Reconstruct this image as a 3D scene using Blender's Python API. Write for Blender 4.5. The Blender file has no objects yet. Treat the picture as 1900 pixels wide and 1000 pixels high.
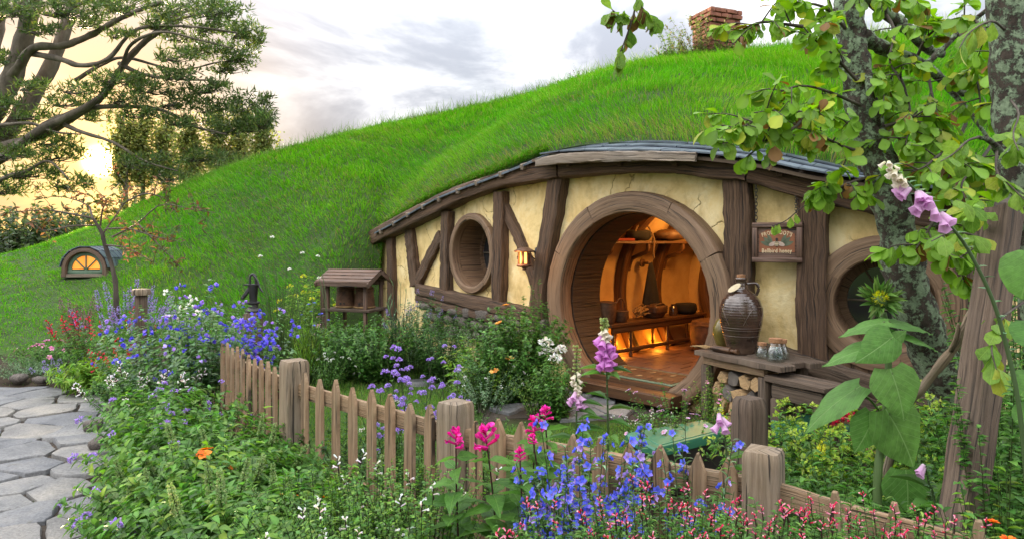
import bpy, math, random
import numpy as np
from mathutils import Vector, Matrix
from mathutils.geometry import delaunay_2d_cdt

# ------------------------------------------------------------------ camera, light
SC = bpy.context.scene
COL = SC.collection
F, CH, HY = 1266.67, 1.6, 450.0          # focal length in photo pixels, eye height, horizon row
cam = bpy.data.cameras.new('camera')
cam.sensor_width = 36.0
cam.lens = 24.0
cam.shift_y = -50.0 / 1900.0
cam.clip_start = 0.05
cam.clip_end = 3000
camo = bpy.data.objects.new('camera', cam)
camo.location = (0, 0, CH)
camo.rotation_euler = (math.radians(90), 0, 0)
COL.objects.link(camo)
SC.camera = camo

SUN_AZ = math.radians(-31.1)              # from +Y, negative is to the left
SUN_EL = math.radians(5.8)
SUND = Vector((math.sin(SUN_AZ) * math.cos(SUN_EL), math.cos(SUN_AZ) * math.cos(SUN_EL), math.sin(SUN_EL)))
SKY_STRENGTH = 0.07
CLOUD = 1.0
SHADE_OFF = 14.8                           # which part of the cloud deck drifts over
SC.view_settings.view_transform = 'Standard'
SC.view_settings.look = 'None'
SC.view_settings.gamma = 1.0
SC.view_settings.use_curve_mapping = False
SC.view_settings.exposure = 1.95

world = bpy.data.worlds.new('World')
SC.world = world
world.use_nodes = True
nt = world.node_tree
nt.nodes.clear()


def wn(t, **kw):
    n = nt.nodes.new(t)
    for k, v in kw.items():
        setattr(n, k, v)
    return n


def wmath(op, a, b=None, clamp=False):
    n = wn('ShaderNodeMath', operation=op, use_clamp=clamp)
    for i, v in enumerate((a, b)):
        if v is None:
            continue
        if isinstance(v, (int, float)):
            n.inputs[i].default_value = v
        else:
            nt.links.new(v, n.inputs[i])
    return n.outputs[0]


def wmix(f, a, b):
    n = wn('ShaderNodeMix', data_type='RGBA')
    for s, v in ((n.inputs[0], f), (n.inputs[6], a), (n.inputs[7], b)):
        if isinstance(v, (int, float)):
            s.default_value = v
        elif isinstance(v, tuple):
            s.default_value = (*v, 1)
        else:
            nt.links.new(v, s)
    return n.outputs[2]


sky = wn('ShaderNodeTexSky', sky_type='NISHITA', sun_disc=False, sun_elevation=SUN_EL, sun_rotation=SUN_AZ)
sky.air_density, sky.dust_density, sky.ozone_density = 1.0, 0.6, 1.5
tc = wn('ShaderNodeTexCoord')
sep = wn('ShaderNodeSeparateXYZ')
nt.links.new(tc.outputs['Generated'], sep.inputs[0])
zz = wmath('ADD', wmath('MAXIMUM', sep.outputs[2], 0.0), 0.16)
comb = wn('ShaderNodeCombineXYZ')
nt.links.new(wmath('DIVIDE', sep.outputs[0], zz), comb.inputs[0])
nt.links.new(wmath('DIVIDE', sep.outputs[1], zz), comb.inputs[1])


def wnoise(scale, detail, rough, dist=0.0, off=0.0):
    mp = wn('ShaderNodeMapping')
    mp.inputs['Location'].default_value = (off, off * 0.7, off * 0.3)
    mp.inputs['Scale'].default_value = (1.0, 0.8, 1.0)
    nt.links.new(comb.outputs[0], mp.inputs[0])
    n = wn('ShaderNodeTexNoise')
    n.inputs['Scale'].default_value = scale
    n.inputs['Detail'].default_value = detail
    n.inputs['Roughness'].default_value = rough
    n.inputs['Distortion'].default_value = dist
    nt.links.new(mp.outputs[0], n.inputs['Vector'])
    return n.outputs['Fac']


def wrange(v, a, b, c=0.0, d=1.0):
    n = wn('ShaderNodeMapRange', interpolation_type='SMOOTHSTEP')
    n.inputs[1].default_value, n.inputs[2].default_value = a, b
    n.inputs[3].default_value, n.inputs[4].default_value = c, d
    nt.links.new(v, n.inputs[0])
    return n.outputs[0]


dot = wn('ShaderNodeVectorMath', operation='DOT_PRODUCT')
dot.inputs[1].default_value = SUND
nt.links.new(tc.outputs['Generated'], dot.inputs[0])
ca = wmath('MAXIMUM', dot.outputs['Value'], 0.0)
glow = wmath('POWER', ca, 55.0)
core = wmath('POWER', ca, 160.0)
disc = wmath('POWER', ca, 20000.0)
cover = wrange(wnoise(0.62, 6, 0.55, 0.4, 3.1), 0.30, 0.52)
shade = wrange(wnoise(0.75, 7, 0.58, 0.5, SHADE_OFF), 0.40, 0.68)
cl_dark, cl_lit = (0.20, 0.21, 0.24), (0.90, 0.885, 0.87)
cloud = wmix(shade, cl_dark, cl_lit)
cloud = wmix(glow, cloud, (0.50, 0.31, 0.13))
zen = wmath('ADD', wmath('MULTIPLY', wmath('MAXIMUM', sep.outputs[2], 0.0), 2.3), 0.26)   # overcast sky: brighter overhead
vm = wn('ShaderNodeVectorMath', operation='SCALE')
nt.links.new(cloud, vm.inputs[0])
nt.links.new(zen, vm.inputs['Scale'])
sk = wn('ShaderNodeVectorMath', operation='SCALE')
nt.links.new(sky.outputs[0], sk.inputs[0])
sk.inputs['Scale'].default_value = SKY_STRENGTH
both = wmix(wmath('ADD', wmath('MULTIPLY', cover, 0.16), 0.80), sk.outputs[0], vm.outputs[0])
ad = wn('ShaderNodeVectorMath', operation='ADD')
nt.links.new(both, ad.inputs[0])
au = wn('ShaderNodeVectorMath', operation='SCALE')
au.inputs[0].default_value = (1.0, 0.55, 0.17)
nt.links.new(wmath('ADD', wmath('MULTIPLY', core, 0.20), wmath('MULTIPLY', disc, 40.0)), au.inputs['Scale'])
nt.links.new(au.outputs[0], ad.inputs[1])
bg = wn('ShaderNodeBackground')
bg.inputs['Strength'].default_value = CLOUD
nt.links.new(ad.outputs[0], bg.inputs[0])
nt.links.new(bg.outputs[0], wn('ShaderNodeOutputWorld').inputs[0])

sun = bpy.data.lights.new('sun', 'SUN')
sun.energy = 4.5
sun.angle = math.radians(0.6)
sun.color = (1.0, 0.72, 0.42)
suno = bpy.data.objects.new('sun', sun)
suno.rotation_euler = SUND.to_track_quat('Z', 'Y').to_euler()
suno.location = (-20, 30, 12)
COL.objects.link(suno)

# ------------------------------------------------------------------ helpers
RN = random.Random(11)
NR = np.random.default_rng(11)


def P(px, py, d):
    """World point at depth d seen at photo pixel (px, py) - used only to measure the place."""
    return np.array([(px - 950.0) / F * d, d, CH - (py - HY) / F * d])


def nrm(a):
    a = np.asarray(a, float)
    return a / np.maximum(np.linalg.norm(a, axis=-1, keepdims=True), 1e-9)


def unit(n):
    return nrm(NR.normal(size=(n, 3)))


def tag(o, label=None, cat=None, group=None, kind=None):
    for k, v in (('label', label), ('category', cat), ('group', group), ('kind', kind)):
        if v:
            o[k] = v
    return o


def thing(name, loc, label, cat, group=None):
    o = bpy.data.objects.new(name, None)
    o.empty_display_size = 0.1
    o.location = loc
    COL.objects.link(o)
    return tag(o, label, cat, group)


def attach(o, parent):
    if parent is not None:
        o.parent = parent
        if parent.parent is None and parent.type == 'EMPTY':
            o.matrix_parent_inverse = Matrix.Translation(-Vector(parent.location))
        elif parent.parent is None:
            o.matrix_parent_inverse = Matrix.Translation(-Vector(parent.location))


def obj(name, me, parent=None, mat4=None):
    o = bpy.data.objects.new(name, me)
    COL.objects.link(o)
    attach(o, parent)
    if mat4 is not None:
        o.matrix_basis = mat4
    return o


class MB:
    """Collects vertices and faces and links them as one mesh object."""

    def __init__(s):
        s.V, s.U, s.C, s.F, s.n = [], [], [], [], 0

    def add(s, V, faces, uv=None, col=None):
        V = np.asarray(V, float).reshape(-1, 3)
        k = len(V)
        s.V.append(V)
        s.U.append(np.zeros((k, 2)) if uv is None else np.asarray(uv, float).reshape(-1, 2))
        if col is None:
            col = (0.5, 0.5, 0.5)
        s.C.append(np.broadcast_to(np.asarray(col, float), (k, 3)))
        for f in (faces if isinstance(faces, list) else [faces]):
            s.F.append(np.asarray(f, int) + s.n)
        s.n += k
        return s

    def tris(s):
        return sum((1 if f.ndim == 1 else len(f)) * ((f.shape[-1]) - 2) for f in s.F)

    def mesh(s, name, mat, smooth=True, shift=None, sharp=40):
        V = np.concatenate(s.V)
        if shift is not None:
            V = V - np.asarray(shift)
        idx, tot = [], []
        for f in s.F:
            f2 = f.reshape(1, -1) if f.ndim == 1 else f
            idx.append(f2.ravel())
            tot.append(np.full(len(f2), f2.shape[1]))
        idx = np.concatenate(idx)
        tot = np.concatenate(tot)
        me = bpy.data.meshes.new(name)
        me.vertices.add(len(V))
        me.vertices.foreach_set('co', V.astype(np.float32).ravel())
        me.loops.add(len(idx))
        me.loops.foreach_set('vertex_index', idx.astype(np.int32))
        me.polygons.add(len(tot))
        me.polygons.foreach_set('loop_start', (np.cumsum(tot) - tot).astype(np.int32))
        me.polygons.foreach_set('use_smooth', np.full(len(tot), smooth))
        me.update(calc_edges=True)
        uv = me.uv_layers.new(name='UVMap')
        uv.data.foreach_set('uv', np.concatenate(s.U)[idx].astype(np.float32).ravel())
        ca_ = me.color_attributes.new('col', 'FLOAT_COLOR', 'POINT')
        c4 = np.ones((len(V), 4), np.float32)
        c4[:, :3] = np.concatenate(s.C)
        ca_.data.foreach_set('color', c4.ravel())
        if mat is not None:
            me.materials.append(mat)
        if smooth and sharp:
            me.set_sharp_from_angle(angle=math.radians(sharp))
        return me

    def build(s, name, mat, parent=None, smooth=True, sharp=40):
        return obj(name, s.mesh(name, mat, smooth, None, sharp), parent)

    def top(s, name, mat, label, cat, group=None, smooth=True, kind=None, sharp=40):
        """A one-mesh thing: origin at the middle of its base."""
        V = np.concatenate(s.V)
        c = (V.min(0) + V.max(0)) / 2
        c[2] = V[:, 2].min()
        o = obj(name, s.mesh(name, mat, smooth, c, sharp))
        o.location = c
        return tag(o, label, cat, group, kind)


def grid_faces(n, m, closed=False):
    """Quads of an n-ring, m-per-ring sweep (rings are rows)."""
    i = np.arange(n - 1)[:, None]
    j = np.arange(m if closed else m - 1)[None, :]
    k = (j + 1) % m
    return np.stack([i * m + j, i * m + k, (i + 1) * m + k, (i + 1) * m + j], -1).reshape(-1, 4)


def tangents(path):
    t = np.gradient(path, axis=0)
    return nrm(t)


def sweep(mb, path, nor, w, h, prof, caps=True, col=None, jit=0.0, uvoff=0.0):
    """Sweep a closed 2D profile (in half-units) along path. w is the extent along side, h along nor."""
    path = np.asarray(path, float)
    n = len(path)
    t = tangents(path)
    nor = np.broadcast_to(np.asarray(nor, float), (n, 3))
    side = nrm(np.cross(t, nor))
    nor = nrm(np.cross(side, t))
    w = np.broadcast_to(np.asarray(w, float), (n,))
    h = np.broadcast_to(np.asarray(h, float), (n,))
    prof = np.asarray(prof, float)
    m = len(prof)
    V = path[:, None, :] + side[:, None, :] * (prof[None, :, :1] * w[:, None, None]) + nor[:, None, :] * (prof[None, :, 1:] * h[:, None, None])
    if jit:
        V = V + NR.normal(scale=jit, size=V.shape)
    L = np.concatenate([[0], np.cumsum(np.linalg.norm(np.diff(path, axis=0), axis=1))])
    pr = prof * np.array([w.mean(), h.mean()])
    a = np.concatenate([[0], np.cumsum(np.linalg.norm(np.diff(np.vstack([pr, pr[:1]]), axis=0), axis=1))])[:m]
    uv = np.stack([np.broadcast_to(L[:, None] + uvoff, (n, m)), np.broadcast_to(a[None, :], (n, m))], -1)
    fs = [grid_faces(n, m, True)[:, ::-1]]
    if caps:
        fs.append(np.arange(m))
        fs.append(np.arange(m)[::-1] + (n - 1) * m)
    mb.add(V.reshape(-1, 3), fs, uv.reshape(-1, 2), col)
    return mb


def rrect(r=0.12, k=2):
    """Unit rounded rectangle profile (-.5 .. .5), k points per corner."""
    out = []
    for cx, cy, a0 in ((1, 1, 0), (-1, 1, 90), (-1, -1, 180), (1, -1, 270)):
        for i in range(k):
            a = math.radians(a0 + 90 * i / max(k - 1, 1))
            out.append((cx * (0.5 - r) + r * math.cos(a), cy * (0.5 - r) + r * math.sin(a)))
    return np.array(out)


RR, RR1 = rrect(0.12, 2), rrect(0.2, 3)


def circ(m):
    a = np.arange(m) * 2 * math.pi / m
    return np.stack([np.cos(a), np.sin(a)], -1) * 0.5


def bar(mb, a, b, w, h, up=(0, 0, 1), prof=None, seg=2, bev=0.15, jit=0.0, col=None):
    """Straight bar from a to b with slightly rounded ends."""
    a, b = np.asarray(a, float), np.asarray(b, float)
    d = b - a
    L = np.linalg.norm(d)
    e = min(0.25 * L, bev * min(w, h)) / L
    ts = np.concatenate([[0, e], np.linspace(e, 1 - e, seg + 1)[1:-1], [1 - e, 1]])
    sc = np.ones(len(ts))
    sc[0] = sc[-1] = 1 - 1.2 * bev
    path = a + d * ts[:, None]
    up = np.asarray(up, float)
    if abs(np.dot(nrm(d), nrm(up))) > 0.98:
        up = np.array([0, 1.0, 0])
    # uniform tangent keeps ends square
    return sweep(mb, path, up, w * sc, h * sc, RR if prof is None else prof, jit=jit, col=col, uvoff=RN.random() * 5)


def tube(mb, path, r, m=6, col=None, caps=True, jit=0.0):
    path = np.asarray(path, float)
    t = tangents(path)
    up = np.array([0, 0, 1.0])
    if abs(t[:, 2]).mean() > 0.8:
        up = np.array([1.0, 0.2, 0])
    r = np.broadcast_to(np.asarray(r, float), (len(path),)) * 2
    return sweep(mb, path, up, r, r, circ(m), caps=caps, col=col, jit=jit)


def smooth_path(pts, n):
    """Catmull-Rom through pts, n samples."""
    pts = np.asarray(pts, float)
    k = len(pts)
    ex = np.vstack([2 * pts[0] - pts[1], pts, 2 * pts[-1] - pts[-2]])
    u = np.linspace(0, k - 1 - 1e-6, n)
    i = np.floor(u).astype(int)
    f = (u - i)[:, None]
    p0, p1, p2, p3 = ex[i], ex[i + 1], ex[i + 2], ex[i + 3]
    return 0.5 * (2 * p1 + (p2 - p0) * f + (2 * p0 - 5 * p1 + 4 * p2 - p3) * f ** 2 + (3 * p1 - p0 - 3 * p2 + p3) * f ** 3)


def lathe(mb, prof, c, m=24, axis=None, col=None, cap=True):
    """Revolve (r, z) points about the vertical (or axis = 3x3 rows ex, ey, ez) at c."""
    prof = np.asarray(prof, float)
    a = np.arange(m) * 2 * math.pi / m
    ax = np.eye(3) if axis is None else np.asarray(axis, float)
    loc = np.stack([prof[:, None, 0] * np.cos(a), prof[:, None, 0] * np.sin(a), np.broadcast_to(prof[:, None, 1], (len(prof), m))], -1)
    V = loc @ ax + np.asarray(c, float)
    L = np.concatenate([[0], np.cumsum(np.linalg.norm(np.diff(prof, axis=0), axis=1))])
    rm = max(prof[:, 0].max(), 1e-3)
    uv = np.stack([np.broadcast_to(L[:, None], (len(prof), m)), np.broadcast_to(a[None] * rm, (len(prof), m))], -1)
    fs = [grid_faces(len(prof), m, True)]
    if cap and prof[0, 0] > 1e-4:
        fs.append(np.arange(m)[::-1])
    if cap and prof[-1, 0] > 1e-4:
        fs.append(np.arange(m) + (len(prof) - 1) * m)
    mb.add(V.reshape(-1, 3), fs, uv.reshape(-1, 2), col)
    return mb


def slab(mb, poly, z0, z1, frame=None, bev=0.0, jit=0.0, uvs=1.0):
    """Extrude a 2D polygon; frame = (origin, ex, ey, ez). A bevel ring runs round the top."""
    poly = np.asarray(poly, float)
    n = len(poly)
    o, ex, ey, ez = frame if frame is not None else (np.zeros(3), np.array([1., 0, 0]), np.array([0, 1., 0]), np.array([0, 0, 1.]))
    c = poly.mean(0)

    def ring(p, z):
        zz_ = z + (NR.normal(scale=jit, size=n) if jit else 0)
        return o + p[:, :1] * ex + p[:, 1:] * ey + np.reshape(zz_ * np.ones(n), (-1, 1)) * ez
    rings = [ring(poly, z0)]
    if bev:
        dd = nrm(c - poly)
        s_ = 1 if z1 > z0 else -1
        rings += [ring(poly, z1 - s_ * bev), ring(poly + dd * bev, z1)]
        uvp = [poly, poly, poly + dd * bev]
    else:
        rings += [ring(poly, z1)]
        uvp = [poly, poly]
    k = len(rings)
    area = 0.5 * np.sum(poly[:, 0] * np.roll(poly[:, 1], -1) - poly[:, 1] * np.roll(poly[:, 0], -1))
    ori = (area > 0) == (z1 > z0)
    g = grid_faces(k, n, True)
    topf, botf = np.arange(n) + (k - 1) * n, np.arange(n)[::-1]
    if not ori:
        g, topf, botf = g[:, ::-1], topf[::-1], botf[::-1]
    mb.add(np.vstack(rings), [g, topf, botf], np.vstack(uvp) * uvs)
    return mb


def rot_to(d, up=(0, 0, 1)):
    """Rotation matrix whose Z axis is d."""
    d = Vector(d).normalized()
    return d.to_track_quat('Z', 'Y').to_matrix().to_4x4()


# ------------------------------------------------------------------ materials
MATS = {}


def new_mat(name):
    m = bpy.data.materials.new(name)
    m.use_nodes = True
    t = m.node_tree
    t.nodes.clear()
    out = t.nodes.new('ShaderNodeOutputMaterial')
    b = t.nodes.new('ShaderNodeBsdfPrincipled')
    t.links.new(b.outputs[0], out.inputs[0])
    MATS[name] = m
    return m, t, b, out


def nn(t, typ, **kw):
    n = t.nodes.new(typ)
    for k, v in kw.items():
        setattr(n, k, v)
    return n


def coords(t, kind, scale, rnd=True):
    """Texture coordinates scaled, shifted by a per-object random."""
    tcn = nn(t, 'ShaderNodeTexCoord')
    mp = nn(t, 'ShaderNodeMapping')
    mp.inputs['Scale'].default_value = scale
    src = tcn.outputs['UV' if kind == 'UV' else 'Object']
    if kind == 'World':
        src = nn(t, 'ShaderNodeNewGeometry').outputs['Position']
    t.links.new(src, mp.inputs[0])
    if rnd:
        oi = nn(t, 'ShaderNodeObjectInfo')
        mu = nn(t, 'ShaderNodeMath', operation='MULTIPLY')
        mu.inputs[1].default_value = 37.0
        t.links.new(oi.outputs['Random'], mu.inputs[0])
        cb = nn(t, 'ShaderNodeCombineXYZ')
        for i in range(3):
            t.links.new(mu.outputs[0], cb.inputs[i])
        t.links.new(cb.outputs[0], mp.inputs['Location'])
    return mp.outputs[0]


def noise(t, vec, scale, detail=5, rough=0.6, dist=0.0, typ='fac'):
    n = nn(t, 'ShaderNodeTexNoise')
    n.inputs['Scale'].default_value = scale
    n.inputs['Detail'].default_value = detail
    n.inputs['Roughness'].default_value = rough
    n.inputs['Distortion'].default_value = dist
    t.links.new(vec, n.inputs['Vector'])
    return n.outputs['Fac']


def ramp(t, v, stops, interp='LINEAR'):
    n = nn(t, 'ShaderNodeValToRGB')
    n.color_ramp.interpolation = interp
    el = n.color_ramp.elements
    while len(el) < len(stops):
        el.new(0.5)
    for e, (p, c) in zip(el, stops):
        e.position = p
        e.color = (c, c, c, 1) if isinstance(c, (int, float)) else (*c, 1)
    t.links.new(v, n.inputs[0])
    return n.outputs[0]


def mix(t, f, a, b, blend='MIX'):
    n = nn(t, 'ShaderNodeMix', data_type='RGBA', blend_type=blend)
    for s, v in ((n.inputs[0], f), (n.inputs[6], a), (n.inputs[7], b)):
        if isinstance(v, (int, float)):
            s.default_value = v
        elif isinstance(v, tuple):
            s.default_value = (*v, 1)
        else:
            t.links.new(v, s)
    return n.outputs[2]


def bump(t, b, v, strength, dist=0.01):
    n = nn(t, 'ShaderNodeBump')
    n.inputs['Strength'].default_value = strength
    n.inputs['Distance'].default_value = dist
    t.links.new(v, n.inputs['Height'])
    t.links.new(n.outputs[0], b.inputs['Normal'])


def wood(name, dark, mid, light, rough=0.75, grain=26.0, along=1.6, bmp=0.5, grey=None, greyamt=0.5, algae=0.0):
    m, t, b, _ = new_mat(name)
    v = coords(t, 'UV', (along * 1.8, grain * 2.3, 1.0))
    g = noise(t, v, 1.0, 9, 0.7, 0.55)
    c = ramp(t, g, [(0.30, dark), (0.47, mid), (0.70, light)])
    v2 = coords(t, 'UV', (2.2, 5.0, 1.0))
    w_ = noise(t, v2, 1.0, 4, 0.6)
    if grey:
        c = mix(t, ramp(t, w_, [(0.40, 0.0), (0.66, greyamt)]), c, mix(t, ramp(t, g, [(0.3, 0.35), (0.65, 1.0)]), dark, grey))
    if algae:
        al = noise(t, coords(t, 'UV', (4.0, 9.0, 1.0)), 1.3, 6, 0.7)
        c = mix(t, ramp(t, al, [(0.50, 0.0), (0.66, algae)]), c, (0.085, 0.105, 0.05))
    cr = ramp(t, noise(t, coords(t, 'UV', (1.6, grain * 2.6, 1.0)), 1.0, 4, 0.55, 0.5), [(0.345, 0.14), (0.43, 1.0)])
    c = mix(t, 1.0, c, cr, 'MULTIPLY')
    t.links.new(c, b.inputs['Base Color'])
    b.inputs['Roughness'].default_value = rough
    mm = nn(t, 'ShaderNodeMath', operation='MULTIPLY')
    t.links.new(g, mm.inputs[0])
    t.links.new(cr, mm.inputs[1])
    bump(t, b, mm.outputs[0], bmp, 0.03)
    return m


def mottled(name, stops, scale=6.0, rough=0.85, bmp=0.3, bscale=30.0, kind='Object', detail=6, dist=0.01, spec=0.5, aniso=(1, 1, 1), rnd=True):
    m, t, b, _ = new_mat(name)
    v = coords(t, kind, aniso, rnd)
    c = ramp(t, noise(t, v, scale, detail, 0.62, 0.3), stops)
    t.links.new(c, b.inputs['Base Color'])
    b.inputs['Roughness'].default_value = rough
    b.inputs['Specular IOR Level'].default_value = spec
    if bmp:
        bump(t, b, noise(t, v, bscale, 6, 0.65), bmp, dist)
    return m


def leafmat(name, trans=0.35, rough=0.5, spec=0.3, veins=0.0):
    """Thin leaf or petal: its colour comes from the mesh attribute 'col'."""
    m, t, b, out = new_mat(name)
    at = nn(t, 'ShaderNodeAttribute', attribute_name='col')
    b.inputs['Roughness'].default_value = rough
    b.inputs['Specular IOR Level'].default_value = spec
    t.links.new(at.outputs['Color'], b.inputs['Base Color'])
    tr = nn(t, 'ShaderNodeBsdfTranslucent')
    hs = nn(t, 'ShaderNodeHueSaturation')
    hs.inputs['Value'].default_value = 1.5
    hs.inputs['Saturation'].default_value = 1.1
    t.links.new(at.outputs['Color'], hs.inputs['Color'])
    t.links.new(hs.outputs[0], tr.inputs['Color'])
    mx = nn(t, 'ShaderNodeMixShader')
    mx.inputs[0].default_value = trans
    t.links.new(b.outputs[0], mx.inputs[1])
    t.links.new(tr.outputs[0], mx.inputs[2])
    t.links.new(mx.outputs[0], out.inputs[0])
    return m


leafmat('leaf', 0.40, 0.45, 0.3)
leafmat('petal', 0.35, 0.6, 0.15)
leafmat('grass', 0.38, 0.5, 0.25)
wood('beam_wood', (0.018, 0.009, 0.005), (0.085, 0.044, 0.022), (0.19, 0.108, 0.058), 0.72, 30, 1.3, 0.9, (0.14, 0.086, 0.052), 0.4)
wood('ring_wood', (0.06, 0.032, 0.017), (0.17, 0.098, 0.053), (0.27, 0.17, 0.10), 0.6, 24, 1.0, 0.35, (0.25, 0.165, 0.10), 0.6)
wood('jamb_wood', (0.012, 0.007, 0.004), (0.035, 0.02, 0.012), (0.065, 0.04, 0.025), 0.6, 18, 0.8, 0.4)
wood('fascia_wood', (0.07, 0.05, 0.035), (0.19, 0.145, 0.105), (0.32, 0.26, 0.2), 0.8, 26, 1.0, 0.5, (0.3, 0.26, 0.22), 0.6)
wood('fence_wood', (0.12, 0.07, 0.036), (0.245, 0.15, 0.08), (0.39, 0.265, 0.155), 0.82, 24, 1.4, 0.6, (0.30, 0.225, 0.15), 0.6, 0.22)
wood('post_wood', (0.115, 0.08, 0.05), (0.225, 0.16, 0.10), (0.34, 0.26, 0.175), 0.82, 22, 1.3, 0.6, (0.27, 0.225, 0.175), 0.8, 0.15)
wood('old_wood', (0.022, 0.014, 0.009), (0.092, 0.059, 0.038), (0.18, 0.125, 0.085), 0.85, 24, 1.4, 0.7, (0.18, 0.14, 0.105), 0.55)
wood('hive_wood', (0.04, 0.02, 0.012), (0.12, 0.067, 0.043), (0.20, 0.125, 0.085), 0.75, 24, 1.4, 0.5, (0.17, 0.13, 0.105), 0.6)
wood('hall_wood', (0.020, 0.009, 0.004), (0.085, 0.037, 0.014), (0.15, 0.075, 0.03), 0.45, 20, 1.2, 0.3)
wood('cut_wood', (0.22, 0.11, 0.045), (0.46, 0.29, 0.14), (0.60, 0.42, 0.23), 0.85, 30, 2.0, 0.6)
wood('sign_wood', (0.045, 0.022, 0.014), (0.11, 0.06, 0.04), (0.17, 0.10, 0.07), 0.6, 30, 1.5, 0.3)
mottled('slate', [(0.3, (0.035, 0.048, 0.062)), (0.55, (0.085, 0.11, 0.14)), (0.75, (0.16, 0.19, 0.225))], 4.0, 0.42, 0.25, 22.0)


def flag_mat(name):
    """Riven grey stone: blue grey to warm grey, lichen spots, fine grit, darker damp patches."""
    m, t, b, _ = new_mat(name)
    v = coords(t, 'Object', (1, 1, 1))
    c = ramp(t, noise(t, v, 2.6, 7, 0.65, 0.4), [(0.28, (0.105, 0.11, 0.12)), (0.5, (0.19, 0.193, 0.198)), (0.72, (0.27, 0.262, 0.245))])
    grit = ramp(t, noise(t, v, 55.0, 6, 0.75), [(0.33, 0.62), (0.62, 1.12)])
    c = mix(t, 1.0, c, grit, 'MULTIPLY')
    oi = nn(t, 'ShaderNodeObjectInfo')
    c = mix(t, 1.0, c, ramp(t, oi.outputs['Random'], [(0, (0.82, 0.83, 0.86)), (0.5, (1.0, 0.99, 0.97)), (1, (1.15, 1.08, 0.98))]), 'MULTIPLY')
    sp = ramp(t, noise(t, v, 9.0, 6, 0.7), [(0.60, 0.0), (0.66, 0.55)])
    c = mix(t, sp, c, (0.10, 0.095, 0.07))
    t.links.new(c, b.inputs['Base Color'])
    b.inputs['Roughness'].default_value = 0.72
    b.inputs['Specular IOR Level'].default_value = 0.35
    bump(t, b, mix(t, 0.6, noise(t, coords(t, 'Object', (1, 2.2, 1)), 9.0, 8, 0.7, 0.8), noise(t, v, 45.0, 5, 0.7)), 0.75, 0.022)


flag_mat('flagstone')
mottled('rock', [(0.3, (0.05, 0.042, 0.036)), (0.52, (0.13, 0.11, 0.095)), (0.75, (0.24, 0.21, 0.18))], 5.0, 0.9, 0.6, 16.0, dist=0.03)
mottled('soil', [(0.3, (0.022, 0.016, 0.011)), (0.55, (0.05, 0.037, 0.026)), (0.8, (0.095, 0.075, 0.055))], 5.0, 0.95, 0.7, 40.0, kind='World', dist=0.03, rnd=False)
mottled('iron', [(0.3, (0.008, 0.008, 0.009)), (0.7, (0.03, 0.029, 0.03))], 8.0, 0.42, 0.15, 40.0)
mottled('brick', [(0.3, (0.14, 0.05, 0.032)), (0.6, (0.26, 0.095, 0.06)), (0.8, (0.33, 0.15, 0.10))], 7.0, 0.9, 0.4, 40.0)
mottled('mortar', [(0.3, (0.16, 0.12, 0.10)), (0.7, (0.27, 0.22, 0.19))], 9.0, 0.95, 0.4, 50.0)
mottled('cork', [(0.3, (0.22, 0.10, 0.045)), (0.7, (0.42, 0.22, 0.11))], 60.0, 0.9, 0.5, 90.0)
mottled('tile', [(0.3, (0.085, 0.042, 0.026)), (0.6, (0.16, 0.08, 0.05)), (0.8, (0.24, 0.13, 0.085))], 3.0, 0.55, 0.15, 20.0)
mottled('grout', [(0.3, (0.03, 0.022, 0.016)), (0.7, (0.055, 0.04, 0.03))], 12.0, 0.9, 0.2, 40.0)
mottled('wicker', [(0.3, (0.045, 0.02, 0.009)), (0.6, (0.13, 0.062, 0.028)), (0.8, (0.22, 0.115, 0.055))], 14.0, 0.7, 0.3, 60.0)
mottled('dark_cloth', [(0.3, (0.006, 0.006, 0.008)), (0.7, (0.015, 0.014, 0.016))], 12.0, 0.95, 0.3, 60.0)
mottled('leather', [(0.3, (0.035, 0.016, 0.007)), (0.7, (0.12, 0.058, 0.026))], 9.0, 0.6, 0.3, 40.0)
mottled('red_cloth', [(0.3, (0.14, 0.015, 0.01)), (0.7, (0.22, 0.03, 0.02))], 9.0, 0.9, 0.2, 40.0)
mottled('straw', [(0.3, (0.14, 0.08, 0.03)), (0.7, (0.34, 0.22, 0.09))], 20.0, 0.85, 0.4, 60.0)
mottled('green_plastic', [(0.3, (0.02, 0.12, 0.065)), (0.7, (0.04, 0.18, 0.105))], 4.0, 0.45, 0.08, 60.0)
mottled('olive_glaze', [(0.25, (0.045, 0.03, 0.008)), (0.55, (0.13, 0.10, 0.025)), (0.8, (0.25, 0.19, 0.07))], 5.0, 0.16, 0.05, 30.0, aniso=(1, 1, 0.4))
mottled('bone', [(0.3, (0.45, 0.36, 0.22)), (0.7, (0.62, 0.53, 0.36))], 9.0, 0.8, 0.2, 40.0)
mottled('rope', [(0.3, (0.10, 0.06, 0.03)), (0.7, (0.22, 0.14, 0.075))], 30.0, 0.9, 0.5, 90.0)
mottled('green_paint', [(0.3, (0.075, 0.13, 0.085)), (0.7, (0.14, 0.21, 0.14))], 7.0, 0.6, 0.1, 40.0)
mottled('lampshade_metal', [(0.3, (0.05, 0.022, 0.012)), (0.7, (0.16, 0.075, 0.045))], 14.0, 0.45, 0.15, 40.0)


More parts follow.
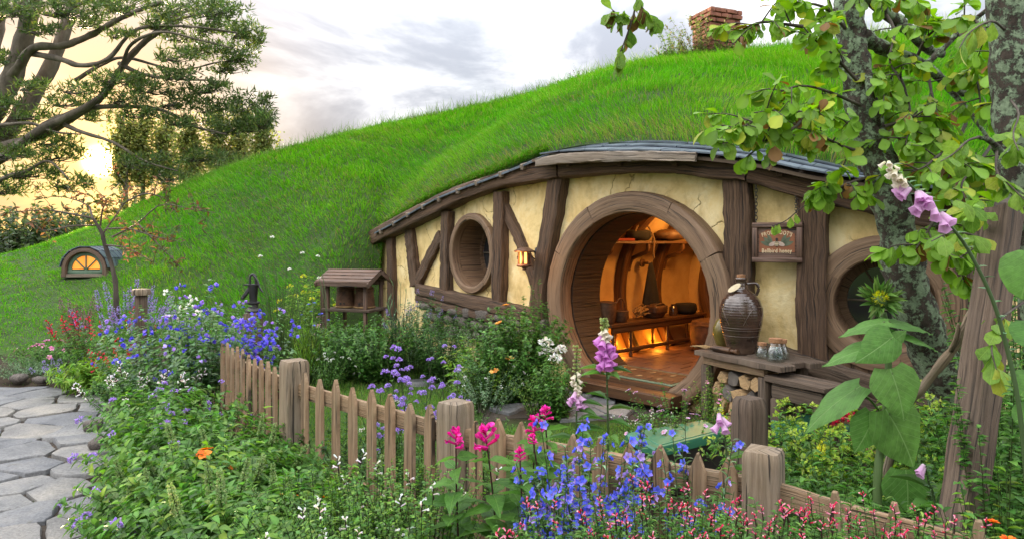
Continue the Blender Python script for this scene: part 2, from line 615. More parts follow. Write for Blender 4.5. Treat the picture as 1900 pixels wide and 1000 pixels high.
def plaster(name):
    m, t, b, _ = new_mat(name)
    v = coords(t, 'World', (1, 1, 1), False)
    big = noise(t, v, 2.3, 7, 0.66, 0.5)
    c = ramp(t, big, [(0.30, (0.60, 0.422, 0.17)), (0.48, (0.80, 0.61, 0.285)), (0.68, (0.88, 0.75, 0.45))])
    fine = noise(t, v, 9.0, 8, 0.7)
    c = mix(t, 0.55, c, ramp(t, fine, [(0.3, (0.66, 0.62, 0.54)), (0.5, (1, 1, 1))]), 'MULTIPLY')
    # stains
    st = noise(t, coords(t, 'World', (2.2, 2.2, 0.9), False), 2.0, 5, 0.65)
    c = mix(t, ramp(t, st, [(0.52, 0.0), (0.72, 0.55)]), c, (0.36, 0.235, 0.085))
    # hairline cracks
    vo = nn(t, 'ShaderNodeTexVoronoi', feature='DISTANCE_TO_EDGE')
    vo.inputs['Scale'].default_value = 2.1
    dn = nn(t, 'ShaderNodeTexNoise')
    dn.inputs['Scale'].default_value = 4.0
    dn.inputs['Detail'].default_value = 6
    t.links.new(v, dn.inputs['Vector'])
    av = nn(t, 'ShaderNodeMix', data_type='VECTOR')
    av.inputs[0].default_value = 0.28
    t.links.new(v, av.inputs[4])
    t.links.new(dn.outputs['Color'], av.inputs[5])
    t.links.new(av.outputs[1], vo.inputs['Vector'])
    crack = ramp(t, vo.outputs['Distance'], [(0.0, 0.0), (0.012, 1.0)])
    gate = ramp(t, noise(t, v, 1.3, 2, 0.5), [(0.50, 1.0), (0.58, 0.0)])
    ck = mix(t, 1.0, crack, gate, 'LIGHTEN')
    c = mix(t, 0.72, c, mix(t, ck, (0.3, 0.25, 0.18), (1, 1, 1)), 'MULTIPLY')
    t.links.new(c, b.inputs['Base Color'])
    b.inputs['Roughness'].default_value = 0.92
    b.inputs['Specular IOR Level'].default_value = 0.2
    h = nn(t, 'ShaderNodeMath', operation='MULTIPLY')
    t.links.new(mix(t, 0.5, noise(t, v, 5.0, 7, 0.66), fine), h.inputs[0])
    t.links.new(ck, h.inputs[1])
    bump(t, b, h.outputs[0], 0.75, 0.035)
    return m


plaster('plaster')
mottled('hall_plaster', [(0.3, (0.40, 0.25, 0.10)), (0.55, (0.52, 0.35, 0.15)), (0.8, (0.60, 0.43, 0.2))], 3.0, 0.9, 0.3, 20.0)


def emitmat(name, col, strength):
    m, t, b, out = new_mat(name)
    b.inputs['Base Color'].default_value = (*col, 1)
    b.inputs['Emission Color'].default_value = (*col, 1)
    b.inputs['Emission Strength'].default_value = strength
    b.inputs['Roughness'].default_value = 0.3
    return m, t, b


def glassmat(name, col):
    """Thin clear glass: sees through, with a mirror sheen at grazing angles."""
    m, t, b, out = new_mat(name)
    tr = nn(t, 'ShaderNodeBsdfTransparent')
    tr.inputs[0].default_value = (*col, 1)
    gl = nn(t, 'ShaderNodeBsdfGlossy')
    gl.inputs['Roughness'].default_value = 0.04
    lw = nn(t, 'ShaderNodeLayerWeight')
    lw.inputs[0].default_value = 0.25
    fr = nn(t, 'ShaderNodeMath', operation='MULTIPLY_ADD')
    fr.inputs[1].default_value = 0.5
    fr.inputs[2].default_value = 0.05
    t.links.new(lw.outputs['Facing'], fr.inputs[0])
    mx = nn(t, 'ShaderNodeMixShader')
    t.links.new(fr.outputs[0], mx.inputs[0])
    t.links.new(tr.outputs[0], mx.inputs[1])
    t.links.new(gl.outputs[0], mx.inputs[2])
    t.links.new(mx.outputs[0], out.inputs[0])
    return m


glassmat('jar_glass', (0.95, 0.985, 0.975))


def dark_pane(name):
    m, t, b, out = new_mat(name)
    b.inputs['Base Color'].default_value = (0.03, 0.032, 0.036, 1)
    b.inputs['Roughness'].default_value = 0.08
    b.inputs['Specular IOR Level'].default_value = 0.8
    return m


dark_pane('window_glass')
_m, _t, _b = emitmat('lit_pane', (1.0, 0.36, 0.06), 0.24)
_e = ramp(_t, noise(_t, coords(_t, 'Object', (1, 1, 1)), 3.5, 4, 0.6), [(0.3, (0.8, 0.16, 0.012)), (0.6, (1.0, 0.32, 0.04)), (0.8, (1.0, 0.5, 0.14))])
_t.links.new(_e, _b.inputs['Emission Color'])
emitmat('lamp_glow', (1.0, 0.42, 0.09), 1.0)


def jug_glaze(name):
    m, t, b, out = new_mat(name)
    v = coords(t, 'Object', (1, 1, 1))
    w_ = nn(t, 'ShaderNodeTexWave', wave_type='BANDS', bands_direction='Z')
    w_.inputs['Scale'].default_value = 14.0
    w_.inputs['Distortion'].default_value = 1.0
    t.links.new(v, w_.inputs['Vector'])
    c = ramp(t, noise(t, coords(t, 'Object', (3, 3, 14)), 1.0, 6, 0.6), [(0.3, (0.026, 0.014, 0.010)), (0.55, (0.065, 0.038, 0.027)), (0.78, (0.14, 0.088, 0.062))])
    t.links.new(c, b.inputs['Base Color'])
    b.inputs['Roughness'].default_value = 0.13
    b.inputs['Specular IOR Level'].default_value = 0.8
    bump(t, b, w_.outputs['Fac'], 0.12, 0.01)
    return m


jug_glaze('brown_glaze')

mottled('bark', [(0.26, (0.018, 0.013, 0.009)), (0.5, (0.06, 0.047, 0.035)), (0.74, (0.12, 0.10, 0.075))], 6.0, 0.9, 0.9, 14.0, aniso=(1, 1, 0.35), dist=0.03)
mottled('pine_bark', [(0.26, (0.05, 0.04, 0.032)), (0.5, (0.13, 0.105, 0.08)), (0.74, (0.21, 0.175, 0.14))], 3.0, 0.92, 0.8, 9.0, aniso=(1, 1, 0.5), dist=0.05)


def lichen_bark(name):
    m, t, b, out = new_mat(name)
    v = coords(t, 'World', (1, 1, 0.6), False)
    v1 = coords(t, 'World', (1, 1, 1), False)
    base = ramp(t, noise(t, v, 22.0, 6, 0.65), [(0.28, (0.012, 0.009, 0.006)), (0.5, (0.05, 0.036, 0.026)), (0.75, (0.10, 0.08, 0.06))])
    lc = ramp(t, noise(t, v1, 60.0, 5, 0.7), [(0.3, (0.10, 0.14, 0.08)), (0.6, (0.22, 0.29, 0.18)), (0.8, (0.36, 0.42, 0.29))])
    mk = ramp(t, noise(t, v1, 17.0, 9, 0.78), [(0.475, 0.0), (0.515, 1.0)])
    t.links.new(mix(t, mk, base, lc), b.inputs['Base Color'])
    b.inputs['Roughness'].default_value = 0.93
    h = mix(t, 0.5, noise(t, v1, 45.0, 6, 0.7), mk)
    bump(t, b, h, 0.9, 0.02)
    return m


lichen_bark('lichen_bark')


def ground_mat(name):
    """Soil, with worn green where the lawn grows."""
    m, t, b, out = new_mat(name)
    v = coords(t, 'World', (1, 1, 1), False)
    at = nn(t, 'ShaderNodeAttribute', attribute_name='col')
    so = ramp(t, noise(t, v, 9.0, 8, 0.68), [(0.3, (0.02, 0.014, 0.009)), (0.55, (0.05, 0.036, 0.024)), (0.8, (0.10, 0.075, 0.05))])
    gr = ramp(t, noise(t, v, 5.0, 8, 0.7), [(0.3, (0.02, 0.045, 0.008)), (0.55, (0.045, 0.095, 0.016)), (0.8, (0.09, 0.12, 0.03))])
    ed = nn(t, 'ShaderNodeSeparateColor')
    t.links.new(at.outputs['Color'], ed.inputs[0])
    t.links.new(mix(t, ed.outputs[0], so, gr), b.inputs['Base Color'])
    b.inputs['Roughness'].default_value = 0.95
    b.inputs['Specular IOR Level'].default_value = 0.15
    bump(t, b, noise(t, v, 30.0, 6, 0.7), 0.7, 0.03)
    return m


ground_mat('ground')
mottled('hill_soil', [(0.3, (0.018, 0.035, 0.006)), (0.6, (0.035, 0.07, 0.012))], 3.0, 0.95, 0.4, 20.0, kind='World', rnd=False)

# ------------------------------------------------------------------ the wall's plan: a concave curve
_A = [(-2.26, 11.46, -55), (-0.5, 9.0, -53), (1.22, 6.93, -47), (3.04, 5.57, -30), (4.7, 4.83, -20)]
_pl = []
for (x0, y0, a0), (x1, y1, a1) in zip(_A[:-1], _A[1:]):
    L_ = math.hypot(x1 - x0, y1 - y0)
    u_ = np.linspace(0, 1, 60, endpoint=False)[:, None]
    m0_ = np.array([math.cos(math.radians(a0)), math.sin(math.radians(a0))]) * L_
    m1_ = np.array([math.cos(math.radians(a1)), math.sin(math.radians(a1))]) * L_
    _pl.append((2 * u_ ** 3 - 3 * u_ ** 2 + 1) * np.array([x0, y0]) + (u_ ** 3 - 2 * u_ ** 2 + u_) * m0_ + (-2 * u_ ** 3 + 3 * u_ ** 2) * np.array([x1, y1]) + (u_ ** 3 - u_ ** 2) * m1_)
WXY = np.vstack(_pl + [np.array([[4.7, 4.83]])])
_t2 = nrm(np.gradient(WXY, axis=0))
WN = np.stack([_t2[:, 1], -_t2[:, 0]], -1)          # outward, towards the garden
WS = np.concatenate([[0], np.cumsum(np.linalg.norm(np.diff(WXY, axis=0), axis=1))])


def _off(off):
    q = WXY + WN * off
    return q, 950 + F * q[:, 0] / q[:, 1]


def wp(px, py, off=0.0):
    """Point on the wall (moved out by off) seen at a photo pixel."""
    q, pxs = _off(off)
    px = np.asarray(px, float)
    x = np.interp(px, pxs, q[:, 0])
    y = np.interp(px, pxs, q[:, 1])
    return np.stack([x, y, CH - (np.asarray(py, float) - HY) / F * y], -1)


def wnor(px):
    _, pxs = _off(0.0)
    n = np.stack([np.interp(px, pxs, WN[:, 0]), np.interp(px, pxs, WN[:, 1]), np.zeros(np.shape(px))], -1)
    return nrm(n)


def wsz(px, py):
    _, pxs = _off(0.0)
    return np.stack([np.interp(px, pxs, WS), CH - (np.asarray(py, float) - HY) / F * np.interp(px, pxs, WXY[:, 1])], -1)


def sz3(sz, off=0.0):
    """(distance along the wall, height) -> 3D."""
    s, z = sz[..., 0], sz[..., 1]
    x = np.interp(s, WS, WXY[:, 0]) + np.interp(s, WS, WN[:, 0]) * off
    y = np.interp(s, WS, WXY[:, 1]) + np.interp(s, WS, WN[:, 1]) * off
    return np.stack([x, y, z], -1)


def interp(tbl, x):
    tbl = np.asarray(tbl, float)
    return np.interp(x, tbl[:, 0], tbl[:, 1])


def sinterp(tbl, x):
    """Smooth interpolation of a table (monotone-ish Catmull-Rom)."""
    tbl = np.asarray(tbl, float)
    X, Y = tbl[:, 0], tbl[:, 1]
    x = np.clip(np.asarray(x, float), X[0], X[-1])
    m = np.gradient(Y, X)
    i = np.clip(np.searchsorted(X, x, side='right') - 1, 0, len(X) - 2)
    h = X[i + 1] - X[i]
    t = (x - X[i]) / h
    return (2 * t ** 3 - 3 * t ** 2 + 1) * Y[i] + (t ** 3 - 2 * t ** 2 + t) * h * m[i] + (-2 * t ** 3 + 3 * t ** 2) * Y[i + 1] + (t ** 3 - t ** 2) * h * m[i + 1]


# ------------------------------------------------------------------ the ground
def fbm(x, y, s=1.0, seed=0.0):
    return (np.sin(x * 1.3 * s + seed + 1.7 * np.sin(y * 0.9 * s + seed)) + np.sin(y * 1.7 * s - seed + 1.3 * np.sin(x * 1.1 * s)) * 0.8
            + 0.5 * np.sin(x * 3.1 * s + y * 2.3 * s + seed * 2) + 0.3 * np.sin(x * 6.7 * s - y * 5.9 * s)) / 2.6


def in_poly(x, y, poly):
    poly = np.asarray(poly, float)
    r = np.zeros(np.shape(x), bool)
    for (x1, y1), (x2, y2) in zip(poly, np.roll(poly, -1, axis=0)):
        c = ((y1 > y) != (y2 > y)) & (x < (x2 - x1) * (y - y1) / (y2 - y1 + 1e-12) + x1)
        r ^= c
    return r


def gp(px, py, z=0.0):
    d = F * (CH - z) / (py - HY)
    return ((px - 950) / F * d, d)


LAWN = [gp(*q) for q in ((440, 690), (470, 630), (560, 640), (700, 655), (850, 655), (960, 690), (1050, 715), (1060, 735), (960, 735), (880, 770), (900, 800), (1180, 790), (1200, 850), (700, 900), (560, 800))]
SLOPE = [gp(-900, 620), gp(-900, 720), gp(0, 655), gp(60, 628), gp(160, 612), gp(300, 604), gp(420, 600), gp(700, 596), gp(700, 540), gp(-900, 540)]
PATH = [gp(-700, 705), gp(0, 706), gp(90, 712), gp(200, 738), gp(250, 765), gp(215, 800), gp(165, 860), gp(170, 930), gp(215, 1000), (-1.9, 3.0), (-1.6, 2.2), (-5.0, 2.2)]


def near_poly(x, y, poly, w):
    """1 inside, falling to 0 at distance w outside."""
    p = np.asarray(poly, float)
    d2 = np.full(np.shape(x), 1e9)
    for a, b_ in zip(p, np.roll(p, -1, axis=0)):
        ab = b_ - a
        t = np.clip(((x - a[0]) * ab[0] + (y - a[1]) * ab[1]) / (ab @ ab + 1e-12), 0, 1)
        d2 = np.minimum(d2, (x - a[0] - t * ab[0]) ** 2 + (y - a[1] - t * ab[1]) ** 2)
    return np.where(in_poly(x, y, poly), 1.0, np.clip(1 - np.sqrt(d2) / w, 0, 1))


def ground_z(x, y):
    z = 0.018 * fbm(x, y, 1.5, 2.0)
    z = z - 0.05 * near_poly(x, y, PATH, 0.25)
    return z


gx = np.concatenate([[-1500, -300, -80, -30, -16], np.arange(-11, 9.01, 0.12), [14, 30, 80, 300, 1500]])
gy = np.concatenate([[-300, -30, -6], np.arange(-1, 13.01, 0.12), [16, 30, 80, 300, 2000]])
GX, GY = np.meshgrid(gx, gy)
lw = np.maximum(near_poly(GX, GY, LAWN, 0.35), near_poly(GX, GY, SLOPE, 0.5))
lw = np.where((np.abs(GX) > 12) | (GY > 13.2) | (GY < -1.2), 1.0, lw)
b_ = MB()
b_.add(np.stack([GX, GY, ground_z(GX, GY)], -1).reshape(-1, 3), grid_faces(len(gy), len(gx)), None, np.stack([lw, lw, lw], -1).reshape(-1, 3))
tag(b_.build('ground', MATS['ground']), kind='structure')

# ------------------------------------------------------------------ the hill over the house
SIL_Y = [(-900, 600), (-600, 565), (-200, 508), (0, 474), (120, 440), (200, 410), (300, 362), (400, 323), (500, 288), (600, 262), (700, 239), (800, 218), (900, 199), (1000, 176), (1100, 144), (1200, 121), (1300, 106), (1450, 97), (1700, 66), (1900, 62), (2300, 100), (2800, 240)]
SIL_D = [(-900, 15), (-200, 15.5), (120, 17), (300, 17), (500, 16), (700, 15), (900, 14), (1100, 13), (1300, 12), (1500, 11), (1700, 10.3), (1900, 9.5), (2300, 8.5), (2800, 8)]
BASE_D = [(-900, 8), (-300, 9.6), (0, 10.3), (200, 10.5), (400, 10.6), (600, 10.6), (692, 10.9)]
GRASS_Y = [(704, 421), (730, 408), (760, 390), (800, 367), (850, 346), (900, 328), (950, 309), (1000, 289), (1060, 273), (1120, 266), (1170, 264), (1300, 269), (1400, 278), (1500, 295), (1620, 319), (1750, 348), (1900, 380), (2300, 480), (2800, 560)]
GRASS_OFF = [(700, 0.26), (960, 0.27), (1060, -0.15), (2800, -0.2)]


def hill(px, t, bumpy=True):
    """Hill surface: column px, t 0 at the eave or foot, 1 at the skyline, to 2 behind."""
    px = np.asarray(px, float)
    t = np.asarray(t, float)
    sy, sd = sinterp(SIL_Y, px), sinterp(SIL_D, px)
    zs = CH - (sy - HY) / F * sd
    off = interp(GRASS_OFF, px)
    pc = np.clip(px, 704, 1950)
    q0, p0 = _off(0.0)
    wy = np.interp(pc, p0, q0[:, 1]) - off * np.abs(np.interp(pc, p0, WN[:, 1])) * 1.15
    tt = np.clip(t, 0, 1)
    h10, h01, h11 = tt ** 3 - 2 * tt ** 2 + tt, -2 * tt ** 3 + 3 * tt ** 2, tt ** 3 - tt ** 2
    h00 = 1 - h01
    m1 = (zs - CH) / sd
    zg = CH - (sinterp(GRASS_Y, np.clip(px, 704, 2800)) - HY) / F * wy
    lf = np.clip((690 - px) / 330, 0, 1)
    # the free slope at the left, and the slope that starts at the eave; they melt together up the hill
    dA = sinterp(BASE_D, np.minimum(px, 760))
    sw = np.clip((px - 470) / 228, 0, 1)
    sw = sw * sw * (3 - 2 * sw)
    zA = h00 * (-0.03 + 1.86 * sw * (1 - np.exp(-tt * (sd - dA) / 0.22))) + h10 * (0.42 + 0.25 * np.clip((px - 300) / 390, 0, 1)) * (sd - dA) + h01 * zs + h11 * m1 * (sd - dA)
    kr = np.clip((px - 1885) / 70.0, 0, 1)                      # past the wall's end the bank comes down to the ground
    kr = kr * kr * (3 - 2 * kr)
    zgr = zg * (1 - kr) + kr * (-0.08 + (zg + 0.08) * (1 - np.exp(-tt * (sd - wy) / 0.3)))
    zB = h00 * zgr + h10 * (0.62 + 0.13 * np.clip((px - 704) / 600, 0, 1)) * (sd - wy) + h01 * zs + h11 * m1 * (sd - wy)
    wd = 12.0 + 640.0 * np.clip(tt * 2.0, 0, 1)
    k = np.clip((px - 703 + wd * (.5 - .25 * np.clip(tt * 3, 0, 1))) / wd, 0, 1)
    k = k * k * (3 - 2 * k)
    z = zA * (1 - k) + zB * k
    d0 = dA * (1 - k) + wy * k
    L = sd - d0
    d = d0 + L * tt
    e = np.clip(t - 1, 0, None)
    d = d + e * 9.0
    z = z + e * 9.0 * m1 - e ** 2 * (zs + 4.0) * 0.9
    x = (px - 950) / F * d
    if bumpy:
        w = np.clip(tt * 6, 0, 1) * np.clip((1.0 - tt) * 5, 0.15, 1)
        z = z + 0.05 * fbm(x, d + z, 1.9, 5.0) * w + 0.028 * fbm(x, d + z, 5.0, 1.0) * w
    return np.stack([x, d, z], -1)


hpx = np.unique(np.concatenate([np.arange(-900, 660, 30), np.arange(660, 720, 3), np.arange(720, 2000, 14), np.arange(2000, 2801, 50)])).astype(float)
ht = np.concatenate([[0, .006, .014, .024, .036, .05], np.linspace(.07, 1, 36), np.linspace(1.06, 1.95, 10)])
HP, HT = np.meshgrid(hpx, ht)
b_ = MB()
V_ = hill(HP, HT)
lip = V_[0].copy()                      # a turned-down lip of turf below the first row
lipk = (np.clip((hpx - 690) / 12, 0, 1) * (1 - np.clip((hpx - 1885) / 70, 0, 1)))[:, None]
lip = lip + np.array([0, 0.05, -0.05]) * lipk + np.array([0, 0, -0.1]) * (1 - lipk)
lip2 = lip + np.array([0.0, 0.5, 0.02]) * lipk
b_.add(np.vstack([lip2[None], lip[None], V_]).reshape(-1, 3), grid_faces(len(ht) + 2, len(hpx)))
tag(b_.build('hill', MATS['hill_soil']), kind='structure')

# ------------------------------------------------------------------ the house
house = thing('earth_house', (1.22, 6.93, 0.0), 'turf covered house with cream plaster wall, dark beams and a big round doorway', 'house')
DPX, DPY = 1175.0, 563.0
D0 = wp(DPX, DPY)
DZ = D0[2]
_n = wnor(DPX)
INW = -_n / 1.0                                   # into the hall
LEFT = nrm(np.cross(np.array([0, 0, 1.0]), INW))
R_IN, R_OUT = 0.919, 1.132
FLOOR_Z = 0.22


def H(t, l, z):
    """Hall coordinates: t inward from the wall, l to the left, z up."""
    t, l, z = np.broadcast_arrays(np.asarray(t, float), np.asarray(l, float), np.asarray(z, float))
    return D0 * np.array([1, 1, 0]) + t[..., None] * INW + l[..., None] * LEFT + z[..., None] * np.array([0, 0, 1.0])


s_door, z_door = wsz(DPX, DPY)
s_w1, z_w1 = wsz(881.0, 470.0)
s_w2, z_w2 = wsz(1640.0, 563.0)
W1_OUT, W1_IN = 0.525, 0.435
W2_OUT, W2_IN = 0.555, 0.365

BEAM_TOP = [(690, 432), (705, 424), (760, 394), (850, 350), (950, 318), (1000, 305), (1050, 299), (1100, 295), (1200, 289), (1290, 288), (1400, 298), (1480, 313), (1560, 331), (1640, 346), (1760, 372), (1900, 410)]
BEAM_BOT = [(690, 458), (712, 447), (800, 406), (860, 375), (930, 351), (1025, 334), (1100, 326), (1180, 321), (1250, 322), (1340, 334), (1400, 340), (1480, 365), (1560, 384), (1640, 402), (1760, 432), (1900, 476)]


def plaster_wall():
    px = np.concatenate([[706], np.arange(718, 1900, 12)]).astype(float)
    top = wsz(px, (sinterp(BEAM_TOP, px) + sinterp(BEAM_BOT, px)) / 2)
    bot = top.copy()[::-1]
    bot[:, 1] = -0.15
    outer = np.vstack([top[::-1], np.stack([np.linspace(top[0, 0], top[-1, 0], 60)[1:-1], np.full(58, -0.15)], -1)])
    outer = np.vstack([top[::-1], [[top[0, 0], -0.15]], np.stack([np.linspace(top[0, 0], top[-1, 0], 60)[1:-1], np.full(58, -0.15)], -1), [[top[-1, 0], -0.15]]])
    pts, edges = [tuple(p) for p in outer], []
    n = len(outer)
    edges += [(i, (i + 1) % n) for i in range(n)]
    holes = [(s_door, z_door, (R_IN + R_OUT) / 2), (s_w1, z_w1, (W1_IN + W1_OUT) / 2), (s_w2, z_w2, (W2_IN + W2_OUT) / 2)]
    for s0, z0, r in holes:
        k = len(pts)
        a = np.arange(56) * 2 * math.pi / 56
        pts += [(s0 + r * math.cos(t), z0 + r * math.sin(t)) for t in a]
        edges += [(k + i, k + (i + 1) % 56) for i in range(56)]
    s, z = np.meshgrid(np.arange(top[0, 0], top[-1, 0], 0.06), np.arange(-0.1, 2.6, 0.06))
    s = s + NR.uniform(-.015, .015, s.shape)
    z = z + NR.uniform(-.015, .015, z.shape)
    ok = in_poly(s, z, outer)
    for s0, z0, r in holes:
        ok &= np.hypot(s - s0, z - z0) > r + 0.03
    pts += list(zip(s[ok], z[ok]))
    r_ = delaunay_2d_cdt([Vector(p) for p in pts], edges, [], 0, 1e-5)
    v = np.array([tuple(p) for p in r_[0]])
    f = np.array([tuple(t) for t in r_[2] if len(t) == 3])
    c = v[f].mean(1)
    ok = in_poly(c[:, 0], c[:, 1], outer)
    for s0, z0, r in holes:
        ok &= np.hypot(c[:, 0] - s0, c[:, 1] - z0) > r - 1e-3
    f = f[ok]
    o = 0.014 * fbm(v[:, 0], v[:, 1], 3.0, 1.0) + 0.006 * fbm(v[:, 0], v[:, 1], 9.0, 4.0)
    b = MB()
    p3 = sz3(v) + np.zeros(3)
    nn_ = sz3(v, 1.0) - sz3(v, 0.0)
    p3 = p3 + nn_ * o[:, None]
    # orient outward
    a_, b2, c2 = p3[f[:, 0]], p3[f[:, 1]], p3[f[:, 2]]
    fn = np.cross(b2 - a_, c2 - a_)
    flip = (fn * nn_[f[:, 0]]).sum(1) < 0
    f[flip] = f[flip][:, ::-1]
    b.add(p3, f, v)
    ob = b.build('plaster_wall', MATS['plaster'], house)
    so = ob.modifiers.new('thickness', 'SOLIDIFY')
    so.thickness = 0.12
    so.offset = -1
    return ob


plaster_wall()


def rough_profile(m=14, r=0.14):
    p = rrect(r, 3)
    # more points along the faces so that the surface can be hewn
    out = []
    for a, b in zip(p, np.roll(p, -1, axis=0)):
        out.append(a)
        if np.linalg.norm(b - a) > 0.4:
            out += [a + (b - a) * q for q in (0.33, 0.66)]
    return np.array(out)


RP = rough_profile()


def wall_beam(name, pts, wpx, depth, off, mat='beam_wood', n=24, jit=0.004, wob=0.012, parent=house, label=None, taper=None, fix=None):
    """A timber lying on the wall along photo points; wpx its width in pixels."""
    pts = np.asarray(pts, float)
    pp = smooth_path(pts, n)
    path = wp(pp[:, 0], pp[:, 1], off)
    nor = wnor(pp[:, 0])
    t = tangents(pp)
    d = path[:, 1]
    fs = np.abs((wnor(pp[:, 0]) @ np.array([0, 1.0, 0])))           # foreshortening of horizontal extents
    perp = np.abs(t[:, 1])                                            # how vertical the timber runs
    wd = np.broadcast_to(np.asarray(wpx, float), (n,)) if np.ndim(wpx) < 1 else np.interp(np.linspace(0, 1, n), np.linspace(0, 1, len(wpx)), wpx)
    w = wd * d / F / (perp * np.clip(fs + 0.04, 0.45, 1) + (1 - perp))
    k = np.arange(n)
    seed = RN.random() * 20
    w = w * (1 + wob * 3 * np.sin(k * 0.9 + seed) + wob * 2 * np.sin(k * 2.1 + seed))
    path = path + nor * (wob * 0.35 * np.sin(k * 0.7 + seed * 2))[:, None]
    b = MB()
    sweep(b, path, nor, w, depth, RP, jit=jit, uvoff=seed)
    o = b.build(name, MATS[mat], parent)
    if label:
        o['label'] = label
    return o


# arched eave beam in three lengths
bpx = np.linspace(692, 1880, 60)


def eave_beam(a, b_, off):
    px = np.linspace(a, b_, int((b_ - a) / 18) + 4)
    top, bot = wp(px, sinterp(BEAM_TOP, px), off), wp(px, sinterp(BEAM_BOT, px), off)
    path = (top + bot) / 2
    w = top[:, 2] - bot[:, 2]
    k = np.arange(len(px))
    w = w * (1 + 0.03 * np.sin(k * 0.8) + 0.02 * np.sin(k * 2.3))
    b = MB()
    sweep(b, path, wnor(px), w, 0.24, RP, jit=0.004, uvoff=a * 0.01)
    return b.build('eave_beam', MATS['beam_wood'], house)


eave_beam(692, 1046, 0.075)
eave_beam(1049, 1392, 0.085)
eave_beam(1395, 1880, 0.075)

# uprights and braces
wall_beam('post', [(727, 440), (728, 500), (729, 592)], 15, 0.12, 0.03)
wall_beam('post', [(761, 426), (766, 470), (772, 530)], 17, 0.12, 0.03)
wall_beam('brace', [(821, 436), (800, 475), (776, 526)], 15, 0.10, 0.025)
wall_beam('post', [(832, 392), (830, 460), (829, 542)], 16, 0.14, 0.045)
wall_beam('post', [(931, 356), (930, 450), (927, 560)], [18, 19, 20, 19], 0.15, 0.05)
wall_beam('brace', [(937, 384), (968, 450), (997, 530)], 15, 0.10, 0.022)
wall_beam('post', [(1038, 329), (1022, 430), (1004, 540), (1000, 640)], [27, 25, 23, 24], 0.16, 0.055)
wall_beam('post', [(1369, 330), (1372, 430), (1371, 540), (1372, 680)], [41, 43, 44, 46], 0.17, 0.06)
wall_beam('post', [(1509, 362), (1510, 450), (1507, 560), (1510, 690)], [46, 43, 47, 44], 0.18, 0.065)
wall_beam('sill_beam', [(778, 536), (850, 553), (940, 573), (1010, 592)], [17, 20, 23, 24], 0.16, 0.06)
wall_beam('sill_beam', [(778, 553), (850, 573), (925, 591)], [12, 14, 16], 0.15, 0.055)
wall_beam('base_beam', [(1380, 646), (1480, 668), (1560, 695), (1660, 728), (1800, 775)], [30, 34, 38, 40], 0.2, 0.08, mat='old_wood')
wall_beam('base_beam', [(1400, 690), (1500, 712), (1600, 742), (1800, 812)], [30, 34, 38], 0.2, 0.07, mat='old_wood')
for k_, x_ in enumerate(np.arange(1772, 1840, 13)):
    wall_beam('wall_plank', [(x_, 400), (x_ + 1, 560), (x_, 730)], 11.5, 0.07, 0.02 + 0.006 * (k_ % 2), mat='old_wood')


# stone footing below the left sill
def footing():
    k = 0
    for row, y0 in enumerate((568, 586, 606)):
        x = 782 + row * 8
        while x < 1010:
            w = RN.uniform(20, 38)
            c = wp(x + w / 2, y0 + (x - 782) * 0.16 + RN.uniform(-2, 2), 0.03)
            lump(f'footing_stone', c, (w * c[1] / F * 0.85, 0.12, 0.075), MATS['rock'], house)
            x += w + 1


def lump_mesh(name, r, mat, seed=0, n=12, m=9, amp=0.14, flat=0.0):
    g = np.random.default_rng(seed)
    a = np.arange(n) * 2 * math.pi / n
    t = np.linspace(0.12, math.pi - 0.12, m)
    V = np.stack([np.sin(t)[:, None] * np.cos(a), np.sin(t)[:, None] * np.sin(a), np.broadcast_to(np.cos(t)[:, None], (m, n))], -1)
    q = np.sign(V) * np.abs(V) ** 0.62
    ph = g.uniform(0, 6.3, 6)
    k = 1 + amp * (np.sin(3 * V[..., 0] + ph[0]) + np.sin(3 * V[..., 1] + ph[1]) + np.sin(4 * V[..., 2] + ph[2]) + 0.6 * np.sin(7 * V[..., 0] + 5 * V[..., 1] + ph[3])) / 2
    V = q * k[..., None] * np.asarray(r) * 0.9
    b = MB()
    b.add(V.reshape(-1, 3), [grid_faces(m, n, True)[:, ::-1], np.arange(n), np.arange(n)[::-1] + (m - 1) * n])
    return b.mesh(name, mat)


LUMPS = {}


def lump(name, c, r, mat, parent=None, label=None, cat=None, group=None, rz=None):
    """A rough stone built from one of a few shared meshes."""
    k = (mat.name, RN.randrange(5))
    if k not in LUMPS:
        LUMPS[k] = lump_mesh('stone', (1, 1, 1), mat, 100 + k[1])
    o = bpy.data.objects.new(name, LUMPS[k])
    COL.objects.link(o)
    attach(o, parent)
    o.scale = r
    o.location = c
    o.rotation_euler = (RN.uniform(-.1, .1), RN.uniform(-.1, .1), math.radians(-50) if rz is None else rz)
    tag(o, label, cat, group)
    return o


footing()


def ring_piece(mb, s0, z0, r0, r1, a0, a1, off0, off1, n=10, flat=None):
    """Part of a wooden ring on the wall between angles a0 and a1, out from off0 to off1."""
    rm = (r0 + r1) / 2
    a = np.linspace(a0, a1, n)
    prof = RP
    # local flat frame at the ring's middle
    if flat is None:
        c = sz3(np.array([s0, z0]))
        nv = nrm(sz3(np.array([s0, z0]), 1.0) - c)
    else:
        c, nv = flat
    tv = nrm(np.cross(nv, np.array([0, 0, 1.0]))) * -1
    path = c + np.cos(a)[:, None] * rm * tv + np.sin(a)[:, None] * rm * np.array([0, 0, 1.0]) + nv * (off0 + off1) / 2
    sweep(mb, path, nv, r1 - r0, off1 - off0, prof, jit=0.0015, uvoff=RN.random() * 9)


